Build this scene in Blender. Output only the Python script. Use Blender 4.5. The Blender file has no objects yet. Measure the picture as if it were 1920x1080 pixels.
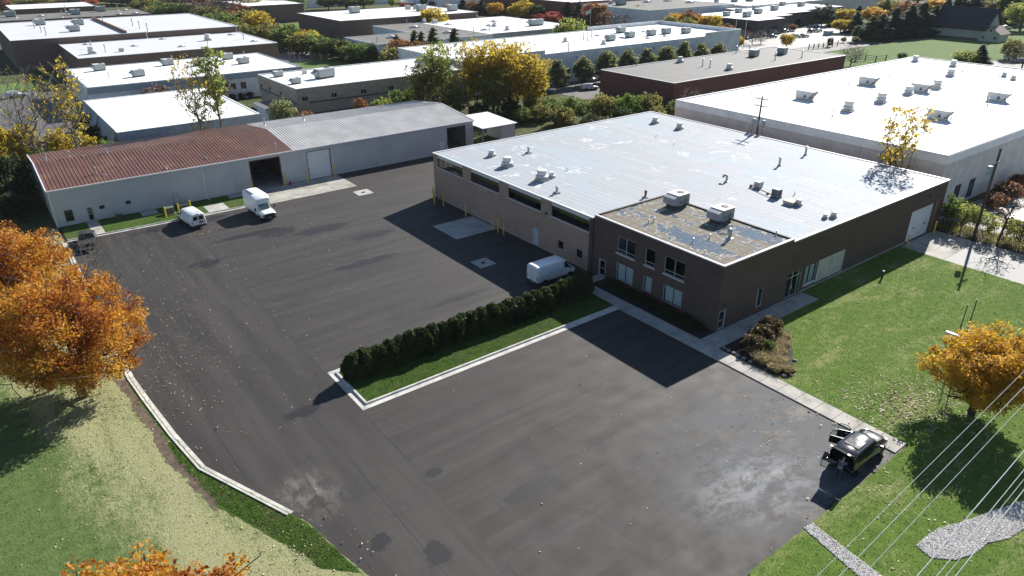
import bpy, bmesh, math, random
import numpy as np
from mathutils import Vector, Matrix

# ------------------------------------------------------------------ camera, sky, sun, exposure
scene = bpy.context.scene
R = math.radians
cam_data = bpy.data.cameras.new('camera')
cam = bpy.data.objects.new('camera', cam_data)
scene.collection.objects.link(cam)
scene.camera = cam
cam_data.sensor_width = 36.0
cam_data.lens = 36.0 * 1318.94 / 1920.0
cam_data.clip_start = 0.5
cam_data.clip_end = 4000.0
YAW, PITCH, ROLL = R(52.918), R(26.131), R(-0.087)
fwd = Vector((math.cos(PITCH) * math.cos(YAW), math.cos(PITCH) * math.sin(YAW), -math.sin(PITCH)))
rgt = Vector((math.sin(YAW), -math.cos(YAW), 0.0))
upv = rgt.cross(fwd)
r2 = rgt * math.cos(ROLL) + upv * math.sin(ROLL)
u2 = upv * math.cos(ROLL) - rgt * math.sin(ROLL)
m3 = Matrix((r2, u2, -fwd)).transposed()
cam.matrix_world = Matrix.Translation((0, 0, 34.0)) @ m3.to_4x4()

SUN_AZ, SUN_EL = 18.0, 31.3          # azimuth from +X towards +Y, elevation
world = bpy.data.worlds.new('World')
scene.world = world
world.use_nodes = True
wn = world.node_tree
sky = wn.nodes.new('ShaderNodeTexSky')
sky.sky_type = 'NISHITA'
sky.sun_disc = False
sky.sun_elevation = R(SUN_EL)
sky.sun_rotation = R(90.0 - SUN_AZ)
sky.air_density = 1.0
sky.dust_density = 0.3
sky.ozone_density = 2.5
wn.links.new(sky.outputs['Color'], wn.nodes['Background'].inputs['Color'])
wn.nodes['Background'].inputs['Strength'].default_value = 0.065

sun_data = bpy.data.lights.new('sun', 'SUN')
sun_data.energy = 5.0
sun_data.angle = R(0.5)
sun_data.color = (1.0, 0.955, 0.89)
sun = bpy.data.objects.new('sun', sun_data)
scene.collection.objects.link(sun)
to_sun = Vector((math.cos(R(SUN_EL)) * math.cos(R(SUN_AZ)), math.cos(R(SUN_EL)) * math.sin(R(SUN_AZ)), math.sin(R(SUN_EL))))
sun.rotation_euler = to_sun.to_track_quat('Z', 'Y').to_euler()
sun.location = to_sun * 400

vs = scene.view_settings
vs.view_transform = 'Standard'
vs.look = 'None'
vs.exposure = 0.9
vs.gamma = 1.0
vs.use_curve_mapping = False
scene.cycles.max_bounces = 6
scene.cycles.transparent_max_bounces = 8
scene.cycles.sample_clamp_indirect = 6.0
scene.cycles.caustics_reflective = False
scene.cycles.caustics_refractive = False

COL = scene.collection
rnd = random.Random(7)

# ------------------------------------------------------------------ objects
WL = {}          # world location of parents whose parts are written in world coordinates

def tag(o, label=None, cat=None, group=None, kind=None):
    if label: o['label'] = label
    if cat: o['category'] = cat
    if group: o['group'] = group
    if kind: o['kind'] = kind
    return o

def thing(name, loc, label=None, cat=None, group=None, kind=None):
    o = bpy.data.objects.new(name, None)
    o.empty_display_size = 0.3
    COL.objects.link(o)
    o.location = loc
    WL[o.name] = Vector(loc)
    return tag(o, label, cat, group, kind)

def mesh_obj(name, me, parent=None):
    o = bpy.data.objects.new(name, me)
    COL.objects.link(o)
    o.parent = parent
    return o

def np_mesh(name, v, f, mats, smooth=False, matidx=None):
    """v (n,3), f (m,k) arrays of equal-sided faces"""
    me = bpy.data.meshes.new(name)
    k = f.shape[1]
    me.vertices.add(len(v)); me.vertices.foreach_set('co', np.ascontiguousarray(v, dtype=np.float32).ravel())
    me.loops.add(f.size); me.loops.foreach_set('vertex_index', np.ascontiguousarray(f, dtype=np.int32).ravel())
    me.polygons.add(len(f))
    me.polygons.foreach_set('loop_start', np.arange(0, f.size, k, dtype=np.int32))
    me.polygons.foreach_set('loop_total', np.full(len(f), k, dtype=np.int32))
    if smooth: me.polygons.foreach_set('use_smooth', np.ones(len(f), dtype=bool))
    for m in (mats if isinstance(mats, (list, tuple)) else [mats]): me.materials.append(m)
    if matidx is not None: me.polygons.foreach_set('material_index', np.asarray(matidx, dtype=np.int32))
    me.update(calc_edges=True)
    return me

def dup(root, loc=None, rotz=None, scale=None, label=None, group=None, cat=None, mats=None):
    """copy of a thing with its parts and sub-parts; mats = {part name: material} swaps a material on the copy"""
    def cp(o, parent):
        c = o.copy()
        COL.objects.link(c)
        c.parent = parent
        for ch in o.children: cp(ch, c)
        if mats and o.type == 'MESH':
            base = o.name.split('.')[0]
            if base in mats:
                s = c.material_slots[0]; s.link = 'OBJECT'; s.material = mats[base]
        return c
    r = cp(root, None)
    if loc is not None: r.location = loc
    if rotz is not None: r.rotation_euler = (0, 0, rotz)
    if scale is not None: r.scale = scale if hasattr(scale, '__len__') else (scale,) * 3
    return tag(r, label, cat, group)

def discard(root):
    for ch in list(root.children): discard(ch)
    bpy.data.objects.remove(root)

class MB:
    """collects faces; build() links them as one mesh object"""
    def __init__(s): s.v = []; s.f = []; s.m = []
    def _add(s, vs, fs, m=0):
        b = len(s.v); s.v += [tuple(p) for p in vs]
        for q in fs: s.f.append([b + i for i in q]); s.m.append(m)
        return s
    def box(s, x0, x1, y0, y1, z0, z1, m=0):
        return s._add([(x0,y0,z0),(x1,y0,z0),(x1,y1,z0),(x0,y1,z0),(x0,y0,z1),(x1,y0,z1),(x1,y1,z1),(x0,y1,z1)],
                      [(0,3,2,1),(4,5,6,7),(0,1,5,4),(1,2,6,5),(2,3,7,6),(3,0,4,7)], m)
    def bbox(s, x0, x1, y0, y1, z0, z1, b=0.02, m=0):
        """box with chamfered vertical and top edges"""
        o = [(x0+b,y0),(x1-b,y0),(x1,y0+b),(x1,y1-b),(x1-b,y1),(x0+b,y1),(x0,y1-b),(x0,y0+b)]
        i = [(x0+b,y0+b),(x1-b,y0+b),(x1-b,y0+b),(x1-b,y1-b),(x1-b,y1-b),(x0+b,y1-b),(x0+b,y1-b),(x0+b,y0+b)]
        v = [(x,y,z0) for x,y in o] + [(x,y,z1-b) for x,y in o] + [(x,y,z1) for x,y in i]
        f = [tuple(range(7,-1,-1))]
        for k in range(8):
            l = (k+1) % 8
            f.append((k,l,8+l,8+k)); f.append((8+k,8+l,16+l,16+k))
        f.append((16,18,20,22))
        return s._add(v, f, m)
    def quad(s, a, b, c, d, m=0): return s._add([a,b,c,d], [(0,1,2,3)], m)
    def prism(s, pts, z0, z1, m=0):
        n = len(pts)
        v = [(x,y,z0) for x,y in pts] + [(x,y,z1) for x,y in pts]
        f = [tuple(range(n-1,-1,-1)), tuple(range(n,2*n))] + [(i,(i+1)%n,n+(i+1)%n,n+i) for i in range(n)]
        return s._add(v, f, m)
    def sheet(s, pts, z, m=0):
        return s._add([(x,y,z) for x,y in pts], [tuple(range(len(pts)))], m)
    def tube(s, pts, rad, n=8, m=0, cap=True):
        pts = [Vector(p) for p in pts]
        if not hasattr(rad, '__len__'): rad = [rad]*len(pts)
        b = len(s.v); u = None
        for i, p in enumerate(pts):
            t = (pts[min(i+1,len(pts)-1)] - pts[max(i-1,0)]).normalized()
            if u is None:
                a = Vector((1,0,0)) if abs(t.x) < .8 else Vector((0,1,0))
                u = t.cross(a).normalized()
            else:
                u = (u - t*u.dot(t)).normalized()
            w = t.cross(u)
            for k in range(n):
                a = 2*math.pi*k/n
                s.v.append(tuple(p + (u*math.cos(a) + w*math.sin(a))*rad[i]))
        for i in range(len(pts)-1):
            for k in range(n):
                l = (k+1) % n
                s.f.append([b+i*n+k, b+i*n+l, b+(i+1)*n+l, b+(i+1)*n+k]); s.m.append(m)
        if cap:
            s.f.append([b+k for k in range(n-1,-1,-1)]); s.m.append(m)
            e = b+(len(pts)-1)*n
            s.f.append([e+k for k in range(n)]); s.m.append(m)
        return s
    def lathe(s, prof, c, n=16, m=0):
        """prof: (radius, z) from bottom to top"""
        b = len(s.v)
        for r, z in prof:
            for k in range(n):
                a = 2*math.pi*k/n
                s.v.append((c[0]+r*math.cos(a), c[1]+r*math.sin(a), c[2]+z))
        for i in range(len(prof)-1):
            for k in range(n):
                l = (k+1) % n
                s.f.append([b+i*n+k, b+i*n+l, b+(i+1)*n+l, b+(i+1)*n+k]); s.m.append(m)
        s.f.append([b+k for k in range(n-1,-1,-1)]); s.m.append(m)
        e = b+(len(prof)-1)*n
        s.f.append([e+k for k in range(n)]); s.m.append(m)
        return s
    def build(s, name, mats, parent=None, smooth=False, angle=40, world=True, origin=None, kind=None):
        me = bpy.data.meshes.new(name)
        if parent is not None:
            off = WL.get(parent.name, Vector((0,0,0)))
            loc = Vector((0,0,0))
        else:
            a = np.array(s.v)
            off = Vector(((a[:,0].min()+a[:,0].max())/2, (a[:,1].min()+a[:,1].max())/2, a[:,2].min())) if origin is None else Vector(origin)
            loc = off
        me.from_pydata([(x-off.x, y-off.y, z-off.z) for x,y,z in s.v], [], s.f)
        for mm in (mats if isinstance(mats, (list,tuple)) else [mats]): me.materials.append(mm)
        if any(s.m): me.polygons.foreach_set('material_index', s.m)
        if smooth:
            me.polygons.foreach_set('use_smooth', [True]*len(me.polygons))
            me.set_sharp_from_angle(angle=R(angle))
        me.update()
        o = mesh_obj(name, me, parent)
        o.location = loc
        WL[o.name] = off.copy()
        if kind: o['kind'] = kind
        return o

# ------------------------------------------------------------------ materials
def new_mat(name):
    m = bpy.data.materials.new(name)
    m.use_nodes = True
    nt = m.node_tree
    return m, nt, nt.nodes['Principled BSDF']

class NT:
    """short node-writing helper"""
    def __init__(s, nt): s.nt = nt; s.n = nt.nodes; s.l = nt.links
    def put(s, sock, val):
        if isinstance(val, bpy.types.NodeSocket): s.l.new(val, sock)
        elif val is not None:
            if hasattr(val, '__len__') and len(val) == 3 and sock.type == 'RGBA': val = (*val, 1)
            sock.default_value = val
    def pos(s): return s.n.new('ShaderNodeNewGeometry').outputs['Position']
    def island(s): return s.n.new('ShaderNodeNewGeometry').outputs['Random Per Island']
    def objrand(s): return s.n.new('ShaderNodeObjectInfo').outputs['Random']
    def math(s, op, a, b=None, c=None, clamp=False):
        n = s.n.new('ShaderNodeMath'); n.operation = op; n.use_clamp = clamp
        s.put(n.inputs[0], a)
        if b is not None: s.put(n.inputs[1], b)
        if c is not None: s.put(n.inputs[2], c)
        return n.outputs[0]
    def sep(s, v):
        n = s.n.new('ShaderNodeSeparateXYZ'); s.put(n.inputs[0], v); return n.outputs
    def comb(s, x, y, z=0.0):
        n = s.n.new('ShaderNodeCombineXYZ')
        for i, q in enumerate((x,y,z)): s.put(n.inputs[i], q)
        return n.outputs[0]
    def scale(s, v, k):
        n = s.n.new('ShaderNodeVectorMath'); n.operation = 'MULTIPLY'; s.put(n.inputs[0], v); n.inputs[1].default_value = k; return n.outputs[0]
    def noise(s, v, sc, det=3.0, rough=.55, dist=0.0):
        n = s.n.new('ShaderNodeTexNoise'); s.put(n.inputs['Vector'], v)
        n.inputs['Scale'].default_value = sc; n.inputs['Detail'].default_value = det; n.inputs['Roughness'].default_value = rough; n.inputs['Distortion'].default_value = dist
        return n.outputs[0]
    def step(s, v, a, b):
        n = s.n.new('ShaderNodeMapRange'); n.interpolation_type = 'SMOOTHSTEP'
        s.put(n.inputs[0], v); n.inputs[1].default_value = a; n.inputs[2].default_value = b; return n.outputs[0]
    def mix(s, f, a, b):
        n = s.n.new('ShaderNodeMix'); n.data_type = 'RGBA'
        s.put(n.inputs[0], f); s.put(n.inputs[6], a); s.put(n.inputs[7], b); return n.outputs[2]
    def fmix(s, f, a, b):
        n = s.n.new('ShaderNodeMix'); s.put(n.inputs[0], f); s.put(n.inputs[2], a); s.put(n.inputs[3], b); return n.outputs[0]
    def ramp(s, f, stops):
        n = s.n.new('ShaderNodeValToRGB'); e = n.color_ramp.elements
        while len(e) < len(stops): e.new(1.0)
        for q, (p, c) in zip(e, stops): q.position = p; q.color = (*c, 1)
        s.put(n.inputs[0], f); return n.outputs[0]
    def bump(s, h, dist=.02, strength=.5):
        n = s.n.new('ShaderNodeBump'); n.inputs['Distance'].default_value = dist; n.inputs['Strength'].default_value = strength
        s.put(n.inputs['Height'], h); return n.outputs[0]

def mul(c, k): return tuple(min(1.0, x*k) for x in c)

def plain(name, col, rough=.7, metal=0.0, var=.12, sc=1.5, spec=.5, fine=0.0):
    m, nt, b = new_mat(name); k = NT(nt)
    p = k.pos()
    n = k.noise(p, sc, 4, .6)
    c = k.mix(k.step(n, .3, .7), mul(col, 1-var), mul(col, 1+var))
    if fine:
        c = k.mix(k.math('MULTIPLY', k.step(k.noise(p, sc*14, 2, .6), .45, .75), fine), c, mul(col, .55))
    k.put(b.inputs['Base Color'], c)
    k.put(b.inputs['Roughness'], k.fmix(n, max(.02, rough-.08), min(1, rough+.08)))
    b.inputs['Metallic'].default_value = metal
    b.inputs['Specular IOR Level'].default_value = spec
    return m

def brick_mat(name, c1, c2, mortar, w=.3, hgt=.1):
    m, nt, b = new_mat(name); k = NT(nt)
    p = k.pos(); q = k.sep(p)
    uv = k.comb(k.math('ADD', q[0], q[1]), q[2])
    t = k.n.new('ShaderNodeTexBrick')
    k.put(t.inputs['Vector'], uv)
    t.inputs['Scale'].default_value = 1.0
    t.inputs['Brick Width'].default_value = w; t.inputs['Row Height'].default_value = hgt
    t.inputs['Mortar Size'].default_value = hgt*.09; t.inputs['Mortar Smooth'].default_value = .3
    k.put(t.inputs['Color1'], c1); k.put(t.inputs['Color2'], c2); k.put(t.inputs['Mortar'], mortar)
    big = k.noise(k.scale(p, (.25,.25,.6)), 1.0, 4, .6)
    c = k.mix(k.math('MULTIPLY', k.step(big, .4, .75), .45), t.outputs['Color'], mul(c2, .8))
    k.put(b.inputs['Base Color'], c)
    b.inputs['Roughness'].default_value = .85
    b.inputs['Specular IOR Level'].default_value = .25
    k.put(b.inputs['Normal'], k.bump(t.outputs['Fac'], -.008, .4))
    return m

def leaf_mat(name, stops, trans=.45, sc=.25, rough=.6):
    """leaf colour from a random value per leaf and a slow noise through the crown"""
    m, nt, b = new_mat(name); k = NT(nt)
    f = k.math('ADD', k.math('MULTIPLY', k.island(), .42), k.math('MULTIPLY', k.step(k.noise(k.pos(), sc*1.3, 3, .6), .32, .68), .58))
    n = len(stops)
    c = k.ramp(f, [(.12 + .76*i/(n-1), s) for i, s in enumerate(stops)])
    k.put(b.inputs['Base Color'], c)
    b.inputs['Roughness'].default_value = rough
    b.inputs['Specular IOR Level'].default_value = .35
    tr = k.n.new('ShaderNodeBsdfTranslucent'); k.put(tr.inputs[0], c)
    mx = k.n.new('ShaderNodeMixShader'); mx.inputs[0].default_value = trans
    k.l.new(b.outputs[0], mx.inputs[1]); k.l.new(tr.outputs[0], mx.inputs[2])
    k.l.new(mx.outputs[0], k.n['Material Output'].inputs['Surface'])
    return m

def glass_mat(name, tint=(.5,.6,.65), refl=1.0):
    m, nt, b = new_mat(name); k = NT(nt)
    tr = k.n.new('ShaderNodeBsdfTransparent'); k.put(tr.inputs[0], tint)
    gl = k.n.new('ShaderNodeBsdfGlossy'); gl.inputs['Roughness'].default_value = .03
    fr = k.n.new('ShaderNodeLayerWeight')
    f5 = k.math('POWER', fr.outputs['Facing'], 5.0)
    mx = k.n.new('ShaderNodeMixShader')
    k.put(mx.inputs[0], k.math('MULTIPLY', k.math('ADD', .05, k.math('MULTIPLY', f5, .95)), refl, clamp=True))
    k.l.new(tr.outputs[0], mx.inputs[1]); k.l.new(gl.outputs[0], mx.inputs[2])
    k.l.new(mx.outputs[0], k.n['Material Output'].inputs['Surface'])
    return m

# ------------------------------------------------------------------ ground materials
def asphalt_material():
    m, nt, b = new_mat('asphalt_sealed'); k = NT(nt)
    p = k.pos(); q = k.sep(p)
    # paver lanes: along Y in the entrance drive (x < 18.4), along X everywhere else
    lane = k.step(q[0], 18.2, 18.6)
    along_x = k.scale(p, (.05, .62, 1)); along_y = k.scale(p, (.62, .05, 1))
    st = k.fmix(lane, k.noise(along_y, 1.0, 5, .62), k.noise(along_x, 1.0, 5, .62))
    blot = k.noise(p, .22, 6, .68, .6)
    col = k.mix(k.step(st, .32, .7), (.030, .0268, .0243), (.050, .0448, .041))
    # darker, fresh spots where the sealer lies thick
    dark = k.step(blot, .575, .62)
    col = k.mix(k.math('MULTIPLY', dark, .35), col, (.022, .0215, .023))
    # hand-placed thick sealer spots
    warp = k.math('MULTIPLY', k.math('SUBTRACT', k.noise(p, .8, 5, .7), .5), 1.9)
    acc = None
    for cx, cy, rx, ry in ((13.2,31.3,.8,.9),(15.5,28.2,.95,1.05),(19.2,34.8,.7,.55),(23.6,29.2,2.6,.8),(14.6,47.3,1.7,.8),(32.5,84.6,4.6,1.3),(27.2,87,2.8,1.7),(37,78.7,3.6,1.2),(16.9,82.4,2.0,1.3),(18.4,97.7,7,1.4),(32.5,71.4,5,.9),(36,56.7,4.5,.6),(24.5,88.5,5,.8)):
        d = k.math('SQRT', k.math('ADD', k.math('POWER', k.math('DIVIDE', k.math('SUBTRACT', q[0], cx), rx), 2.0), k.math('POWER', k.math('DIVIDE', k.math('SUBTRACT', q[1], cy), ry), 2.0)))
        v = k.math('ADD', d, warp)
        acc = v if acc is None else k.math('MINIMUM', acc, v)
    spot = k.math('SUBTRACT', 1.0, k.step(acc, .75, .98))
    col = k.mix(k.math('MULTIPLY', spot, .9), col, (.013, .013, .0155))
    # dust tracked in at the kerb by the entrance
    dd = k.math('SQRT', k.math('ADD', k.math('POWER', k.math('DIVIDE', k.math('SUBTRACT', q[0], 11.3), 2.6), 2.0), k.math('POWER', k.math('DIVIDE', k.math('SUBTRACT', q[1], 38.2), 3.2), 2.0)))
    dust = k.math('MULTIPLY', k.math('SUBTRACT', 1.0, k.step(dd, .2, 1.2)), k.step(k.noise(k.scale(p, (1.6,.8,1)), .8, 8, .72, .2), .38, .66))
    col = k.mix(k.math('MULTIPLY', dust, .75), col, (.17, .16, .14))
    # seams between paver passes
    sx = k.math('ABSOLUTE', k.math('SUBTRACT', k.math('FRACT', k.math('DIVIDE', k.math('ADD', q[1], k.math('MULTIPLY', k.noise(p, .3, 2), .25)), 3.55)), .5))
    sy = k.math('ABSOLUTE', k.math('SUBTRACT', k.math('FRACT', k.math('DIVIDE', k.math('ADD', q[0], k.math('MULTIPLY', k.noise(p, .3, 2), .25)), 3.4)), .47))
    seam = k.math('SUBTRACT', 1.0, k.step(k.fmix(lane, sy, sx), .006, .02))
    edge = k.math('SUBTRACT', 1.0, k.step(k.math('ABSOLUTE', k.math('SUBTRACT', k.math('ADD', q[0], k.math('MULTIPLY', k.noise(p, .5, 3), .35)), 18.6)), .03, .09))
    seam = k.math('MULTIPLY', k.math('MAXIMUM', seam, edge), k.step(k.noise(p, .12, 2), .38, .58))
    col = k.mix(k.math('MULTIPLY', seam, .7), col, (.017, .0165, .0165))
    # fine aggregate
    ag = k.noise(p, 9.0, 3, .75)
    col = k.mix(k.math('MULTIPLY', k.step(ag, .5, .8), .30), col, (.105, .098, .094))
    k.put(b.inputs['Base Color'], col)
    # pale patchy wear in front of the sidewalk, sun sheen painted into its colour
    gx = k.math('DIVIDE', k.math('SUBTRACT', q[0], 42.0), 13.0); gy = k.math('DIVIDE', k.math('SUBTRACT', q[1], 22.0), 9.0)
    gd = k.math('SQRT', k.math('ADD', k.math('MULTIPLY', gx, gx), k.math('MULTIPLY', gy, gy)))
    worn_sheen = k.math('MULTIPLY', k.math('SUBTRACT', 1.0, k.step(gd, .35, 1.15)), k.step(k.noise(k.scale(p, (.55,1,1)), .42, 13, .78, .15), .455, .50))
    col = k.mix(k.math('MULTIPLY', worn_sheen, .75), col, (.118, .124, .131))
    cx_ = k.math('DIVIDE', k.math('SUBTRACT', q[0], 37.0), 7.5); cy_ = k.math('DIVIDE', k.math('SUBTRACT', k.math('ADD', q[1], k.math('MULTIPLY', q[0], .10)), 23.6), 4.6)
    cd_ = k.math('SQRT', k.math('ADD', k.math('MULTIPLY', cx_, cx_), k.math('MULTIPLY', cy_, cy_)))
    stain_glint = k.math('MULTIPLY', k.math('SUBTRACT', 1.0, k.step(cd_, .1, 1.1)), k.step(k.noise(k.scale(p, (.8,1.4,1)), .55, 12, .75, .2), .42, .60))
    col = k.mix(k.math('MULTIPLY', stain_glint, .7), col, (.25, .255, .26))  # whiter streaks of dried stain, carrying the sun's glint as plain colour
    k.put(b.inputs['Base Color'], col)
    rg = k.fmix(k.step(k.noise(p, .5, 4), .3, .7), .66, .76)
    rg = k.fmix(worn_sheen, rg, .76)
    rg = k.fmix(k.math('MULTIPLY', spot, .5), rg, .5)
    k.put(b.inputs['Roughness'], rg)
    k.put(b.inputs['Specular IOR Level'], k.fmix(worn_sheen, .34, .16))
    k.put(b.inputs['Normal'], k.bump(k.math('ADD', ag, k.math('MULTIPLY', k.noise(p, 30, 2), .6)), .012, .55))
    return m

def lawn_material(name, green, dark, dry, dry_amt, streak=(1,1,1), seed=0.0, dry_mask=None):
    m, nt, b = new_mat(name); k = NT(nt)
    p = k.pos()
    n1 = k.noise(k.scale(p, streak), .33, 6, .66, .4)
    n2 = k.noise(p, 1.3, 5, .7)
    n3 = k.noise(p, 7.0, 3, .8)
    n4 = k.noise(p, 26.0, 2, .7)
    c = k.mix(k.step(n2, .3, .72), dark, green)
    n5 = k.noise(k.scale(p, (streak[0]*5, streak[1]*5, 1)), 1.0, 5, .75)
    f = k.math('ADD', k.math('MULTIPLY', n1, .42), k.math('ADD', k.math('MULTIPLY', n3, .22), k.math('ADD', k.math('MULTIPLY', n2, .10), k.math('MULTIPLY', n5, .26))))
    if dry_mask: f = k.math('ADD', f, dry_mask(k, p))
    c = k.mix(k.step(f, .525-dry_amt, .68-dry_amt), c, dry)
    c = k.mix(k.math('MULTIPLY', k.step(n4, .5, .72), .3), c, mul(dark, .45))
    c = k.mix(k.math('MULTIPLY', k.step(n3, .56, .78), .3), c, mul(green, 1.5))
    k.put(b.inputs['Base Color'], c)
    b.inputs['Roughness'].default_value = .95
    b.inputs['Specular IOR Level'].default_value = .12
    k.put(b.inputs['Normal'], k.bump(k.math('ADD', n4, k.math('MULTIPLY', n3, 1.2)), .10, .9))
    return m

def concrete_mat(name, col, stain=.35, sc=.6):
    m, nt, b = new_mat(name); k = NT(nt)
    p = k.pos()
    c = k.mix(k.step(k.noise(p, sc, 6, .65, .5), .35, .7), mul(col, 1.08), mul(col, 1-stain))
    c = k.mix(k.math('MULTIPLY', k.step(k.noise(p, 11, 3, .7), .5, .8), .3), c, mul(col, .7))
    c = k.mix(k.math('MULTIPLY', k.objrand(), .18), c, mul(col, .75))
    k.put(b.inputs['Base Color'], c); b.inputs['Roughness'].default_value = .85
    b.inputs['Specular IOR Level'].default_value = .3
    k.put(b.inputs['Normal'], k.bump(k.noise(p, 25, 3), .006, .4))
    return m

MAT = {}
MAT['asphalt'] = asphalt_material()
MAT['old_asphalt'] = plain('asphalt_weathered', (.105,.10,.095), .8, var=.25, sc=.5, fine=.5)
MAT['pale_drive'] = plain('drive_pale', (.25,.245,.235), .75, var=.18, sc=.5, fine=.4)
def left_dry(k, p):
    q = k.sep(p)
    # bleached turf near the kerb, greener away from it
    d = k.math('ADD', q[0], k.math('MULTIPLY', k.math('SUBTRACT', 48.0, q[1]), -.18))
    return k.math('MULTIPLY', k.math('SUBTRACT', k.step(d, -7.0, 3.0), .5), .26)
MAT['lawn_left'] = lawn_material('lawn_bleached', (.150,.205,.066), (.100,.152,.046), (.39,.385,.20), .03, (1.1,.26,1), dry_mask=left_dry)
MAT['lawn_right'] = lawn_material('lawn_green', (.150,.230,.042), (.092,.162,.027), (.36,.35,.155), .034, (.4,1.1,1))
MAT['turf_new'] = lawn_material('turf_fresh', (.080,.145,.024), (.046,.090,.015), (.125,.10,.055), .03, (1,1,1))
MAT['field'] = lawn_material('field_grass', (.150,.215,.075), (.115,.175,.055), (.25,.26,.13), -.02, (.25,.8,1))
MAT['terrain'] = lawn_material('rough_ground', (.095,.115,.042), (.055,.07,.026), (.19,.165,.095), .06)
MAT['mulch'] = plain('bark_mulch', (.030,.021,.015), .95, var=.5, sc=2.5, fine=.6)
MAT['leafmould'] = plain('leaf_litter_soil', (.052,.036,.022), .95, var=.5, sc=2.0, fine=.6)
MAT['soil'] = plain('soil_brown', (.105,.075,.05), .95, var=.4, sc=2.0, fine=.5)
MAT['concrete'] = concrete_mat('concrete_walk', (.42,.40,.36))
MAT['kerb'] = concrete_mat('concrete_kerb_new', (.56,.54,.50), .32, .9)
MAT['apron'] = concrete_mat('concrete_apron', (.40,.38,.335), .42, .45)
MAT['pad'] = concrete_mat('concrete_pad', (.43,.42,.40), .25, .5)

def surface(name, pts, z, mat, thick=.0):
    b = MB()
    if thick: b.prism(pts, z-thick, z)
    else: b.sheet(pts, z)
    return b.build(name, mat, kind='structure')

def ragged(pts, step=.45, amp=.05, seed=1, keep=()):
    """subdivide an outline and push its points about, as turf creeps over an edge; edges listed in keep stay straight"""
    rr = random.Random(seed); out = []
    for i, a in enumerate(pts):
        b = pts[(i+1) % len(pts)]; L = math.hypot(b[0]-a[0], b[1]-a[1]); n = max(1, int(L/step))
        out.append(a)
        if i in keep or L > 80: continue
        for k in range(1, n):
            f = k/n; out.append((a[0]+(b[0]-a[0])*f+rr.gauss(0,amp), a[1]+(b[1]-a[1])*f+rr.gauss(0,amp)))
    return out

# ------------------------------------------------------------------ terrain, pavement, lawns
surface('terrain', [(-900,-500),(1500,-500),(1500,1600),(-900,1600)], -.03, MAT['terrain'])
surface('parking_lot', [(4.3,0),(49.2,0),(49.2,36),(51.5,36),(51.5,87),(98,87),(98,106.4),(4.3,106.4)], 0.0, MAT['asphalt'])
surface('street', [(-300,-9),(500,-9),(500,0),(-300,0)], -.006, MAT['old_asphalt'])
LEFT_EDGE = [(4.72,100.2),(4.72,61.2),(5.05,56.5),(5.6,50.5),(6.32,45.25),(9.69,37.10)]
surface('lawn_beside_entrance', ragged([(4.55,106.2),(4.55,61.2),(4.9,56.5),(5.45,50.5),(6.2,45.2),(9.55,37.0),(10.05,35.74),(10.38,34.25),(10.75,31.79),(11.32,29.31),(11.7,24),(11.4,12),(9,0),(-150,0),(-150,106.2)], .3, .03, 6, (0,)), .07, MAT['lawn_left'], .2)
surface('new_turf_strip', ragged([(4.54,61.5),(4.54,61.2),(4.88,56.5),(5.43,50.5),(6.18,45.2),(9.53,37.0),(10.03,35.74),(10.36,34.25),(10.72,31.79),(11.2,29.6),(9.35,31.4),(8.75,33.6),(7.7,35.9),(6.9,38.0),(5.9,40.3),(5.35,43.5),(4.7,47.2),(4.45,50.0),(4.5,52.8),(4.05,55.5),(4.0,58.0),(3.6,60.6)], .35, .07, 4, (0,1,2,3,4,5)), .076, MAT['turf_new'])
surface('soil_edge', ragged([(3.35,61.6),(4.3,61.4),(4.25,58.2),(4.5,55.5),(4.75,53.0),(4.85,50.4),(5.0,47.4),(5.5,44.0),(5.85,42.2),(6.0,41.0),(5.7,40.2),(5.45,41.6),(5.1,43.4),(4.75,45.6),(4.4,47.0),(4.15,49.6),(4.3,52.2),(3.9,54.2),(3.75,56.4),(3.85,58.0),(3.5,59.6)], .25, .10, 5), .081, MAT['soil'])
surface('front_lawn', ragged([(49.32,31.6),(49.9,33.32),(66.02,33.32),(66.02,35.5),(87.2,35.5),(87.2,0),(28.0,0),(28.2,11),(28.8,14.6),(29.6,15.66),(47.5,15.75),(49.32,15.75)], .3, .045, 3, (0,1,2,3,11)), .07, MAT['lawn_right'], .2)
surface('grass_strip_by_shed', [(4.9,100.75),(4.9,106.3),(30.4,106.3),(30.4,100.0),(27.0,99.9),(18.5,100.1)], .09, MAT['turf_new'], .2)
surface('island_turf', [(19.35,45.4),(47.7,45.4),(47.7,51.0),(19.35,51.0)], .11, MAT['turf_new'], .2)
surface('planting_bed_soil', [(49.3,35.49),(51.6,35.49),(51.6,52.6),(49.3,52.6)], .03, MAT['mulch'])
surface('side_driveway', [(87.2,0),(97.0,0),(97.0,30.2),(87.2,30.2)], .012, MAT['pale_drive'])
surface('leaf_litter_ground', [(96.6,0),(101.5,0),(101.5,37),(96.6,37)], .02, MAT['leafmould'])
surface('neighbour_yard_pavement', [(101.5,-5),(230,-5),(230,37.2),(101.5,37.2)], -.01, MAT['pale_drive'])
surface('rough_grass_behind', [(78,87.5),(121,87.5),(121,118),(78,118)], .012, MAT['terrain'])
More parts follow.
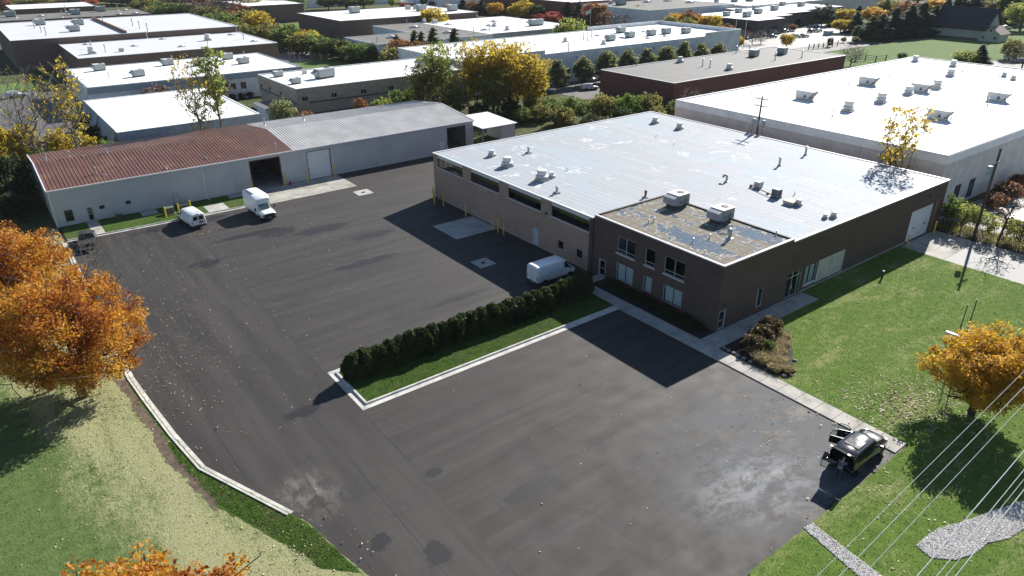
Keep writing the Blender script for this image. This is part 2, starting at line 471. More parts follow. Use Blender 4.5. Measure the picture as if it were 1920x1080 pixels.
# far surfaces
surface('car_park_by_white_building', [(118,127),(216,127),(216,146.5),(118,146.5)], 0.0, MAT['old_asphalt'])
surface('car_park_far', [(216,146),(310,150),(330,205),(225,205)], 0.0, MAT['pale_drive'])
surface('far_road', [(205,138),(460,134),(460,147),(205,150)], .006, MAT['old_asphalt'])
surface('far_field', [(192,60),(420,60),(420,133.5),(192,137)], .03, MAT['field'])
surface('car_park_by_field', [(225,50),(310,40),(310,84),(264,93),(236,95),(225,92)], .05, MAT['old_asphalt'])
surface('yard_left', [(-60,136),(17,136),(17,232),(-60,232)], 0.0, MAT['old_asphalt'])
surface('verge_left', [(-60,222),(19,222),(19,238),(-60,238)], .03, MAT['field'])
surface('far_lawn', [(95,309),(140,309),(140,345),(95,345)], .03, MAT['field'])
surface('far_lawn_by_fence', [(72,200),(100,200),(100,228),(72,228)], .03, MAT['field'])
surface('far_yard', [(80,228.5),(102,228.5),(102,258),(80,258)], 0.0, MAT['pale_drive'])
surface('far_street', [(-100,330),(600,318),(600,334),(-100,346)], 0.0, MAT['old_asphalt'])

def offset_line(pts, d):
    """offset an open polyline to its left by d"""
    out = []
    for i, p in enumerate(pts):
        p = Vector(p)
        ns = []
        if i > 0: t = (p - Vector(pts[i-1])).normalized(); ns.append(Vector((-t.y, t.x)))
        if i < len(pts)-1: t = (Vector(pts[i+1]) - p).normalized(); ns.append(Vector((-t.y, t.x)))
        n = sum(ns, Vector((0,0))).normalized()
        out.append(tuple(p + n * d / max(.3, n.dot(ns[0]))))
    return out

def kerb(name, path, gutter=.42, top=.15, h=.15):
    """kerb and gutter; path is the gutter's outer edge, the kerb stands on its left"""
    a = path; b = offset_line(path, gutter); b2 = offset_line(path, gutter+.035); c = offset_line(path, gutter+top)
    t = thing(name, (path[0][0], path[0][1], 0), kind='structure')
    # cast in lengths of about 3 m with open joints
    for i in range(len(path)-1):
        L = (Vector(path[i+1])-Vector(path[i])).length; n = max(1, round(L/3.0)); gp = .012/L
        for k in range(n):
            f0, f1 = k/n+gp, (k+1)/n-gp
            P = [[tuple(Vector(l[i])+(Vector(l[i+1])-Vector(l[i]))*f) for f in (f0,f1)] for l in (a,b,b2,c)]
            g, kb = MB(), MB(); A, B, B2, C = P; dz = rnd.uniform(-.004,.004)
            g.quad((*A[0],.006), (*A[1],.006), (*B[1],.002), (*B[0],.002)); g.quad((*A[0],-.1), (*A[1],-.1), (*A[1],.006), (*A[0],.006))
            kb.quad((*B[0],0), (*B[1],0), (*B2[1],h+dz), (*B2[0],h+dz)); kb.quad((*B2[0],h+dz), (*B2[1],h+dz), (*C[1],h+dz), (*C[0],h+dz)); kb.quad((*C[0],h+dz), (*C[1],h+dz), (*C[1],-.1), (*C[0],-.1))
            for e in (0,1): kb.quad((*B[e],0), (*B2[e],h+dz), (*C[e],h+dz), (*C[e],0))
            g.build('gutter', MAT['kerb'], t); kb.build('kerb_stone', MAT['kerb'], t)
    return t
kerb('entrance_kerb', [(9.80,37.15),(6.45,45.35),(5.75,50.6),(5.2,56.6),(4.86,61.2),(4.80,99.9)], .36, .2)
kerb('shed_kerb', [(30.2,99.25),(18.5,99.45),(9.6,99.75),(4.9,100.05)][::-1], .35, .15)
kerb('island_kerb', [(47.75,51.65),(18.60,51.65),(18.60,44.65),(47.75,44.65)], .5, .2)

def slabs(name, x0, x1, y0, y1, nx, ny, z, mat):
    t = thing(name, (x0, y0, 0), kind='structure')
    dx, dy = (x1-x0)/nx, (y1-y0)/ny
    me = None
    for i in range(nx):
        for j in range(ny):
            b = MB(); g = .011
            if me is None:
                b.bbox(x0+g, x0+dx-g, y0+g, y0+dy-g, -.12, z, .012)
                o = b.build('slab', mat, t); me = o.data
            else:
                o = mesh_obj('slab', me, t); o.location = (i*dx, j*dy, rnd.uniform(-.006,.006))
                o.rotation_euler = (rnd.uniform(-.002,.002), rnd.uniform(-.002,.002), 0)
    return t
slabs('sidewalk', 47.55, 49.28, 15.9, 52.9, 1, 22, .085, MAT['concrete'])
slabs('entrance_walk', 49.30, 66.0, 33.35, 35.48, 10, 1, .08, MAT['concrete'])
slabs('side_door_walk', 49.30, 51.6, 50.85, 52.15, 1, 1, .06, MAT['concrete'])
slabs('loading_apron', 30.6, 44.4, 98.7, 106.25, 4, 2, .015, MAT['apron'])
slabs('loading_pad', 44.65, 51.1, 70.8, 76.7, 1, 1, .015, MAT['pad'])
slabs('side_apron', 87.25, 96.3, 30.2, 35.4, 2, 1, .03, MAT['apron'])
slabs('shed_door_walk', 7.95, 9.35, 100.4, 106.2, 1, 3, .10, MAT['concrete'])
slabs('shed_pad', 22.4, 25.2, 100.1, 103.1, 1, 1, .105, MAT['pad'])
slabs('shed_stoop', 14.6, 16.75, 104.0, 106.2, 1, 1, .10, MAT['concrete'])
slabs('shed_side_stoop', 26.6, 29.2, 104.4, 106.2, 1, 1, .10, MAT['concrete'])

# storm drains: four concrete triangles round a grate
for cx, cy, s, lab in ((43.15,62.75,1.12,'square concrete drain pad with round grate in the shade beside the loading pad'), (43.7,95.3,1.2,'pale square concrete drain pad in front of the white overhead door')):
    t = thing('storm_drain', (cx, cy, 0), lab, 'drain')
    for k in range(4):
        a, b_ = R(45+90*k), R(135+90*k); r = s*1.414
        b = MB(); g = .02
        c0 = Vector((cx, cy)); m_ = Vector((math.cos((a+b_)/2), math.sin((a+b_)/2)))*.06
        pts = [tuple(c0+m_), tuple(c0+Vector((math.cos(a), math.sin(a)))*r*.98+m_*.4), tuple(c0+Vector((math.cos(b_), math.sin(b_)))*r*.98+m_*.4)]
        b.prism(pts, -.05, .014); b.build('pad_segment', MAT['pad'], t)
    b = MB(); b.lathe([(.30,.016),(.30,.034),(.26,.036)], (cx,cy,0), 18); b.build('grate_rim', plain('cast_iron', (.05,.045,.042), .7), t)
    b = MB()
    for i in range(-3,4): b.box(cx-.22, cx+.22, cy+i*.065-.012, cy+i*.065+.012, .036, .046)
    b.build('grate_bars', bpy.data.materials['cast_iron'], t)
b = MB(); b.lathe([(.42,.004),(.42,.012),(.38,.016)], (*(52.53, 99.08),0), 20)
tag(b.build('manhole_cover', bpy.data.materials['cast_iron'], smooth=True), 'rusty round manhole cover in the drive near the long wall', 'manhole')

# gravel
def gravel(name, pts, n, seed, label):
    rs = np.random.RandomState(seed)
    a = np.array(pts); lo, hi = a.min(0), a.max(0)
    def inside(P):
        c = np.zeros(len(P), bool); j = len(a)-1
        for i in range(len(a)):
            cond = ((a[i,1] > P[:,1]) != (a[j,1] > P[:,1])) & (P[:,0] < (a[j,0]-a[i,0])*(P[:,1]-a[i,1])/(a[j,1]-a[i,1]+1e-9)+a[i,0])
            c ^= cond; j = i
        return c
    P = rs.uniform(lo, hi, (n*3, 2)); P = P[inside(P)][:n]
    n = len(P)
    base = np.array([(1,0,0),(-1,0,0),(0,1,0),(0,-1,0),(0,0,1),(0,0,-1)], float)
    fc = np.array([(0,2,4),(2,1,4),(1,3,4),(3,0,4),(2,0,5),(1,2,5),(3,1,5),(0,3,5)])
    sz = rs.uniform(.025,.065,(n,1,1)) * rs.uniform(.6,1.3,(n,6,1))
    ang = rs.uniform(0, 6.28, n); ca, sa = np.cos(ang), np.sin(ang)
    v = base[None]*sz
    v = np.stack([v[...,0]*ca[:,None]-v[...,1]*sa[:,None], v[...,0]*sa[:,None]+v[...,1]*ca[:,None], v[...,2]*.7], -1)
    v[...,0] += P[:,None,0]; v[...,1] += P[:,None,1]; v[...,2] += .085+rs.uniform(0,.03,(n,1))
    f = (fc[None] + (np.arange(n)*6)[:,None,None]).reshape(-1,3)
    m, nt, bs = new_mat(name+'_stone'); k = NT(nt)
    k.put(bs.inputs['Base Color'], k.ramp(k.island(), [(0,(.32,.30,.28)),(.4,(.55,.53,.50)),(1,(.78,.76,.73))])); bs.inputs['Roughness'].default_value = .85
    MB().sheet(pts, .078).build(name+'_bed', plain(name+'_fines', (.36,.345,.325), .9, var=.3, sc=6), kind='structure')
    tag(mesh_obj(name, np_mesh(name, v.reshape(-1,3), f, m)), label, 'gravel', kind='stuff')
gravel('gravel_strip', [(35.42,15.72),(36.28,15.62),(36.0,13.5),(35.75,11.3),(35.4,8.5),(34.5,8.5),(34.6,11.6),(35.0,13.6)], 5200, 3, 'pale gravel strip across the lawn below the lot edge')
gravel('gravel_bed', [(39.71,10.62),(41.0,10.6),(42.38,10.45),(43.97,9.82),(46.77,9.02),(49.58,8.13),(53,7.2),(51,6.2),(46.87,7.1),(45.0,7.35),(43.48,8.03),(42.0,8.1),(40.45,8.63),(39.45,9.59)], 16000, 4, 'white gravel bed with a rounded end under the wires')

# ------------------------------------------------------------------ building materials
MAT['brick_tan'] = brick_mat('brick_tan', (.46,.305,.235), (.34,.225,.175), (.42,.355,.295))
MAT['brick_dark'] = brick_mat('brick_dark_brown', (.125,.080,.060), (.088,.058,.046), (.115,.09,.075))
MAT['brick_office'] = brick_mat('brick_brown_office', (.130,.086,.070), (.092,.063,.053), (.145,.115,.10))
MAT['brick_red'] = brick_mat('brick_maroon', (.20,.080,.065), (.15,.062,.052), (.15,.09,.075))
MAT['brick_far'] = brick_mat('brick_brown_far', (.19,.125,.10), (.15,.10,.08), (.18,.135,.115), .4, .2)
MAT['block_tan'] = brick_mat('block_tan_far', (.40,.335,.27), (.27,.225,.185), (.32,.275,.23), .6, .2)
MAT['band_blue'] = plain('band_block_slate', (.085,.092,.115), .8, var=.2)
MAT['white_roof'] = plain('membrane_white', (.80,.80,.79), .75, var=.06, sc=.25, fine=.12)
MAT['white_metal'] = plain('metal_white_paint', (.70,.70,.69), .45, var=.05)
MAT['grey_roof'] = plain('gravel_roof_grey', (.145,.138,.125), .9, var=.22, sc=.35, fine=.45)
MAT['maroon_roof_top'] = plain('membrane_grey', (.135,.132,.125), .8, var=.18, sc=.3, fine=.3)
MAT['precast'] = plain('precast_warm_grey', (.62,.575,.53), .85, var=.1, sc=.7, fine=.15)
MAT['precast_white'] = plain('precast_white_band', (.82,.81,.80), .8, var=.08, sc=.5)
MAT['precast_cool'] = plain('precast_cool_grey', (.68,.70,.71), .85, var=.1, sc=.5, fine=.15)
MAT['bluegrey'] = plain('panel_blue_grey', (.30,.335,.38), .7, var=.12)
MAT['coping'] = plain('coping_galvanised', (.62,.62,.61), .5, metal=.0, var=.06)
MAT['coping_pink'] = plain('coping_white_aged', (.66,.62,.61), .5, var=.08)
MAT['black_flash'] = plain('flashing_black', (.018,.017,.017), .7, var=.2)
MAT['alu'] = plain('aluminium_frame', (.50,.51,.52), .45, metal=.3, var=.06)
MAT['glass'] = glass_mat('window_glass', (.86,.91,.92), 1.0)
MAT['dark_glass'] = plain('glass_dark', (.012,.014,.016), .06, var=.1, spec=.6)
MAT['curtain'] = plain('curtain_cloth', (.82,.83,.80), .9, var=.08)
MAT['blind'] = plain('blind_cloth', (.78,.79,.76), .9, var=.05)
MAT['red_panel'] = plain('spandrel_red', (.17,.03,.022), .6, var=.1)
MAT['door_grey'] = plain('door_blue_grey', (.42,.50,.53), .55, var=.06)
MAT['door_white'] = plain('overhead_door_white', (.70,.71,.71), .5, var=.05)
MAT['header'] = plain('header_panel_pale', (.70,.69,.67), .6, var=.08)
MAT['found'] = plain('foundation_concrete', (.36,.35,.33), .9, var=.15, sc=1.2)
MAT['metal_panel'] = plain('infill_panel_zinc', (.50,.475,.43), .55, var=.22, sc=1.6)
MAT['shed_wall'] = plain('siding_warm_grey', (.50,.50,.51), .6, var=.07, sc=.35)
MAT['shed_trim'] = plain('trim_pale', (.80,.81,.82), .5, var=.06)
def rust_roof():
    m, nt, b = new_mat('roof_red_brown'); k = NT(nt); p = k.pos()
    st = k.noise(k.scale(p, (1.0,.16,1)), 1.2, 5, .7)
    c = k.mix(k.step(st, .3, .72), (.115,.050,.037), (.165,.076,.056))
    c = k.mix(k.math('MULTIPLY', k.step(k.noise(p, .22, 5, .7), .5, .68), .65), c, (.22,.12,.065))
    k.put(b.inputs['Base Color'], c); b.inputs['Roughness'].default_value = .55; b.inputs['Specular IOR Level'].default_value = .5
    return m
MAT['roof_red'] = rust_roof()
MAT['roof_galv'] = plain('roof_galvalume', (.46,.45,.435), .55, metal=.0, var=.14, sc=.4, spec=.6)
MAT['yellow'] = plain('safety_yellow', (.68,.50,.02), .5, var=.1)
MAT['rubber'] = plain('rubber_black', (.015,.015,.015), .8, var=.1)
MAT['dark_metal'] = plain('metal_dark', (.06,.062,.065), .5, var=.15)
MAT['unit_grey'] = plain('unit_grey_green', (.33,.365,.36), .55, var=.08)
MAT['unit_white'] = plain('unit_white', (.62,.62,.60), .5, var=.06)
MAT['unit_beige'] = plain('unit_beige', (.46,.44,.39), .55, var=.08)
MAT['galv'] = plain('galvanised', (.40,.41,.42), .4, metal=.5, var=.12)

def main_roof_material():
    m, nt, b = new_mat('roof_membrane_silver'); k = NT(nt); p = k.pos(); q = k.sep(p)
    t = k.n.new('ShaderNodeTexBrick')
    k.put(t.inputs['Vector'], k.comb(q[1], q[0]))
    t.inputs['Scale'].default_value = 1.0; t.inputs['Brick Width'].default_value = 10.5; t.inputs['Row Height'].default_value = .98
    t.inputs['Mortar Size'].default_value = .045; t.inputs['Mortar Smooth'].default_value = .2; t.offset = .37
    k.put(t.inputs['Color1'], (.355,.372,.395)); k.put(t.inputs['Color2'], (.325,.342,.365)); k.put(t.inputs['Mortar'], (.235,.245,.262))
    c = t.outputs['Color']
    # ponding: bluish silt and white deposits, drawn out along the rolls
    n = k.noise(k.scale(p, (.9,.42,1)), .18, 6, .66, .5)
    c = k.mix(k.math('MULTIPLY', k.step(n, .52, .57), .38), c, (.29,.38,.45))
    rim = k.math('SUBTRACT', 1.0, k.step(k.math('ABSOLUTE', k.math('SUBTRACT', k.noise(p, .3, 5, .62, .3), .62)), .008, .028))
    gx = k.step(k.noise(p, .07, 2), .42, .6)
    c = k.mix(k.math('MULTIPLY', k.math('MULTIPLY', rim, gx), .7), c, (.66,.66,.65))
    c = k.mix(k.math('MULTIPLY', k.step(k.noise(k.scale(p, (1,.6,1)), .5, 6, .7), .60, .68), .6), c, (.52,.53,.53))
    c = k.mix(k.math('MULTIPLY', k.step(k.noise(p, 6, 3, .7), .5, .75), .14), c, (.22,.22,.23))
    k.put(b.inputs['Base Color'], c); b.inputs['Roughness'].default_value = .75; b.inputs['Specular IOR Level'].default_value = .3
    k.put(b.inputs['Normal'], k.bump(t.outputs['Fac'], -.012, .5))
    return m
MAT['main_roof'] = main_roof_material()

def office_roof_material():
    m, nt, b = new_mat('roof_office_boards'); k = NT(nt); p = k.pos(); q = k.sep(p)
    t = k.n.new('ShaderNodeTexBrick')
    k.put(t.inputs['Vector'], k.comb(q[1], q[0])); t.offset = 0.0
    t.inputs['Scale'].default_value = 1.0; t.inputs['Brick Width'].default_value = 1.22; t.inputs['Row Height'].default_value = .92
    t.inputs['Mortar Size'].default_value = .07; t.inputs['Mortar Smooth'].default_value = .7
    k.put(t.inputs['Color1'], (.195,.172,.135)); k.put(t.inputs['Color2'], (.180,.160,.125)); k.put(t.inputs['Mortar'], (.105,.09,.07))
    c = k.mix(k.math('MULTIPLY', k.step(k.noise(p, .9, 5, .65), .4, .7), .5), t.outputs['Color'], (.16,.14,.11))
    # standing water held in the boards' dips, with a long pool by the outer edge
    dx = k.math('DIVIDE', k.math('SUBTRACT', q[0], 54.6), 1.35); dy = k.math('DIVIDE', k.math('SUBTRACT', q[1], 41.6), 5.6)
    pool = k.math('SUBTRACT', 1.0, k.math('SQRT', k.math('ADD', k.math('MULTIPLY', dx, dx), k.math('MULTIPLY', dy, dy))))
    dx2 = k.math('DIVIDE', k.math('SUBTRACT', q[0], 61.0), 1.9); dy2 = k.math('DIVIDE', k.math('SUBTRACT', q[1], 39.2), 4.2)
    pool2 = k.math('SUBTRACT', .85, k.math('SQRT', k.math('ADD', k.math('MULTIPLY', dx2, dx2), k.math('MULTIPLY', dy2, dy2))))
    pool = k.math('MAXIMUM', k.math('MAXIMUM', pool, pool2), -.10)
    v = k.math('ADD', k.math('MULTIPLY', pool, .45), k.math('ADD', k.noise(p, .85, 4, .55, .4), k.math('MULTIPLY', t.outputs['Fac'], -.22)))
    wet = k.step(v, .515, .526)
    rim = k.math('MULTIPLY', k.step(v, .488, .506), k.math('SUBTRACT', 1.0, wet))
    c = k.mix(k.math('MULTIPLY', rim, .8), c, (.52,.51,.48))
    c = k.mix(wet, c, (.085,.105,.125))
    k.put(b.inputs['Base Color'], c)
    k.put(b.inputs['Roughness'], k.fmix(wet, .9, .12))
    k.put(b.inputs['Specular IOR Level'], k.fmix(wet, .3, 1.0))
    return m
MAT['office_roof'] = office_roof_material()

# ------------------------------------------------------------------ wall and opening helpers
def P3(axis, c, u, z): return (c, u, z) if axis == 'x' else (u, c, z)

def wall_plane(b, axis, c, u0, u1, z0, z1, holes=(), inward=.14, m=0):
    """wall face in the plane axis = c with rectangular openings and their reveals; inward: signed depth"""
    us = sorted({u0,u1,*[h[0] for h in holes],*[h[1] for h in holes]})
    zs = sorted({z0,z1,*[h[2] for h in holes],*[h[3] for h in holes]})
    us = [u for u in us if u0 <= u <= u1]; zs = [z for z in zs if z0 <= z <= z1]
    for i in range(len(us)-1):
        for j in range(len(zs)-1):
            a, d, e, f = us[i], us[i+1], zs[j], zs[j+1]
            cu, cz = (a+d)/2, (e+f)/2
            if any(h[0] < cu < h[1] and h[2] < cz < h[3] for h in holes): continue
            b.quad(P3(axis,c,a,e), P3(axis,c,d,e), P3(axis,c,d,f), P3(axis,c,a,f), m)
    for h in holes:
        p = [(h[0],h[2]),(h[1],h[2]),(h[1],h[3]),(h[0],h[3])]
        for i in range(4):
            (ua,za),(ub,zb) = p[i], p[(i+1)%4]
            b.quad(P3(axis,c,ua,za), P3(axis,c,ub,zb), P3(axis,c+inward,ub,zb), P3(axis,c+inward,ua,za), m)

def bar(b, axis, c, d, u0, u1, z0, z1, m=0):
    lo, hi = min(c, c+d), max(c, c+d)
    if axis == 'x': b.box(lo, hi, u0, u1, z0, z1, m)
    else: b.box(u0, u1, lo, hi, z0, z1, m)

def window(parent, axis, c, inward, u0, u1, z0, z1, mull=(), trans=(), fw=.06, frame=None, glass=None, sill=True, back=None, name='window'):
    """framed window set back in its opening; each pane its own piece. back: cloth behind the glass"""
    frame = frame or MAT['alu']; glass = glass or MAT['glass']
    d0, d1 = c+inward*.35, inward*.4
    b = MB()
    bar(b,axis,d0,d1,u0,u0+fw,z0,z1); bar(b,axis,d0,d1,u1-fw,u1,z0,z1)
    bar(b,axis,d0,d1,u0+fw,u1-fw,z0,z0+fw); bar(b,axis,d0,d1,u0+fw,u1-fw,z1-fw,z1)
    us = [u0+fw]; 
    for q in mull: us += [q-fw/2, q+fw/2]; bar(b,axis,d0+.002*(1 if inward>0 else -1),d1,q-fw/2,q+fw/2,z0+fw,z1-fw)
    us.append(u1-fw)
    zs = [z0+fw]
    for q in trans:
        zs += [q-fw/2, q+fw/2]
        for i in range(0,len(us),2): bar(b,axis,d0,d1,us[i],us[i+1],q-fw/2,q+fw/2)
    zs.append(z1-fw)
    w = b.build(name, frame, parent)
    for i in range(0,len(us),2):
        for j in range(0,len(zs),2):
            g = MB(); bar(g,axis,c+inward*.55,inward*.06,us[i],us[i+1],zs[j],zs[j+1]); g.build('pane', glass, w)
    if sill:
        s = MB(); bar(s,axis,c-inward*.45,inward*.8,u0-.08,u1+.08,z0-.13,z0-.005); s.build('sill', MAT['coping'], w)
    return w

def curtain(parent, axis, c, u0, u1, z0, z1, gap=None, mat=None):
    """pleated cloth hanging behind a pane"""
    b = MB(); n = max(6, int((u1-u0)/.09)); pts = []
    for i in range(n+1):
        u = u0+(u1-u0)*i/n
        if gap and abs(u-gap) < .05: u += .03
        pts.append((u, .03*((i%2)*2-1)*rnd.uniform(.5,1.2)))
    for i in range(n):
        b.quad(P3(axis,c+pts[i][1],pts[i][0],z0), P3(axis,c+pts[i+1][1],pts[i+1][0],z0), P3(axis,c+pts[i+1][1]*.6,pts[i+1][0],z1), P3(axis,c+pts[i][1]*.6,pts[i][0],z1))
    return b.build('curtain', mat or MAT['curtain'], parent)

def overhead_door(parent, axis, c, inward, u0, u1, z0, z1, n, mat, mlab=None):
    """sectional door: one piece per section, joints recessed"""
    f = MB()
    for a, b_ in ((u0-.09,u0),(u1,u1+.09)): bar(f,axis,c-inward*.02/abs(inward),inward*.6,a,b_,z0,z1+.09)
    bar(f,axis,c-inward*.02/abs(inward),inward*.6,u0,u1,z1,z1+.09)
    d = f.build('overhead_door', MAT['dark_metal'] if mlab is None else mlab, parent)
    hh = (z1-z0)/n
    for i in range(n):
        p = MB(); a, e = z0+i*hh, z0+(i+1)*hh
        bar(p,axis,c+inward*.5,inward*.2,u0+.01,u1-.01,a+.012,e-.012)
        for kk in range(3): bar(p,axis,c+inward*.42,inward*.08,u0+.03,u1-.03,a+hh*(.12+.3*kk),a+hh*(.24+.3*kk))
        p.build('door_section', mat, d)
    return d

def hinged_door(parent, axis, c, inward, u0, u1, z0, z1, mat, glazed=None, knob_side=1):
    f = MB()
    bar(f,axis,c+inward*.1,inward*.5,u0,u0+.06,z0,z1); bar(f,axis,c+inward*.1,inward*.5,u1-.06,u1,z0,z1); bar(f,axis,c+inward*.1,inward*.5,u0+.06,u1-.06,z1-.06,z1)
    d = f.build('door', MAT['alu'] if glazed else mat, parent)
    l = MB()
    if glazed:
        bar(l,axis,c+inward*.35,inward*.25,u0+.07,u0+.16,z0+.02,z1-.07); bar(l,axis,c+inward*.35,inward*.25,u1-.16,u1-.07,z0+.02,z1-.07)
        bar(l,axis,c+inward*.35,inward*.25,u0+.16,u1-.16,z0+.02,z0+.2); bar(l,axis,c+inward*.35,inward*.25,u0+.16,u1-.16,z1-.17,z1-.07); bar(l,axis,c+inward*.35,inward*.25,u0+.16,u1-.16,1.0,1.07)
        l.build('door_leaf', MAT['alu'], d)
        g = MB(); bar(g,axis,c+inward*.45,inward*.05,u0+.16,u1-.16,z0+.2,1.0); bar(g,axis,c+inward*.45,inward*.05,u0+.16,u1-.16,1.07,z1-.17); g.build('pane', glazed, d)
    else:
        bar(l,axis,c+inward*.35,inward*.3,u0+.065,u1-.065,z0+.02,z1-.065); l.build('door_leaf', mat, d)
    h = MB(); ku = u1-.2 if knob_side > 0 else u0+.2
    bar(h,axis,c-inward*.15,inward*.5,ku-.06,ku+.06,1.0,1.05); h.build('handle', MAT['dark_metal'], d)
    return d

# ------------------------------------------------------------------ rooftop fittings (meshes shared)
PM = {}
def proto(name, mats):
    def deco(fn):
        b = MB(); sm = fn(b)
        o = b.build(name, mats, smooth=bool(sm), origin=(0,0,0)); PM[name] = o.data
        bpy.data.objects.remove(o)
    return deco
@proto('rooftop_unit', [MAT['unit_grey'], MAT['dark_metal'], MAT['unit_white']])
def _(b):
    b.box(-1.0,1.0,-.7,.7,0,.25,1); b.bbox(-1.1,1.1,-.75,.75,.25,1.35,.03,0); b.box(-1.12,1.12,-.77,.77,1.352,1.40,2)
    b._add([(-1.1,-.5,.4),(-1.1,.5,.4),(-1.1,.5,1.2),(-1.1,-.5,1.2),(-1.65,-.5,.75),(-1.65,.5,.75),(-1.65,.5,.95),(-1.65,-.5,.95)], [(0,1,5,4),(3,7,6,2),(4,5,6,7),(0,4,7,3),(1,2,6,5)], 0)
    b.lathe([(.42,0),(.42,.05),(.36,.06)], (.45,0,1.402), 16, 1)
    for i in range(5): b.box(1.1,1.112,-.6+i*.26,-.42+i*.26,.4,1.2,1)
@proto('rooftop_unit_hooded', [MAT['unit_white'], MAT['dark_metal'], MAT['unit_beige']])
def _(b):
    b.box(-1.3,1.1,-.9,.9,0,.3,2)
    b._add([(-1.4,-.95,.3),(1.0,-.95,.3),(1.9,-.95,1.7),(-1.4,-.95,1.7),(-1.4,.95,.3),(1.0,.95,.3),(1.9,.95,1.7),(-1.4,.95,1.7)], [(0,1,2,3),(5,4,7,6),(3,2,6,7),(4,0,3,7),(1,0,4,5)], 0)
    b._add([(1.01,-.9,.36),(1.01,.9,.36),(1.87,.9,1.62),(1.87,-.9,1.62)], [(0,1,2,3)], 1)
    b._add([(.1,-.957,.5),(.7,-.957,.5),(.4,-.957,1.2)], [(0,1,2)], 1)
    for x in (-.8,.1,.9): b.lathe([(.33,0),(.33,.05),(.28,.06)], (x,0,1.702), 14, 1)
@proto('exhaust_fan', [MAT['unit_white'], MAT['galv']])
def _(b):
    b.box(-.62,.62,-.62,.62,0,.22,1); b.box(-.52,.52,-.52,.52,.22,.32,1)
    b.lathe([(.40,.3),(.42,.40),(.72,.46),(.74,.58),(.70,.62),(.52,.70),(.50,.78),(.56,.80),(.57,1.22),(.53,1.27),(.0,1.29)], (0,0,0), 20, 0)
    return True
@proto('skylight', [MAT['unit_white'], MAT['galv']])
def _(b):
    b.box(-.85,.85,-.6,.6,0,.18,1)
    b.lathe([(.62,.18),(.6,.26),(.5,.36),(.3,.44),(.0,.47)], (0,0,0), 14, 0)
    return True
@proto('vent_pipe', [MAT['galv'], MAT['dark_metal']])
def _(b):
    b.lathe([(.16,0),(.1,.12),(.075,.2),(.075,1.15),(.13,1.17),(.13,1.27),(.03,1.33)], (0,0,0), 10, 0); return True
@proto('vent_stack', [MAT['galv'], MAT['main_roof']])
def _(b):
    b.bbox(-.35,.35,-.35,.35,0,.2,.05,1); b.lathe([(.16,.2),(.16,.75),(.24,.77),(.24,.86),(.04,.92)], (0,0,0), 12, 0); return True
@proto('equipment_box', [MAT['unit_beige'], MAT['galv']])
def _(b):
    b.box(-.55,.55,-.4,.4,0,.2,1); b.bbox(-.6,.6,-.45,.45,.2,.95,.03,0)

def fit(roof, kind, x, y, z, s=1.0, rot=0.0):
    nm = {'rooftop_unit_hooded':'rooftop_unit'}.get(kind, kind)
    o = mesh_obj(nm, PM[kind], roof)
    off = WL[roof.name]
    o.location = (x-off.x, y-off.y, z-off.z); o.rotation_euler = (0,0,rot)
    o.scale = s if hasattr(s,'__len__') else (s,)*3
    return o

def flat_roof(t, x0, x1, y0, y1, h, mat, par=.22, cop=None, w=.3, name='roof'):
    r = MB().sheet([(x0+.1,y0+.1),(x1-.1,y0+.1),(x1-.1,y1-.1),(x0+.1,y1-.1)], h-par).build(name, mat, t)
    c = MB(); o = .05
    for a in ((x0-o,x1+o,y0-o,y0+w),(x0-o,x1+o,y1-w,y1+o),(x0-o,x0+w,y0+w,y1-w),(x1-w,x1+o,y0+w,y1-w)):
        c.box(*a, h-.10, h)
        c.box(a[0]+.07,a[1]-.07,a[2]+.07,a[3]-.07, h-par-.02, h-.11)
    c.build('coping', cop or MAT['coping'], t)
    return r

def flat_building(name, label, x0, x1, y0, y1, h, wall_mat, roof_mat, par=.22, cop=None, left=(), front=(), panels=None, band=None, cat='building', group=None):
    """flat-roofed box; left/front: openings on the faces towards -x and -y as (u0,u1,z0,z1)"""
    t = thing(name, (x0, y0, 0), label, cat, group)
    b = MB()
    wall_plane(b,'x',x0,y0,y1,-.05,h-.1,left,.15); wall_plane(b,'y',y0,x0,x1,-.05,h-.1,front,.15)
    wall_plane(b,'x',x1,y0,y1,-.05,h-.1,(),-.15); wall_plane(b,'y',y1,x0,x1,-.05,h-.1,(),-.15)
    b.build('wall', wall_mat, t)
    r = flat_roof(t, x0, x1, y0, y1, h, roof_mat, par, cop)
    for q in left: window(t,'x',x0,.15,*q,mull=[(q[0]+q[1])/2] if q[1]-q[0]>1.2 else (),glass=MAT['dark_glass'],sill=False)
    for q in front: window(t,'y',y0,.15,*q,mull=[(q[0]+q[1])/2] if q[1]-q[0]>1.2 else (),glass=MAT['dark_glass'],sill=False)
    if panels:
        zt = h-.12 if not band else h-band
        for axis, c, a0, a1 in (('y',y0,x0,x1),('x',x0,y0,y1)):
            n = max(1, round((a1-a0)/panels)); d = (a1-a0)/n; me = None; op = front if axis=='y' else left
            for i in range(n):
                u = a0+i*d
                if any(q[0] < u+d and q[1] > u for q in op): continue
                if me is None:
                    p = MB(); bar(p,axis,c-.09,.088,u+.02,u+d-.02,0,zt-.02); ob = p.build('wall_panel', wall_mat, t); me = ob.data; u_first = u
                else:
                    ob = mesh_obj('wall_panel', me, t); ob.location = (u-u_first,0,0) if axis=='y' else (0,u-u_first,0)
            if band:
                me = None
                for i in range(n):
                    u = a0+i*d
                    if me is None:
                        p = MB(); bar(p,axis,c-.14,.138,u+.012,u+d-.012,zt,h-.11); ob = p.build('band_panel', MAT['precast_white'], t); me = ob.data; u_first = u
                    else:
                        ob = mesh_obj('band_panel', me, t); ob.location = (u-u_first,0,0) if axis=='y' else (0,u-u_first,0)
    return t, r

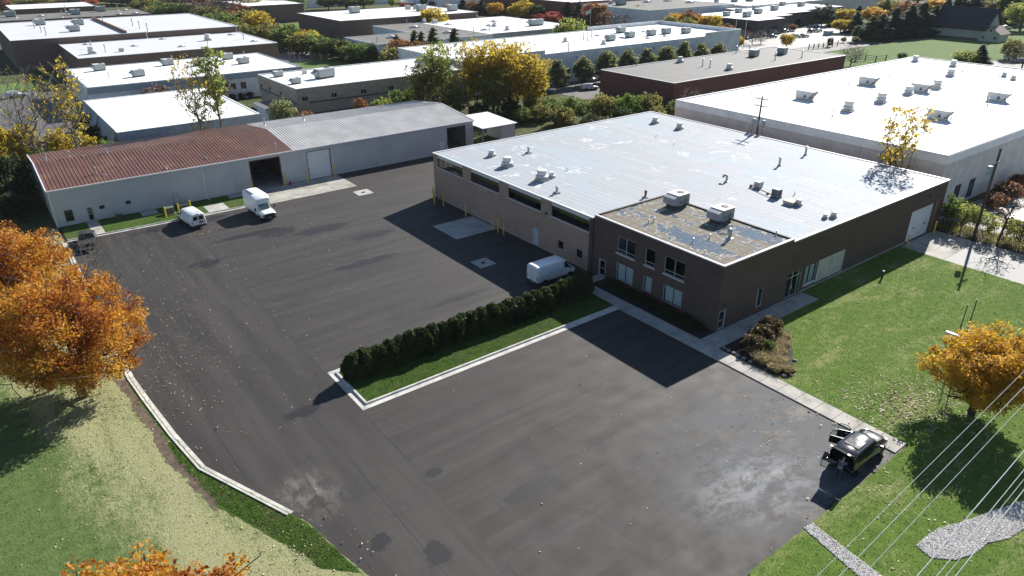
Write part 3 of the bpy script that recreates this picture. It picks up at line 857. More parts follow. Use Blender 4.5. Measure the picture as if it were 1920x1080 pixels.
# ------------------------------------------------------------------ the main brick building
MX0, MX1, MY0, MY1, MH = 51.4, 97.3, 35.62, 87.0, 6.7
OX0, OX1, OY0, OY1, OH = 51.62, 62.9, 35.55, 53.05, 7.05
main = thing('brick_warehouse', (MX0, MY0, 0), 'large brick building with silver flat roof and two-storey brown office corner', 'building')
CL = [(79.3,85.8,4.8,6.5),(70.75,77.25,4.8,6.5),(62.2,68.75,4.8,6.5),(53.65,60.2,4.8,6.5)]
LH = CL + [(62.62,63.76,0,2.3),(57.88,59.0,1.1,2.2),(54.55,55.65,1.06,2.16)]
b = MB(); wall_plane(b,'x',MX0,53.6,MY1,-.05,6.56,LH,.2); b.build('brick_wall', MAT['brick_tan'], main)
b = MB(); b.quad((MX0,53.05,-.05),(MX0,53.6,-.05),(MX0,53.6,6.56),(MX0,53.05,6.56)); b.quad((MX0,53.05,-.05),(OX0+.3,53.05,-.05),(OX0+.3,53.05,6.56),(MX0,53.05,6.56)); b.build('brick_pier', MAT['brick_dark'], main)
b = MB()
wall_plane(b,'y',MY0,OX1,MX1,-.05,6.56,[(62.95,65.72,0,2.95),(66.35,68.6,.2,2.92),(68.72,74.0,.25,2.95),(88.8,94.75,0,4.12)],.2)
b.build('dark_brick_wall', MAT['brick_dark'], main)
b = MB(); wall_plane(b,'x',MX1,MY0,MY1,-.05,6.56,(),-.2); wall_plane(b,'y',MY1,MX0,MX1,-.05,6.56,(),-.2); b.build('rear_wall', MAT['brick_tan'], main)
# pale brick pier and foundation by the garage door
b = MB(); b.box(94.95,95.7,MY0-.06,MY0-.002,0,4.6); b.build('pier', brick_mat('brick_orange',(.26,.125,.075),(.21,.10,.065),(.2,.15,.12)), main)
b = MB(); b.box(65.75,88.7,MY0-.05,MY0-.002,-.05,.2); b.build('foundation', MAT['found'], main)
b = MB(); b.box(MX0-.04,MX0-.002,64,MY1,-.05,.12); b.build('foundation', MAT['found'], main)
# roof: membrane sheet round the office, low metal edge
RZ = MH-.08
b = MB(); b.sheet([(MX0+.1,53.15),(OX1+.1,53.15),(OX1+.1,MY0+.1),(MX1-.1,MY0+.1),(MX1-.1,MY1-.1),(MX0+.1,MY1-.1)], RZ)
main_roof = b.build('roof', MAT['main_roof'], main)
b = MB()
for a in ((MX0-.1,MX0+.18,53.1,MY1+.1),(MX1-.18,MX1+.1,MY0-.08,MY1+.1)): b.box(*a,6.56,MH)
for a in ((OX1+.04,MX1-.18,MY0-.08,MY0+.18),(MX0+.18,MX1-.18,MY1-.18,MY1+.1)): b.box(*a,6.56,MH)
b.build('roof_edge', MAT['coping'], main)
# clerestory strips
for u0,u1,z0,z1 in CL:
    h_ = MB(); bar(h_,'x',MX0+.03,.06,u0+.01,u1-.01,6.14,6.49); h_.build('header_panel', MAT['header'], main)
    n = 5
    window(main,'x',MX0,.2,u0,u1,z0,6.13,mull=[u0+(u1-u0)*i/n for i in range(1,n)],fw=.05,frame=MAT['dark_metal'])
b = MB(); b.box(52.6,52.85,54,86.5,5.0,5.35); b.box(52.68,52.77,54,86.5,5.351,5.45); b.build('crane_beam', plain('beam_olive_yellow',(.24,.20,.03),.7), main)
hinged_door(main,'x',MX0,.2,62.62,63.76,0,2.3,MAT['door_grey'])
for q in LH[5:]: window(main,'x',MX0,.2,*q,glass=MAT['dark_glass'],fw=.06,sill=False)
# front: entrance, window with red spandrels, zinc infill panels, garage door
ent = window(main,'y',MY0,.2,62.95,65.72,0,2.95,mull=[64.05,65.15],trans=[2.35],fw=.09,glass=MAT['glass'],sill=False,name='entrance_screen')
b = MB(); b.box(64.0,64.06,MY0-.05,MY0+.06,1.0,1.4); b.build('handle', MAT['white_metal'], ent)
w = window(main,'y',MY0,.2,66.35,68.6,.66,2.92,mull=[67.45],fw=.08)
for q in ((66.4,67.4),(67.5,68.55)):
    b = MB(); bar(b,'y',MY0+.06,.05,*q,.2,.52); b.build('spandrel', MAT['red_panel'], main)
curtain(main,'y',MY0+.3,66.4,67.35,.7,2.85); curtain(main,'y',MY0+.3,67.6,68.5,.7,2.85)
for i in range(4):
    p = MB(); u = 68.75+i*1.31; p.bbox(u+.01,u+1.29,MY0+.05,MY0+.1,.3,2.9,.008); p.build('infill_panel', MAT['metal_panel'], main)
b = MB(); bar(b,'y',MY0-.02,.16,68.72,74.0,2.9,2.99); bar(b,'y',MY0-.02,.16,73.93,74.05,.25,2.9); b.build('infill_frame', MAT['alu'], main)
overhead_door(main,'y',MY0,.2,88.85,94.7,0,4.1,8,MAT['door_white'])
for u in (90.3,93.2): MB().box(u,u+.5,MY0+.06,MY0+.075,1.52,1.66).build('door_window', MAT['dark_glass'], main)
# office block
OW = [(46.72,49.38,3.75,5.70),(43.92,45.3,3.75,5.70),(39.98,42.66,3.75,5.68)]
OL = [(46.75,49.32,.12,2.62),(44.05,45.28,.3,2.56),(40.0,42.52,.3,2.57)]
OD = (50.92,52.04,.03,2.15)
b = MB(); wall_plane(b,'x',OX0,OY0,OY1,-.05,6.98,OW+OL+[OD],.2)
wall_plane(b,'y',OY0,OX0,OX1,-.05,6.98,[(51.85,52.92,.03,2.15),(57.76,58.86,.12,2.75)],.2)
b.quad((OX1,OY0,6.0),(OX1,MY0+.3,6.0),(OX1,MY0+.3,6.98),(OX1,OY0,6.98)); b.quad((OX1,OY0,-.05),(OX1,MY0,-.05),(OX1,MY0,6.0),(OX1,OY0,6.0))
b.quad((OX0,OY1,6.0),(OX0+.3,OY1,6.0),(OX0+.3,OY1,6.98),(OX0,OY1,6.98))
b.build('office_wall', MAT['brick_office'], main)
for u0,u1,z0,z1 in OW:
    mu = [(u0+u1)/2] if u1-u0 > 2 else []
    window(main,'x',OX0,.2,u0,u1,z0,z1,mull=mu,trans=[z0+.42],fw=.07)
for i,(u0,u1,z0,z1) in enumerate(OL):
    mu = [(u0+u1)/2] if u1-u0 > 2 else []
    window(main,'x',OX0,.2,u0,u1,z0+(.45 if i < 2 else .3),z1,mull=mu,fw=.08,sill=False)
    s = MB(); bar(s,'x',OX0+.06,.05,u0,u1,z0,z0+(.42 if i < 2 else .28)); s.build('spandrel', MAT['red_panel'], main)
    curtain(main,'x',OX0+.3,u0+.1,(u0+u1)/2-.02 if mu else u1-.1,z0+.4,z1-.08,mat=MAT['blind'])
    if mu: curtain(main,'x',OX0+.3,(u0+u1)/2+.1,u1-.1,z0+.4,z1-.08)
hinged_door(main,'x',OX0,.2,*OD,MAT['alu'],glazed=MAT['glass'],knob_side=-1)
hinged_door(main,'y',OY0,.2,51.85,52.92,.03,2.15,MAT['alu'],glazed=MAT['glass'])
window(main,'y',OY0,.2,57.76,58.86,.62,2.75,fw=.08,sill=False); curtain(main,'y',OY0+.3,57.8,58.5,.65,2.7)
b = MB(); bar(b,'y',OY0+.06,.05,57.76,58.86,.12,.58); b.build('spandrel', MAT['red_panel'], main)
office_roof = MB().sheet([(OX0+.1,OY0+.1),(OX1,OY0+.1),(OX1,OY1),(OX0+.1,OY1)], 6.86).build('office_roof', MAT['office_roof'], main)
b = MB(); b.box(OX0-.05,OX0+.2,OY0-.05,OY1+.02,6.93,OH); b.box(OX0+.2,OX1+.05,OY0-.05,OY0+.2,6.93,OH)
b.box(OX0+.14,OX0+.19,OY0+.14,OY1,6.86,6.93); b.box(OX0+.19,OX1,OY0+.14,OY0+.19,6.86,6.93); b.build('office_coping', MAT['coping_pink'], main)
b = MB(); b.box(OX1-.22,OX1+.04,OY0+.3,OY1+.04,6.6,6.99); b.box(OX0+.3,OX1-.22,OY1-.22,OY1+.04,6.6,6.99); b.build('flashing', MAT['black_flash'], main)
for q in ((MX0-.28,MX0-.002,60.9,61.18,4.78,5.04),(OX0-.2,OX0-.002,51.4,51.6,2.35,2.5),(52.4,52.65,OY0-.2,OY0-.002,2.62,2.78),(92.4,92.7,MY0-.3,MY0-.002,5.4,5.62)):
    MB().bbox(*q,.04).build('wall_lamp', MAT['dark_metal'], main)
# small fittings on the membrane
for px in ((62.39, 78.52), (53.83, 62.14)): fit(main_roof,'vent_stack',*px,RZ)
for px, s in (((61.01, 68.49),.35), ((82.6, 68.73),.3), ((76.27, 44.24),.4), ((84.09, 73.73),.3)): fit(main_roof,'vent_pipe',*px,RZ,(s*1.6,s*1.6,s))
for px in ((85.5, 52.61), (93.18, 53.53)): fit(main_roof,'vent_pipe',*px,RZ,(1.9,1.9,1.0))
fit(main_roof,'equipment_box',*(75.27, 48.66),RZ,.8)
for px in ((55.43, 47.84), (56.27, 41.04), (54.14, 41.4), (62.56, 37.52), (54.49, 47.74)): fit(office_roof,'vent_pipe',*px,6.86,(.8,.8,.4))

# ------------------------------------------------------------------ the long metal building
LX0, LXM, LX1, LY0, LYR, LY1, LE, LR_ = 4.6, 37.6, 71.5, 106.35, 117.1, 128.0, 5.1, 6.3
shed = thing('metal_warehouse', (LX0, LY0, 0), 'long low metal building, half with red ribbed roof and half grey', 'building')
LO = [(5.8,6.78,.58,2.16),(8.34,9.21,.03,2.12),(9.95,10.62,1.46,1.98),(13.25,13.88,1.45,1.97),(27.3,28.4,.03,2.18),(30.82,35.4,0,4.46),(39.8,43.7,0,4.44),(64.35,65.3,.03,2.1),(65.95,69.75,0,4.42)]
b = MB(); wall_plane(b,'y',LY0,LX0,LX1,-.05,LE,LO,.2)
wall_plane(b,'y',LY1,LX0,LX1,-.05,LE,(),-.2)
for x in (LX0, LX1):
    b._add([(x,LY0,-.05),(x,LY1,-.05),(x,LY1,LE),(x,LYR,LR_),(x,LY0,LE)], [(0,1,2,3,4)])
b.build('wall', MAT['shed_wall'], shed)
b = MB(); x = LX0+.15
while x < LX1-.1:
    zs = [(.0, LE-.03)]
    for h in LO:
        if h[0]-.05 < x < h[1]+.05:
            zs = [s for s in ((.0,h[2]-.02),(h[3]+.1,LE-.03)) if s[1]-s[0] > .1]
    for z0, z1 in zs: b.box(x-.025,x+.025,LY0-.03,LY0-.001,z0,z1)
    x += .31
y = LY0+.15
while y < LY1-.1:
    zt = LE+(LR_-LE)*(1-abs(y-LYR)/(LYR-LY0))-.06
    b.box(LX0-.03,LX0-.001,y-.025,y+.025,0,zt); b.box(LX1+.001,LX1+.03,y-.025,y+.025,0,zt); y += .31
b.build('siding_rib', MAT['shed_wall'], shed, kind='stuff')
def rib_roof(nm, x0, x1, mat):
    b = MB(); o = .25
    sl = (LR_-LE)/(LYR-LY0); ye, ze = LY0-o, LE+.08-o*sl; yb, zb = LY1+o, LE+.08-o*sl; zr = LR_+.08
    b.quad((x0,ye,ze),(x1,ye,ze),(x1,LYR,zr),(x0,LYR,zr)); b.quad((x0,LYR,zr),(x1,LYR,zr),(x1,yb,zb),(x0,yb,zb))
    x = x0+.1
    while x < x1-.05:
        for (ya,za,yc,zc) in ((ye,ze,LYR,zr),(LYR,zr,yb,zb)):
            b._add([(x-.05,ya,za),(x-.025,ya,za+.06),(x+.025,ya,za+.06),(x+.05,ya,za),(x-.05,yc,zc),(x-.025,yc,zc+.06),(x+.025,yc,zc+.06),(x+.05,yc,zc)], [(0,1,5,4),(1,2,6,5),(2,3,7,6),(0,3,2,1)])
        x += .46
    return b.build(nm, mat, shed)
red_roof = rib_roof('roof', LX0-.12, LXM, MAT['roof_red']); red_roof['label'] = 'red-brown ribbed metal roof'
grey_roof = rib_roof('roof', LXM+.004, LX1+.12, MAT['roof_galv']); grey_roof['label'] = 'pale grey ribbed metal roof'
b = MB(); b.box(LX0-.12,LX1+.12,LY0-.36,LY0-.252,LE-.10,LE+.075); b.build('gutter', MAT['shed_trim'], shed)
b = MB()
for x in (LX0-.13, LX1+.125):
    for s in (-1,1):
        ye = LY0-.25 if s < 0 else LY1+.25
        b._add([(x-.06,ye,LE-.1),(x+.06,ye,LE-.1),(x+.06,LYR,LR_+.0),(x-.06,LYR,LR_+.0),(x-.06,ye,LE+.14),(x+.06,ye,LE+.14),(x+.06,LYR,LR_+.17),(x-.06,LYR,LR_+.17)], [(0,1,2,3),(4,7,6,5),(0,4,5,1),(1,5,6,2),(3,2,6,7),(0,3,7,4)])
b.build('rake_trim', MAT['shed_trim'], shed)
for x in (LX0+.06, 23.9, 52.3, 71.4):
    p = MB(); p.tube([(x,LY0-.3,LE-.1),(x,LY0-.1,LE-.35),(x,LY0-.1,.35),(x+(.05 if x < 60 else 0),LY0-.1 if x != 23.9 else LY0-1.2,.22)], .055, 8); p.build('downspout', MAT['shed_trim'], shed, smooth=True)
window(shed,'y',LY0,.2,*LO[0],glass=MAT['dark_glass'],frame=MAT['dark_metal'],sill=False)
for q in (LO[2],LO[3]): window(shed,'y',LY0,.2,*q,glass=MAT['dark_glass'],frame=MAT['dark_metal'],sill=False,fw=.04)
hinged_door(shed,'y',LY0,.2,*LO[1],MAT['alu'],glazed=MAT['dark_glass'])
hinged_door(shed,'y',LY0,.2,*LO[4],MAT['shed_wall']); hinged_door(shed,'y',LY0,.2,*LO[7],MAT['header'])
overhead_door(shed,'y',LY0,.2,39.85,43.65,0,4.4,8,MAT['door_white'])
plain('jamb_rust',(.16,.075,.055),.7)
for u0,u1,z1 in ((30.82,35.4,4.46),(65.95,69.75,4.42)):
    b = MB(); b.box(u0-.1,u0,LY0-.05,LY0+.2,0,z1+.1); b.box(u1,u1+.1,LY0-.05,LY0+.2,0,z1+.1); b.box(u0,u1,LY0-.05,LY0+.2,z1,z1+.1)
    b.build('door_jamb', bpy.data.materials['jamb_rust'], shed)
MB().box(LX0+.1,LX1-.1,LY0+.1,LY1-.1,-.1,.01).build('floor_slab', MAT['apron'], shed)
plain('plywood_dim',(.11,.10,.09),.8)
for q in ((36.6,36.75,LY0+.2,119.9),(64.9,65.0,LY0+.2,119.9),(LX0+.3,LX1-.3,120,120.1)): MB().box(*q,0,LE).build('inner_partition', bpy.data.materials['plywood_dim'], shed)
p = MB(); p.bbox(19.42,20.08,LY0-.25,LY0-.035,.45,1.78,.02); p.build('meter_box', MAT['unit_beige'], shed)
for px, s in (((6.18, 118.09),1.0), ((9.01, 117.32),1.0), ((10.69, 116.73),.35), ((13.78, 116.89),.8)): fit(red_roof,'vent_pipe',*px,6.05,(1.5,1.5,s))
for px, s in (((10.96, 109.44),1.0), ((11.8, 108.28),.3), ((19.47, 107.21),.3), ((25.36, 108.48),.35), ((27, 108.31),.25), ((35.59, 107.82),.9)): fit(red_roof,'vent_pipe',*px,LE+.1,(1.4,1.4,s))
for px, s in (((38.59, 120.75),1.0), ((45.43, 120.58),.8)): fit(grey_roof,'vent_pipe',*px,6.2,(1.4,1.4,s))
# lean-to at its right end
lt = thing('lean_to_shed', (71.7,104.2,0), 'small open lean-to with white sloping roof beside the grey end', 'shed')
b = MB(); b._add([(71.75,103.6,3.95),(79.6,103.6,3.95),(79.6,113.2,4.35),(71.75,113.2,4.35),(71.75,103.6,4.07),(79.6,103.6,4.07),(79.6,113.2,4.47),(71.75,113.2,4.47)], [(0,3,2,1),(4,5,6,7),(0,1,5,4),(1,2,6,5),(2,3,7,6),(3,0,4,7)]); b.build('roof', MAT['white_metal'], lt)
b = MB(); b.box(76.0,79.4,104.0,104.08,0,3.94); b.box(79.32,79.4,104.08,113.0,0,4.0); b.build('wall', MAT['shed_wall'], lt)
b = MB(); x = 76.15
while x < 79.35: b.box(x-.025,x+.025,103.97,103.999,0,3.9); x += .31
b.build('siding_rib', MAT['shed_wall'], lt, kind='stuff')
for x in (72.0,75.9):
    p = MB(); p.box(x,x+.14,104.0,104.14,0,3.9); p.build('post', MAT['galv'], lt)

# ------------------------------------------------------------------ buildings around
t, r = flat_building('warehouse','huge white-roofed warehouse with pale panel walls beside the brick building', 101.8,190.0,38.3,85.3,8.5, MAT['precast'],MAT['white_roof'],.2,MAT['precast_white'],front=[(107.4,109.4,.3,3.2),(112.0,114.0,.3,3.2)],panels=6.0,band=1.25)
wh_roof = r
for px, k in (((121.4, 71.77),0), ((144.45, 72.48),0), ((147.46, 49.92),0), ((123.96, 49.49),0), ((145.25, 62.55),.4)): fit(r,'rooftop_unit_hooded',*px,8.3,(1.05,1.05,.95),R(-90+8*k))
for px, s in (((118.08, 61.65),1.35),((129.5, 61.91),1.35),((140.81, 62.61),1.2),((151.17, 62.18),1.3),((182.85, 81.52),1.1),((182.31, 72.66),1.1),((168.15, 67.04),1.2),((176.48, 59.78),.8),((173.66, 57.01),.8)): fit(r,'exhaust_fan',*px,8.3,s)
for px in ((111.82, 60.76),(156.59, 74.26),(126, 48.41),(176.11, 67.95),(141.55, 49.17),(176.5, 60.61),(126.93, 73.93),(140.84, 74.5),(146.22, 61.12)): fit(r,'vent_pipe',*px,8.3,1.0)
t, r = flat_building('warehouse','maroon brick building with grey flat roof in front of the pear row', 121.0,189.0,102.3,125.0,7.0, MAT['brick_red'],MAT['maroon_roof_top'],.12,MAT['coping'])
for px in ((168.41, 116.45),(177.81, 114.23)): fit(r,'rooftop_unit',*px,6.88,1.3,R(15))
for px in ((145.08, 121.52),(145.25, 106.64)): fit(r,'exhaust_fan',*px,6.88,1.1)
for px in ((144.1, 113.63),(144.22, 111.47),(169.74, 123.06),(167.1, 109.07),(175.84, 107.05),(132.68, 124.54),(174.37, 122.13)): fit(r,'vent_pipe',*px,6.88,1.5)
b = MB(); b.box(120.9,120.98,107.0,110.5,0,3.6); b.build('overhead_door', MAT['precast_cool'], t)
lh = [(y,y+1.6,1.6,3.4) for y in ()]
fr = [(128.9,131.2,.8,3.5),(137.5,138.9,1.0,3.2),(147.5,149.0,1.0,3.2),(121.3,123.3,.3,3.0),(157,158.5,1.0,3.2),(173.5,175,1.0,3.2),(183,184.5,1.0,3.2)]
t, r = flat_building('warehouse','long pale grey building with white roof behind the pear row', 98.0,204.0,147.2,182.0,8.0, MAT['precast_cool'],MAT['white_roof'],.2,MAT['precast_cool'],front=fr,panels=6.2)
b = MB(); b.box(186.5,204.05,147.0,147.35,7.95,9.0); b.box(203.7,204.05,147.35,182.05,7.95,9.0); b.box(169,203.7,181.7,182.05,7.95,9.0); b.build('parapet', MAT['precast_cool'], t); MB().box(98,122.0,147.0,147.35,7.95,9.0).build('parapet', MAT['precast_cool'], t)
for px in ((156.42, 158.3),(166.8, 160.31),(173.86, 171.28),(176.14, 160.15),(183.17, 160.24),(189.31, 157.36)): fit(r,'rooftop_unit',*px,7.8,1.25,R(0))
for px in ((161.78, 169.5),(161.82, 162.45),(177.56, 170.34),(180.85, 167.79),(163.75, 160.95),(169.19, 155.02),(177.43, 155.56)): fit(r,'skylight',*px,7.8,1.0)
for px in ((144.21, 164.55),(148.9, 153.19)): fit(r,'exhaust_fan',*px,7.8,1.0)
for px in ((151.02, 164.12),(151.15, 162.38),(158.41, 168.56),(132.06, 149.26),(131.83, 163.44)): fit(r,'vent_pipe',*px,7.8,1.7)
for x in (133,148,163,178): MB().bbox(x,x+.35,146.85,147.1,6.2,6.5,.05).build('wall_lamp', MAT['dark_metal'], t)
b = MB(); b.box(139.8,145.6,147.0,147.1,0,4.4); b.build('overhead_door', MAT['precast_white'], t)
tw = [(55.05,56.35,4.3,5.3),(61.55,62.9,4.3,5.3),(68.4,69.85,4.3,5.3),(75.1,76.55,4.3,5.3),(81.8,83.3,4.2,5.2)]
t, r = flat_building('office_building','tan block building with small dark windows behind the grey metal roof', 54.0,96.0,145.3,168.3,7.0, MAT['block_tan'],MAT['white_roof'],.2,MAT['coping'],left=[(154.4,155.5,4.2,5.1),(160.9,162.1,4.2,5.1),(166.4,167.6,4.2,5.1)],front=tw)
for q in ((56.5,95.9,145.22,145.298,3.75,4.1),(53.92,53.998,145.4,168.2,3.75,4.1),(56.5,95.9,145.22,145.298,1.4,1.75)): MB().box(*q).build('band_course', MAT['band_blue'], t)
fit(r,'rooftop_unit',*(64.8, 155.5),6.8,(1.9,1.5,1.5),R(12)); fit(r,'rooftop_unit',*(57.02, 163.28),6.8,.9); fit(r,'rooftop_unit',*(56.8, 152.31),6.8,.9); fit(r,'rooftop_unit',*(91.21, 156.52),6.8,1.3); fit(r,'equipment_box',*(63.16, 163.14),6.8,.8)
cn = thing('entrance_canopy', (47,147,0), 'blue-grey flat entrance block at the tan building corner', 'building')
b = MB(); b.box(47.5,53.9,146.5,154,2.6,3.6); b.build('fascia', MAT['bluegrey'], cn)
b = MB(); b.box(48.0,53.9,147,153.5,0,2.6); b.build('wall', MAT['bluegrey'], cn)
b = MB(); b.box(47.7,53.85,146.7,153.8,3.602,3.62); b.build('roof', MAT['maroon_roof_top'], cn)
t, r = flat_building('warehouse','square white-roofed building directly behind the red metal roof', 18.0,42.2,133.8,167.5,5.5, MAT['bluegrey'],MAT['white_roof'],.1,MAT['white_metal'])
b = MB()
for y0, y1 in ((135.0,149.5),(151.5,166.5)):
    b._add([(17.95,y0,4.0),(17.95,y1,4.0),(17.95,y1,5.6),(17.95,y0,5.6),(16.4,y0+.4,1.2),(16.4,y1-.4,1.2)], [(0,1,2,3),(0,4,5,1),(3,2,5,4),(0,3,4),(1,5,2)])
b.build('awning', MAT['bluegrey'], t)
t, r = flat_building('warehouse','long white-roofed building with pale walls, second behind the red roof', 20.6,68.8,179.6,211.5,6.0, MAT['precast_cool'],MAT['white_roof'],.15,MAT['bluegrey'],front=[(50.6,52.0,2.2,3.7),(53.1,54.5,2.1,3.75)])
b = MB(); b.box(20.5,68.9,179.4,179.59,4.6,5.88); b.build('fascia', MAT['bluegrey'], t)
for px in ((27.22, 204.68),(32.95, 189.48),(42.78, 203.39),(48.86, 197.59),(58.23, 204.38),(59.17, 194.14)): fit(r,'rooftop_unit',*px,5.85,1.15,R(10))
for px in ((26.74, 189.68),(52.56, 194.74),(63.1, 205.65),(55.93, 206.15)): fit(r,'vent_pipe',*px,5.85,1.2)
t, r = flat_building('warehouse','brown brick building with pale roof, third behind the red roof', 25.2,78.5,221.5,258.0,7.0, MAT['brick_far'],MAT['maroon_roof_top'],.12,MAT['white_metal'])
r.data.materials[0] = plain('membrane_pale',(.56,.565,.575),.75,var=.05,sc=.3,fine=.1)
for px in ((31.79, 252.66),(42.39, 239.86),(53.02, 230.13),(53.13, 252.56),(73.85, 251),(74.09, 229.53)): fit(r,'skylight',*px,6.88,1.1)
for px in ((29.78, 229.94),(63.66, 240.96)): fit(r,'exhaust_fan',*px,6.88,1.5)
for px in ((49.58, 257.06),(77.38, 256.03),(73.39, 236.85),(31.59, 242.31),(33.29, 231.21)): fit(r,'vent_pipe',*px,6.88,1.6)
fit(r,'equipment_box',*(37.05, 229.66),6.88,1.0)
t, r = flat_building('warehouse','white-roofed building with brown parapet wall behind the brown brick building', 13.5,79.0,258.4,320.0,8.8, MAT['brick_far'],MAT['white_roof'],.15,MAT['white_metal'])
r.data.materials[0] = bpy.data.materials['membrane_pale']
b = MB(); b.box(44.0,44.5,258.8,318,8.7,9.5); b.build('dividing_parapet', plain('brick_cap_orange',(.22,.11,.07),.8), t)
for px in ((26.07, 305.54),(36.67, 297.29),(32.34, 275.64)): fit(r,'rooftop_unit',*px,8.65,1.4)
for px in ((23.23, 294.76),(23.5, 278.69),(23.59, 267.7),(50.74, 281.89),(50.73, 271.29),(51, 261.14),(45.37, 304.56)): fit(r,'vent_pipe',*px,8.65,1.9)
t, r = flat_building('warehouse','brown brick building with grey gravel roof and domes at the far left', -20.0,72.0,351.0,382.0,7.0, MAT['brick_far'],MAT['grey_roof'],.12,MAT['black_flash'])
for px in ((56.53, 377.2),(44.97, 366.45),(22.07, 372.12)): fit(r,'rooftop_unit',*px,6.88,1.6)
for px in ((32.52, 366.94),(43.99, 376.89),(66.17, 376.66),(66.23, 356.21),(59.72, 354.91)): fit(r,'skylight',*px,6.88,1.5)
for px in ((38.71, 356.16),(23.53, 365.11),(43.9, 387.09),(63.49, 378.76)): fit(r,'vent_pipe',*px,6.88,2.0)
t, r = flat_building('warehouse','farthest white-roofed building in the top left corner', 25.5,60.0,413.0,445.0,7.0, MAT['brick_far'],MAT['white_roof'],.15)
t, r = flat_building('warehouse','dark brick building with white roof beyond the hedge trees', 117.5,180.0,261.5,303.0,8.0, MAT['brick_far'],MAT['white_roof'],.12,MAT['coping'])
for px in ((136.69, 289.07),(163.81, 280.84),(174.26, 272.66)): fit(r,'rooftop_unit',*px,7.88,1.8)
fit(r,'equipment_box',*(163.36, 291.52),7.88,1.8); fit(r,'equipment_box',*(165.94, 289.49),7.88,1.6)
b = MB(); b.box(117.3,117.45,268,272,0,4.2); b.build('overhead_door', MAT['dark_metal'], t)
gb = thing('low_building', (104,205.7,0), 'low pale-walled building with grey gravel roof and skylight domes', 'building')
GP = [(104,205.7),(147.2,205.7),(147.2,256),(127.9,256),(127.9,229),(104,229)]
b = MB()
for i in range(6):
    (xa,ya),(xb,yb) = GP[i], GP[(i+1)%6]; b.quad((xa,ya,-.05),(xb,yb,-.05),(xb,yb,6.0),(xa,ya,6.0))
b.build('wall', MAT['precast_cool'], gb)
r = MB().sheet(GP, 5.98).build('roof', MAT['grey_roof'], gb)
b = MB()
for i in range(6):
    (xa,ya),(xb,yb) = GP[i], GP[(i+1)%6]; b.box(min(xa,xb)-.15,max(xa,xb)+.15,min(ya,yb)-.15,max(ya,yb)+.15,5.95+.002*i,6.08+.002*i)
b.build('coping', MAT['coping'], gb)
for px in ((115.78, 218.48),(137.17, 240.86),(137.75, 218.79)): fit(r,'skylight',*px,6.0,1.9)
for px in ((140.62, 252.51),(143.86, 212.03),(104.88, 207.94)): fit(r,'vent_pipe',*px,6.0,1.6)
t, r = flat_building('warehouse','white-roofed building left of the yellow round tree', 147.4,190.5,208.0,258.0,6.0, MAT['found'],MAT['white_roof'],.12,MAT['bluegrey'])
for px in ((153.04, 242.84),(163.2, 230.03),(153.57, 219.14),(174.04, 241.97)): fit(r,'skylight',*px,5.88,1.5)
for px in ((149.93, 255.46),(163.68, 227.25),(159.91, 214.21)): fit(r,'exhaust_fan',*px,5.88,1.2)
for px in ((171.29, 249.56),(177.13, 236.89),(150.56, 217.16),(152.95, 215.31),(148.47, 243.93)): fit(r,'vent_pipe',*px,5.88,1.6)
fit(r,'rooftop_unit',*(178.37, 220.64),5.88,(2.6,1.6,1.6)); fit(r,'equipment_box',*(152.16, 251.12),5.88,1.6)
t, r = flat_building('warehouse','pale blue-grey building with brown roof behind the red and green trees', 242.0,300.0,222.0,264.5,8.0, MAT['precast_cool'],MAT['grey_roof'],.12,MAT['precast_cool'],panels=9.0)
for px in ((275.16, 254.66),(288.2, 253.3),(288.76, 239.61)): fit(r,'skylight',*px,7.9,2.2)
fit(r,'rooftop_unit',*(253.45, 250.8),7.9,2.0); fit(r,'equipment_box',*(254.25, 258.34),7.9,1.5)
t, r = flat_building('warehouse','maroon building with bright roof at the top edge behind the pines', 236.0,330.0,266.0,340.0,9.0, MAT['brick_red'],MAT['white_roof'],.12,MAT['bluegrey'])
t, r = flat_building('warehouse','far tan building with crowded white roof at the top right', 300.5,420.0,215.0,300.0,7.5, MAT['precast'],MAT['white_roof'],.12,MAT['coping'])
for i in range(9): fit(r,'rooftop_unit',306+i*9.5+rnd.uniform(-2,2),226+rnd.uniform(-5,22),7.38,rnd.uniform(1.2,1.8),rnd.uniform(0,3))
dk = thing('office_building', (258.4,179,0), 'dark brick office with stepped white roofs by the far car park', 'building')
for i,(x0,x1,y0,y1,h) in enumerate(((258.4,276.5,179.0,212.0,6.0),(276.5,291.5,185.3,212.0,6.0),(291.5,312.0,189.3,220.0,6.2),(312.0,345.0,193,232.0,6.4))):
    b = MB(); e = .02*i
    wall_plane(b,'x',x0,y0,y1,-.05,h-.06,[(y0+3+k*5,y0+5.2+k*5,1.2,3.6) for k in range(int((y1-y0-6)/5))] if i == 0 else (),.15); wall_plane(b,'y',y0,x0,x1,-.05,h-.06,[(x0+2,x0+7,.2,3.2),(x0+9,x0+14,.2,3.2)],.15); wall_plane(b,'x',x1,y0,y1,-.05,h-.06,(),-.15); wall_plane(b,'y',y1,x0,x1,-.05,h-.06,(),-.15)
    b.build('wall', plain('brick_charcoal',(.075,.06,.056),.9,var=.2) if i == 0 else bpy.data.materials['brick_charcoal'], dk)
    r = MB().box(x0-.3,x1-.02,y0-.3,y1+.3,h-.06+e,h+.1+e).build('roof', MAT['white_roof'], dk)
    fit(r,'rooftop_unit',(x0+x1)/2,y0+12,h+.1+e,1.5); fit(r,'rooftop_unit',(x0+x1)/2-3,y0+20,h+.1+e,1.3)
    if i == 0:
        for k in range(5):
            g = MB(); g.box(x0+.1,x0+.13,y0+3+k*5,y0+5.2+k*5,1.2,3.6); g.build('window', MAT['dark_glass'], dk)
    for k in range(2):
        g = MB(); g.box(x0+2+k*7,x0+7+k*7,y0+.1,y0+.13,.2,3.2); g.build('window', MAT['dark_glass'], dk)
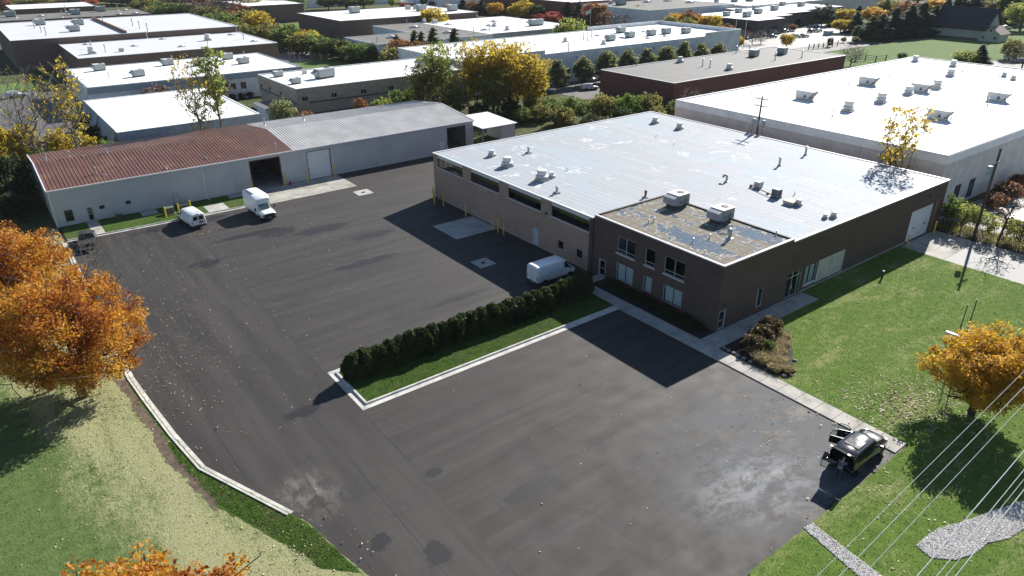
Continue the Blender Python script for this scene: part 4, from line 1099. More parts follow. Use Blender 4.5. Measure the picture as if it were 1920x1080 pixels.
flat_building('office_building','dark far building behind trees at the top left edge', 113.0,140.0,352.0,400.0,8.0, MAT['brick_far'],MAT['white_roof'],.15,left=[(y,y+2.4,2.0,6.0) for y in range(354,398,4)])
flat_building('warehouse','white far building behind the road at the top edge, centre', 236.0,300.0,385.0,430.0,8.0, MAT['precast_white'],MAT['white_roof'],.15)
flat_building('warehouse','low white far building left of centre at the top edge', 150.0,228.0,425.0,470.0,6.0, MAT['precast_white'],MAT['white_roof'],.15)

# barn-like house beyond the field
barn = thing('barn_house', (314,112,0), 'dark-roofed barn-like house with pale walls beyond the green field', 'house')
HX0,HX1,HY0,HY1,HE,HP = 314.0,328.0,117.5,137.0,4.2,11.0
b = MB(); b.quad((HX0,HY0,0),(HX0,HY1,0),(HX0,HY1,HE),(HX0,HY0,HE)); b.quad((HX1,HY0,0),(HX1,HY1,0),(HX1,HY1,HE),(HX1,HY0,HE))
for y in (HY0,HY1): b._add([(HX0,y,0),(HX1,y,0),(HX1,y,HE),((HX0+HX1)/2,y,HP),(HX0,y,HE)], [(0,1,2,3,4)])
b.build('wall', plain('siding_pale_sage',(.36,.37,.32),.8), barn)
b = MB(); b.box(HX0-.1,HX1+.1,HY0-.1,HY1+.1,-.05,.9); b.build('plinth', plain('stone_dark',(.09,.08,.075),.9,var=.3,sc=2), barn)
b = MB(); xm = (HX0+HX1)/2
for s in (-1,1):
    xe = HX0-.6 if s < 0 else HX1+.6
    ze = HE-.55
    b._add([(xe,HY0-1,ze),(xe,HY1+.6,ze),(xm,HY1+.6,HP+.05),(xm,HY0-1,HP+.05),(xe,HY0-1,ze+.25),(xe,HY1+.6,ze+.25),(xm,HY1+.6,HP+.3),(xm,HY0-1,HP+.3)], [(0,1,2,3),(4,7,6,5),(0,4,5,1),(0,3,7,4),(1,5,6,2)])
b.build('roof', plain('shingle_black',(.020,.021,.026),.75,var=.15), barn)
b = MB(); b.quad((313.6,111.6,0),(313.6,118.6,0),(313.6,118.6,2.9),(313.6,111.6,2.9)); b._add([(313.6,111.6,2.9),(313.6,118.6,2.9),(313.6,115.1,5.2)],[(0,1,2)]); b.quad((313.6,111.6,0),(322,111.6,0),(322,111.6,2.9),(313.6,111.6,2.9)); b.build('gable_wing', bpy.data.materials['siding_pale_sage'], barn)
b = MB(); b._add([(313.2,111.1,2.75),(313.2,115.1,5.4),(322.5,115.1,5.4),(322.5,111.1,2.75)],[(0,1,2,3)]); b._add([(313.2,119.1,2.75),(313.2,115.1,5.4),(322.5,115.1,5.4),(322.5,119.1,2.75)],[(0,1,2,3)]); b.build('wing_roof', plain('shingle_brown',(.13,.085,.07),.85,var=.2), barn)
for y,z in ((113.0,1.5),(117.2,1.5),(115.1,4.1)):
    g = MB(); g.box(313.54,313.6,y-.4,y+.4,z-.45,z+.45); g.build('window', MAT['dark_glass'], barn)

# ------------------------------------------------------------------ plant on the main roof
def hvac(loc, label, flip=1, s=1.0):
    t = thing('rooftop_air_conditioner', (0,0,0), label, 'air conditioner', 'air conditioners on the office roof')
    b = MB(); b.box(-.95,1.0,-.7,.7,0,.3); b.build('support_frame', MAT['dark_metal'], t)
    b = MB(); b.bbox(-.75,1.2,-.85,.85,.3,1.5,.03); b.build('housing', plain('hvac_grey',(.24,.27,.265),.6) if 'hvac_grey' not in bpy.data.materials else bpy.data.materials['hvac_grey'], t)
    b = MB(); b.box(-.78,1.23,-.88,.88,1.502,1.55); b.build('lid', MAT['unit_white'], t)
    b = MB(); b._add([(-.75,-.8,.4),(-.75,.8,.4),(-.75,.8,1.5),(-.75,-.8,1.5),(-1.45,-.8,.5),(-1.45,.8,.5),(-1.45,.8,1.28),(-1.45,-.8,1.28)], [(0,4,5,1),(3,2,6,7),(4,7,6,5),(0,3,7,4),(1,5,6,2)]); b.build('intake_hood', plain('hood_lilac_grey',(.33,.33,.37),.55), t)
    b = MB(); b.lathe([(.42,1.552),(.42,1.60),(.37,1.61)], (.55,0,0), 20); b.build('fan_guard', plain('fan_rust',(.14,.10,.075),.7), t, smooth=True)
    b = MB()
    for i in range(4): b.box(-.35+i*.38,-.15+i*.38,-.862,-.85,.55+.12*(i%2),.85+.1*(i%3))
    b.box(.2,.6,-.95,-.852,.35,.5); b.build('access_panel', MAT['dark_metal'], t)
    t.location = loc; t.scale = (s,)*3
    return t
A1 = (61.29, 49.79); A2 = (61.35, 43.66)
hvac((*A1,6.86), 'grey rooftop air conditioner on the office roof, nearer the far corner'); hvac((*A2,6.86), 'rooftop air conditioner with tan stained lid, nearer the front wall')
def fan(xy, s, label):
    t = thing('mushroom_fan', (0,0,0), label, 'roof fan', 'mushroom fans on the silver roof')
    b = MB(); b.box(-.62,.62,-.62,.62,0,.22); b.box(-.54,.54,-.54,.54,.222,.34); b.build('curb', MAT['galv'], t)
    b = MB(); b.lathe([(.40,.34),(.42,.44),(.74,.50),(.76,.60),(.70,.64),(.52,.72)], (0,0,0), 24); b.build('skirt', MAT['unit_white'], t, smooth=True)
    b = MB(); b.lathe([(.50,.725),(.56,.77),(.58,1.18),(.54,1.25),(.30,1.28),(0.01,1.285)], (0,0,0), 24); b.build('drum', MAT['unit_white'], t, smooth=True)
    t.location = (*xy, RZ); t.scale = (s,)*3
fan((57.15, 80.37),.72,'small white mushroom fan nearest the far left roof corner'); fan((55.86, 74.95),1.05,'white mushroom fan second along the left roof edge')
fan((55.65, 67.24),1.1,'largest white mushroom fan, beside a smaller twin'); fan((57.37, 67.37),.62,'small white mushroom fan beside the largest one')
fan((91.05, 80.34),.8,'white mushroom fan by the far roof corner'); fan((91.1, 75.03),.8,'white mushroom fan second from the far roof corner')
fan((73.18, 41.75),.6,'small white mushroom fan beside the red roof hatch'); fan((72.8, 37.14),.52,'small white fan of the pair near the front roof edge'); fan((71.74, 37.52),.42,'tiny grey fan of the pair near the front roof edge')
def gooseneck(xy, z, s, mat, label, rot=0):
    t = thing('gooseneck_vent', (0,0,0), label, 'roof vent')
    b = MB(); b.lathe([(.42,0),(.36,.12),(.22,.16)], (0,0,0), 14); b.build('base', MAT['galv'], t, smooth=True)
    b = MB(); b.tube([(0,0,.1),(0,0,.85)]+[(-.3+.3*math.cos(a),0,.85+.3*math.sin(a)) for a in (R(30),R(60),R(90),R(120),R(150),R(180))]+[(-.6,0,.72)], .2, 12); b.build('pipe', mat, t, smooth=True)
    t.location = (*xy, z); t.rotation_euler = (0,0,rot); t.scale = (s,)*3
gooseneck((73.9, 52.45),RZ,.75,MAT['unit_beige'],'beige rusty gooseneck vent in the middle of the silver roof',R(-60))
gooseneck((57.91, 39.78),6.86,.95,MAT['galv'],'shiny gooseneck duct on the office roof above the pool',R(20))
t = thing('flue_pipe', (*(61.21, 54.49),RZ), 'short pipe with yellow band beside the office roof corner', 'roof vent')
x_, y_ = (61.21, 54.49)
b = MB(); b.lathe([(.42,0),(.36,.12),(.2,.16)], (x_,y_,RZ), 14); b.build('base', MAT['main_roof'], t, smooth=True)
b = MB(); b.lathe([(.15,.15),(.15,.62)], (x_,y_,RZ), 12); b.build('pipe', plain('pipe_yellow_rust',(.30,.19,.05),.6,var=.3,sc=5), t, smooth=True)
b = MB(); b.lathe([(.16,.622),(.16,.85),(.13,.86)], (x_,y_,RZ), 12); b.build('cap', MAT['rubber'], t, smooth=True)
x_, y_ = (73.62, 45.02)
t = thing('condenser', (x_,y_,RZ), 'green-grey condenser box on the silver roof with pipe run', 'air conditioner')
b = MB(); b.box(x_-.5,x_+.5,y_-.5,y_+.5,RZ,RZ+.12); b.build('stand', MAT['dark_metal'], t)
b = MB(); b.bbox(x_-.45,x_+.45,y_-.45,y_+.45,RZ+.12,RZ+1.05,.06); b.build('housing', plain('condenser_green',(.20,.235,.215),.6), t)
b = MB()
for i in range(9): b.box(x_-.47,x_-.451,y_-.36+i*.09,y_-.33+i*.09,RZ+.22,RZ+.95); b.box(x_-.36+i*.09,x_-.33+i*.09,y_-.47,y_-.451,RZ+.22,RZ+.95)
b.build('louvre', MAT['dark_metal'], t)
b = MB(); b.lathe([(.36,RZ+1.052),(.36,RZ+1.08),(.3,RZ+1.09)], (x_,y_,0), 16); b.build('fan_guard', MAT['unit_white'], t)
b = MB(); c2_ = (74.37, 49.34); b.tube([(x_-.45,y_,RZ+.3),(c2_[0],c2_[1],RZ+.28)], .06, 6); b.tube([(c2_[0],c2_[1],RZ+.28),(*(75.16, 48.74),RZ+.3)], .06, 6)
for f_ in (.3,.65,.95): b.lathe([(.18,0),(.14,.22)], (x_+(c2_[0]-x_)*f_, y_+(c2_[1]-y_)*f_, RZ), 8)
b.build('pipe_run', plain('pipe_rust',(.14,.085,.06),.8), t)
x_, y_ = (72.78, 42.52)
t = thing('roof_hatch', (x_,y_,RZ), 'low red-brown roof hatch box near the front of the silver roof', 'roof hatch')
b = MB(); b.box(x_-.6,x_+.6,y_-.6,y_+.6,RZ,RZ+.35); b.build('curb', MAT['galv'], t)
b = MB(); b.bbox(x_-.66,x_+.66,y_-.66,y_+.66,RZ+.35,RZ+.47,.03); b.build('lid', plain('hatch_red_brown',(.33,.15,.10),.6,var=.25), t)

# ------------------------------------------------------------------ bollards and small yard things
def bollard(x, y, h, label, rad=.085, grp='yellow bollards'):
    b = MB(); b.lathe([(rad,0),(rad,h-.06),(rad*.8,h-.02),(rad*.3,h)], (x,y,0), 12)
    return tag(b.build('bollard', MAT['yellow'], smooth=True, origin=(x,y,0)), label, 'bollard', grp)
for x,y,h,l in ((50.6,86.2,1.95,'yellow bollard at the far corner of the tan brick wall, hindmost'),(49.6,84.2,1.95,'yellow bollard just in front of the gas meter, nearer the lot'),(50.2,82.8,1.95,'yellow bollard to the right of the gas meter'),(50.25,77.05,1.95,'lone yellow bollard at the far edge of the concrete loading pad'),(50.3,70.6,1.95,'leftmost of three yellow bollards at the near edge of the loading pad'),(50.3,69.6,1.95,'middle of three yellow bollards at the near edge of the loading pad'),(50.35,68.4,1.95,'rightmost of three yellow bollards beside the loading pad'),
    (87.45,34.7,1.8,'yellow bollard left of the white garage door on the brown front'),(94.75,34.8,1.8,'yellow bollard right of the white garage door on the brown front'),
    (17.1,101.7,1.6,'leftmost yellow bollard guarding the green transformer boxes'),(19.0,102.5,1.5,'middle yellow bollard guarding the green transformer boxes'),(20.75,103.2,1.4,'right yellow bollard guarding the green transformer boxes'),
    (30.55,105.8,1.75,'yellow bollard left of the dark open bay, behind the box van'),(35.75,105.75,1.85,'yellow bollard right of the dark open bay'),(39.35,105.7,1.9,'yellow bollard left of the white overhead door'),(44.0,105.75,1.85,'yellow bollard right of the white overhead door'),
    (65.6,105.8,1.6,'yellow bollard left of the far open bay at the grey end'),(70.1,105.8,1.6,'yellow bollard right of the far open bay at the grey end')):
    bollard(x,y,h,l,.10 if y > 100 else .085)
MAT['util_green'] = plain('utility_green', (.115,.145,.11), .6, var=.12)
for x,y,w,h,l in ((17.95,103.0,1.1,.95,'green transformer box left, between yellow bollards'),(20.0,104.0,1.3,.7,'lower green transformer box right, between yellow bollards')):
    t = thing('transformer_box', (x,y,.08), l, 'transformer')
    b = MB(); b.box(x-w/2-.1,x+w/2+.1,y-.5,y+.5,.05,.15); b.build('pad', MAT['pad'], t)
    b = MB(); b.bbox(x-w/2,x+w/2,y-.4,y+.4,.15,h,.03); b.build('cabinet', MAT['util_green'], t)
    b = MB(); b.bbox(x-w/2-.03,x+w/2+.03,y-.43,y+.43,h+.002,h+.07,.02); b.build('lid', MAT['util_green'], t)
    b = MB(); b.box(x-.02,x+.02,y-.42,y-.401,.25,h-.05); b.box(x+.08,x+.14,y-.43,y-.401,.5,.58); b.build('latch', MAT['dark_metal'], t)
t = thing('condenser', (11.9,105.0,.09), 'grey round-cornered condenser on the grass by the metal building', 'air conditioner')
b = MB(); b.bbox(11.5,12.3,104.6,105.4,.1,.85,.12); b.build('housing', MAT['dark_metal'], t); b = MB(); b.lathe([(.34,.852),(.34,.88),(.3,.89)],(11.9,105,0),16); b.build('fan_guard', MAT['galv'], t)
t = thing('gas_meter', (50.85,84.9,0), 'dark gas meter pipework at the far end of the tan brick wall', 'gas meter')
b = MB(); b.tube([(51.3,85.5,.9),(50.9,85.5,.9),(50.9,85.5,.15),(50.9,84.2,.15),(50.9,84.2,.95),(51.3,84.2,.95)], .05, 8); b.tube([(50.9,85.3,.5),(50.9,84.4,.5)], .045, 8); b.build('pipe', MAT['dark_metal'], t)
b = MB(); b.bbox(50.7,51.05,84.6,85.0,.55,1.0,.05); b.build('meter_body', MAT['galv'], t)
b = MB(); b.lathe([(.12,0),(.16,.03),(.16,.12),(.1,.16)],(50.85,84.3,.98),12); b.build('regulator', MAT['galv'], t)
x_, y_ = (76.28, 31.95)
t = thing('vent_standpipe', (x_,y_,.05), 'short dark green standpipe alone on the front lawn', 'pipe')
b = MB(); b.lathe([(.11,0),(.11,.85)],(x_,y_,.05),12); b.build('pipe', plain('pipe_green',(.02,.05,.03),.5), t, smooth=True); b = MB(); b.lathe([(.17,.0),(.17,.08),(.1,.12)],(x_,y_,.9),12); b.build('cap', bpy.data.materials['pipe_green'], t, smooth=True)
t = thing('floodlight', (50.6,47.8,.03), 'small white ground spotlight in the dark planting by the office', 'lamp')
b = MB(); b.tube([(50.5,50.4,.05),(50.5,50.4,.4)],.02,6); b.build('stake', MAT['dark_metal'], t); b = MB(); b.tube([(50.4,50.4,.42),(50.65,50.4,.52)],[.05,.09],10); b.build('lamp_head', MAT['unit_white'], t)
t = thing('sign_board', (64.5,18.7,.05), 'white-topped sign board on dark posts behind the small yellow maple', 'sign')
b = MB(); b.box(64.42,64.58,17.0,20.4,2.15,2.5); b.build('board', MAT['white_metal'], t)
b = MB(); b.box(64.38,64.62,16.98,20.42,2.502,2.56); b.build('top_rail', MAT['white_metal'], t)
for y,h in ((19.5,5.5),(18.95,6.25)):
    b = MB(); b.tube([(64.75,y,0),(64.75,y,h)],.045,8); b.build('post', MAT['dark_metal'], t)
t = thing('fire_extinguisher', (36.3,105.6,.02), 'small red canister by the bollard at the open bay', 'canister')
b = MB(); b.lathe([(.2,0),(.22,.1),(.2,.42),(.08,.5)],(36.3,105.6,.02),12); b.build('body', plain('paint_red',(.35,.03,.02),.5), t, smooth=True); b = MB(); b.tube([(36.18,105.6,.5),(36.42,105.6,.56)],.03,6); b.build('handle', MAT['dark_metal'], t)

# ------------------------------------------------------------------ poles and wires
MAT['wood_pole'] = plain('pole_timber', (.085,.068,.055), .9, var=.3, sc=3)
MAT['wire'] = plain('wire_alu', (.55,.55,.55), .35, metal=.6, var=.05)
def utility_pole(x, y, h, label, arms, drums=(), lean=0.0):
    t = thing('utility_pole', (x,y,0), label, 'utility pole')
    b = MB(); b.tube([(x,y,-.2),(x,y,h*.5),(x,y,h)], [.19,.16,.12], 12); b.build('pole', MAT['wood_pole'], t, smooth=True)
    for z, L, ax in arms:
        b = MB()
        if ax == 'y': b.box(x-.18,x-.06,y-L,y+L,z-.07,z+.07)
        else: b.box(x-L,x+L,y-.18,y-.06,z-.07,z+.07)
        c = b.build('crossarm', plain('arm_timber_grey',(.22,.21,.20),.85) if 'arm_timber_grey' not in bpy.data.materials else bpy.data.materials['arm_timber_grey'], t)
        for f in (-.92,-.5,.5,.92):
            i = MB(); p = (x-.12,y+L*f) if ax == 'y' else (x+L*f,y-.12)
            i.lathe([(.03,0),(.05,.04),(.05,.12),(.07,.14),(.05,.18),(.02,.22)], (*p,z+.07), 8); i.build('insulator', MAT['unit_grey'], c)
    for dx, dy, z in drums:
        b = MB(); b.lathe([(.28,0),(.31,.03),(.31,1.0),(.26,1.08),(.1,1.12)], (x+dx,y+dy,z), 16); b.build('transformer', MAT['unit_grey'], t, smooth=True)
    return t
utility_pole(97.83,31.18,11.6,'tall timber utility pole by the side driveway at the right',[(9.9,1.3,'x')],[(-.1,.5,8.2)])
bk = utility_pole(99.3,66.0,12.3,'timber utility pole with three transformers rising behind the silver roof',[(11.9,1.2,'y'),(10.8,1.2,'y')],[(0,.9,7.6),(-.45,0,7.6),(0,-.9,7.6)])
b = MB()
for dx,dy in ((-.4,1.2),(-.6,.6),(-.6,-.4),(-.5,-1.1)): b.tube([(99.3+dx,66+dy,7.8),(99.3+dx*.9,66+dy,0)], .035, 5)
b.build('conduit', MAT['dark_metal'], bk)
# wires over the front lawn: strung along the street between two poles outside the picture
PL, PR = (-22.0, 5.3), (104.0, 11.0)
utility_pole(*PL,11.4,'timber street pole carrying the wires, left end',[(10.8,2.1,'y')]); utility_pole(*PR,11.4,'timber street pole carrying the wires, right end',[(10.8,2.1,'y')])
def wire(a, b_, sag, rad, label):
    pts = []
    for i in range(33):
        f = i/32; pts.append((a[0]+(b_[0]-a[0])*f, a[1]+(b_[1]-a[1])*f, a[2]+(b_[2]-a[2])*f-4*sag*f*(1-f)))
    m = MB(); m.tube(pts, rad, 6); return tag(m.build('overhead_wire', MAT['wire'], smooth=True), label, 'wire', 'overhead wires along the street')
for y23, s, r_, l in ((9.2,.95,.012,'leftmost overhead wire crossing the front lawn'),(8.6,.95,.016,'second overhead wire from the left over the lawn'),(8.0,.98,.012,'third overhead wire from the left over the lawn'),
    (6.5,.9,.021,'thick overhead cable above the gravel bed, left'),(5.98,.92,.016,'overhead cable above the gravel bed, second'),(5.75,1.0,.012,'thin overhead wire above the gravel bed, third'),(5.47,.9,.02,'thick overhead cable nearest the lower right corner')):
    wire((PL[0],y23-.045*45,10.95),(PR[0],y23+.045*81,10.95),s,r_,l)

# ------------------------------------------------------------------ vegetation
MAT['bark'] = plain('bark_brown', (.070,.055,.045), .95, var=.35, sc=3)
MAT['bark_pale'] = plain('bark_pale_grey', (.17,.155,.135), .95, var=.3, sc=3)
MAT['bark_dark'] = plain('bark_dark', (.035,.028,.023), .95, var=.3, sc=3)
LEAF = {
 'orange': leaf_mat('leaves_orange', [(.25,.075,.024),(.46,.16,.025),(.58,.27,.028),(.64,.40,.04),(.60,.31,.13)], .6, .22),
 'amber': leaf_mat('leaves_amber', [(.40,.20,.02),(.56,.32,.026),(.64,.42,.03),(.60,.34,.09)], .6, .35),
 'yellow': leaf_mat('leaves_yellow', [(.30,.24,.035),(.46,.35,.035),(.56,.43,.045),(.46,.30,.04)], .66),
 'lime': leaf_mat('leaves_lime', [(.19,.24,.05),(.27,.32,.07),(.34,.38,.10),(.40,.37,.07)], .66),
 'olive': leaf_mat('leaves_olive', [(.13,.145,.04),(.20,.205,.055),(.25,.24,.07),(.32,.27,.075)], .66),
 'green': leaf_mat('leaves_green', [(.095,.14,.034),(.145,.205,.046),(.20,.265,.066)], .66),
 'dark': leaf_mat('leaves_dark_green', [(.036,.056,.018),(.056,.084,.025),(.088,.114,.036)], .66),
 'pine': leaf_mat('needles_blue_green', [(.046,.072,.054),(.070,.102,.076),(.10,.134,.098)], .66),
 'red': leaf_mat('leaves_red', [(.26,.045,.035),(.40,.080,.05),(.46,.15,.08)], .58),
 'rust': leaf_mat('leaves_rust', [(.16,.075,.035),(.25,.115,.05),(.31,.17,.07)], .66),
 'mauve': leaf_mat('twigs_mauve', [(.13,.095,.088),(.18,.135,.12),(.23,.17,.14)], .45),
 'pear': leaf_mat('leaves_pear', [(.16,.18,.075),(.22,.24,.10),(.28,.29,.135)], .66),
 'hedge': leaf_mat('leaves_arborvitae', [(.020,.034,.010),(.038,.060,.015),(.066,.092,.024),(.095,.085,.038)], .5),
 'straw': leaf_mat('grass_straw', [(.34,.27,.14),(.50,.42,.23),(.58,.50,.31)], .5),
}

def leaf_quads(C, size, rs, aspect=1.35, flat=0.0):
    """one folded-free quad per centre, random orientation; flat pulls normals upwards"""
    n = len(C)
    u = rs.normal(size=(n,3)); u[:,2] *= (1-flat); u /= np.linalg.norm(u,axis=1,keepdims=True)+1e-9
    w = rs.normal(size=(n,3)); w[:,2] *= (1-flat*.9)
    w -= u*(u*w).sum(1,keepdims=True); w /= np.linalg.norm(w,axis=1,keepdims=True)+1e-9
    s = (size*rs.uniform(.5,1.5,n))[:,None]
    a, c = u*s*aspect*.5, w*s*.5
    # pointed leaf: two triangles sharing a midrib
    V = np.stack([C-a, C+c*.9-a*.1, C+a, C-c*.9-a*.1], 1).reshape(-1,3)
    return V, np.arange(n*4).reshape(-1,4)

def grow(rs, H, trunk_frac, pts, r0, up=.35, step=.8, stems=None):
    """skeleton by attaching each crown point to the nearest lower node; returns polylines with radii"""
    nodes = []; par = []
    stems = stems or [(0,0,0,0)]
    for sx, sy, lx, ly in stems:
        prev = -1; k = max(3, int(H*trunk_frac/step))
        for i in range(k+1):
            f = i/k; z = H*trunk_frac*f
            nodes.append((sx+lx*f+rs.normal()*.03*z**.5, sy+ly*f+rs.normal()*.03*z**.5, z)); par.append(prev); prev = len(nodes)-1
    order = np.argsort(np.hypot(pts[:,0],pts[:,1]) + .4*pts[:,2])
    for oi in order:
        p = pts[oi]; N = np.array(nodes)
        d = p[None]-N; dist = np.linalg.norm(d,axis=1); hz = np.hypot(d[:,0],d[:,1])
        cost = dist + np.where(d[:,2] < up*hz, 3.0*(up*hz-d[:,2]), 0) + np.where(N[:,2] < H*.16, 4.0, 0)
        j = int(np.argmin(cost)); a = N[j]; k = max(1, int(dist[j]/step)); prev = j
        for i in range(1, k+1):
            f = i/k
            q = a+(p-a)*f; q = q + np.array([0,0,-.12*dist[j]*f*(1-f)*2]) + rs.normal(size=3)*.05*(0 if i == k else 1)*min(1.5,dist[j])
            nodes.append(tuple(q)); par.append(prev); prev = len(nodes)-1
    n = len(nodes); w = np.zeros(n); ch = [[] for _ in range(n)]
    for i in range(n):
        if par[i] >= 0: ch[par[i]].append(i)
    for i in range(n-1,-1,-1):
        w[i] = 1.0 if not ch[i] else (sum(w[c]**1.0 for c in ch[i]))
    rad = r0*(w/w.max())**.48
    return np.array(nodes), par, rad, ch

def limb_mesh(name, nodes, par, rad, mat, rmin=.012, sides=5, flare=True):
    V, F = [], []
    for i in range(len(nodes)):
        if par[i] < 0: continue
        a, b_ = Vector(nodes[par[i]]), Vector(nodes[i])
        t = b_-a
        if t.length < 1e-4: continue
        t.normalize(); u = t.orthogonal().normalized(); w = t.cross(u)
        ra, rb = max(rad[par[i]]*(1.0), rmin), max(rad[i], rmin)
        ra = min(ra, rb*1.35) if par[par[i]] >= 0 else ra*1.25
        n = sides if rb > .035 else 3
        b0 = len(V)
        for c, r_ in ((a,ra),(b_,rb)):
            for k in range(sides):
                an = 2*math.pi*k/sides; V.append(tuple(c+(u*math.cos(an)+w*math.sin(an))*r_))
        for k in range(sides):
            l = (k+1)%sides; F.append((b0+k,b0+l,b0+sides+l,b0+sides+k))
    return np_mesh(name, np.array(V), np.array(F), mat, smooth=True)

def crown_points(rs, n, H, z0, rx, shape='round', hollow=.35):
    """clump centres spread through an uneven crown volume"""
    out = []
    bumps = [(rs.uniform(0,6.28), rs.uniform(-.6,.9), rs.uniform(.75,1.12)) for _ in range(9)]
    while len(out) < n:
        d = rs.normal(size=3); d /= np.linalg.norm(d)
        r = rs.uniform(hollow,1)**.55
        az, el = math.atan2(d[1],d[0]), d[2]
        k = min((b[2] for b in bumps if abs((az-b[0]+3.14)%6.28-3.14) < .7 and abs(el-b[1]) < .5), default=1.0)
        x, y, z = d*r*k
        t = (z+1)/2
        if shape == 'round': sx = 1.0
        elif shape == 'vase': sx = .45+.75*t
        elif shape == 'pear': sx = 1.15-.75*t
        elif shape == 'shrub': sx = 1.0
        elif shape == 'flat': sx = 1.0; 
        out.append((x*rx*sx, y*rx*sx, z0+(H-z0)*t))
    return np.array(out)

def make_tree(name, seed, H, z0, rx, n_cl, per, cl_r, leaf, mat_leaf, mat_bark='bark', r0=.22, shape='round', trunk_frac=.5, stems=None, hollow=.35, twigs=0, up=.35, flat=.3, step=.8, rmin=.014, sides=5):
    """thing > trunk (with limbs), crown. Returns the root at the origin"""
    rs = np.random.RandomState(seed)
    pts = crown_points(rs, n_cl, H-cl_r*.6, z0+cl_r*.5, rx-cl_r*.5, shape, hollow)
    if twigs:
        ex = pts[rs.randint(0,len(pts),twigs)] + rs.normal(size=(twigs,3))*cl_r*.9
        ex[:,2] = np.maximum(ex[:,2], z0*.8); allp = np.concatenate([pts, ex])
    else: allp = pts
    nodes, par, rad, ch = grow(rs, H, trunk_frac, allp, r0, up, step, stems)
    t = thing(name, (0,0,0))
    mesh_obj('trunk', limb_mesh('trunk', nodes, par, rad, MAT[mat_bark], rmin, sides), t)
    if per > 0:
        k = rs.poisson(per, len(pts)); k = np.maximum(k, 1)
        c = np.repeat(pts, k, axis=0); m = len(c)
        d = rs.normal(size=(m,3)); d /= np.linalg.norm(d,axis=1,keepdims=True)
        rr = cl_r*np.repeat(rs.uniform(.65,1.25,len(pts)), k)*rs.uniform(.15,1,m)**.5
        off = d*rr[:,None]; off[:,2] *= .72
        C = c+off; C = C[C[:,2] > .08]
        V, F = leaf_quads(C, leaf, rs, flat=flat)
        mesh_obj('crown', np_mesh('crown', V, F, LEAF[mat_leaf]), t)
    return t

def make_conifer(name, seed, H, R0, mat='pine', leaf=.34, layers=18, dens=1.0, mat_bark='bark_dark'):
    rs = np.random.RandomState(seed); C = []; nodes = [(0,0,0)]; par = [-1]; rad = [.2*H/12]
    for i in range(1,9): nodes.append((0,0,H*i/8.2)); par.append(i-1); rad.append(max(.03,.2*H/12*(1-i/8.5)))
    for L in range(layers):
        f = (L+.6)/layers; z = H*(.06+.92*f); r = R0*(1-f)**.85*rs.uniform(.82,1.1)+.12
        nb = max(5, int(9*(1-f)+5))
        for k in range(nb):
            a = rs.uniform(0,6.28); rr = r*rs.uniform(.72,1.12)
            m = max(3, int(rr*16*dens)); s = rs.uniform(.12,1,m)**.7
            x, y = np.cos(a)*rr*s, np.sin(a)*rr*s
            zz = z-.32*rr*s+.1*rr*s*s
            C.append(np.stack([x,y,zz],1)+rs.normal(size=(m,3))*np.array([.16,.16,.1])*(.5+rr*.3))
            j = len(nodes); nodes += [(0,0,z),(np.cos(a)*rr*.85,np.sin(a)*rr*.85,z-.26*rr)]; par += [min(8,int(z/H*8.2)),j]; rad += [.03,.015]
    C = np.concatenate(C); C = C[C[:,2] > .1]
    t = thing(name, (0,0,0))
    mesh_obj('trunk', limb_mesh('trunk', np.array(nodes), par, rad, MAT[mat_bark], .012, 4), t)
    V, F = leaf_quads(C, leaf, rs, 2.0, .45)
    mesh_obj('crown', np_mesh('crown', V, F, LEAF[mat]), t)
    return t

# --- near trees, each grown on its own
def place(t, x, y, rot, label, cat='tree', s=1.0, z=0.0, group=None):
    t.location = (x,y,z); t.rotation_euler = (0,0,rot); t.scale = s if hasattr(s,'__len__') else (s,)*3
    return tag(t, label, cat, group)
place(make_tree('maple_tree', 11, 11.4, .8, 6.4, 430, 150, .92, .135, 'orange', r0=.34, trunk_frac=.55, twigs=420, hollow=.28), .9, 60.4, 0, 'big orange maple beside the entrance kerb, its trunk on the bleached lawn')
place(make_tree('maple_tree', 12, 12.2, 1.2, 6.6, 420, 115, .92, .15, 'orange', 'bark_pale', r0=.32, trunk_frac=.55, twigs=620, hollow=.12), -2.2, 75.5, 1.0, 'orange maple at the left picture edge behind the biggest one')
place(make_tree('maple_tree', 13, 11.6, 3.0, 4.9, 300, 90, .75, .15, 'orange', r0=.3, trunk_frac=.5, twigs=40, rmin=.008), -.6, 25.6, .5, 'red-orange maple top poking into the bottom left of the picture')
place(make_tree('maple_tree', 14, 7.8, 1.15, 4.7, 230, 150, .78, .14, 'amber', 'bark_dark', r0=.26, trunk_frac=.5, twigs=60, hollow=.15, up=.15), 57.3, 14.7, 2.0, 'small golden maple with dark trunk on the front lawn')
place(make_tree('bare_tree', 15, 7.6, 1.8, 3.6, 90, 0, .7, .1, 'orange', 'bark_pale', r0=.13, trunk_frac=.45, twigs=420, step=.6, rmin=.010, sides=4), 4.6, 80.5, .3, 'leafless twiggy tree in front of the parked pickup')
place(make_tree('sparse_tree', 16, 16.0, 5.0, 4.3, 80, 15, .75, .27, 'yellow', 'bark', r0=.12, trunk_frac=.45, twigs=130, shape='vase', up=.8, stems=[(-.3,-.5,-.8,-1.9),(.3,0,.4,-.4),(0,.6,-.2,1.9)]), 99.4, 43.6, 0, 'thin multi-stemmed tree with sparse yellow leaves behind the silver roof')
place(make_tree('sparse_tree', 17, 8.6, 2.6, 2.6, 36, 3, .6, .22, 'rust', 'bark', r0=.14, trunk_frac=.6, twigs=60, shape='vase', stems=[(0,0,.9,-.3)]), 98.3, 28.6, 0, 'thin leaning tree with few brown leaves right of the utility pole')

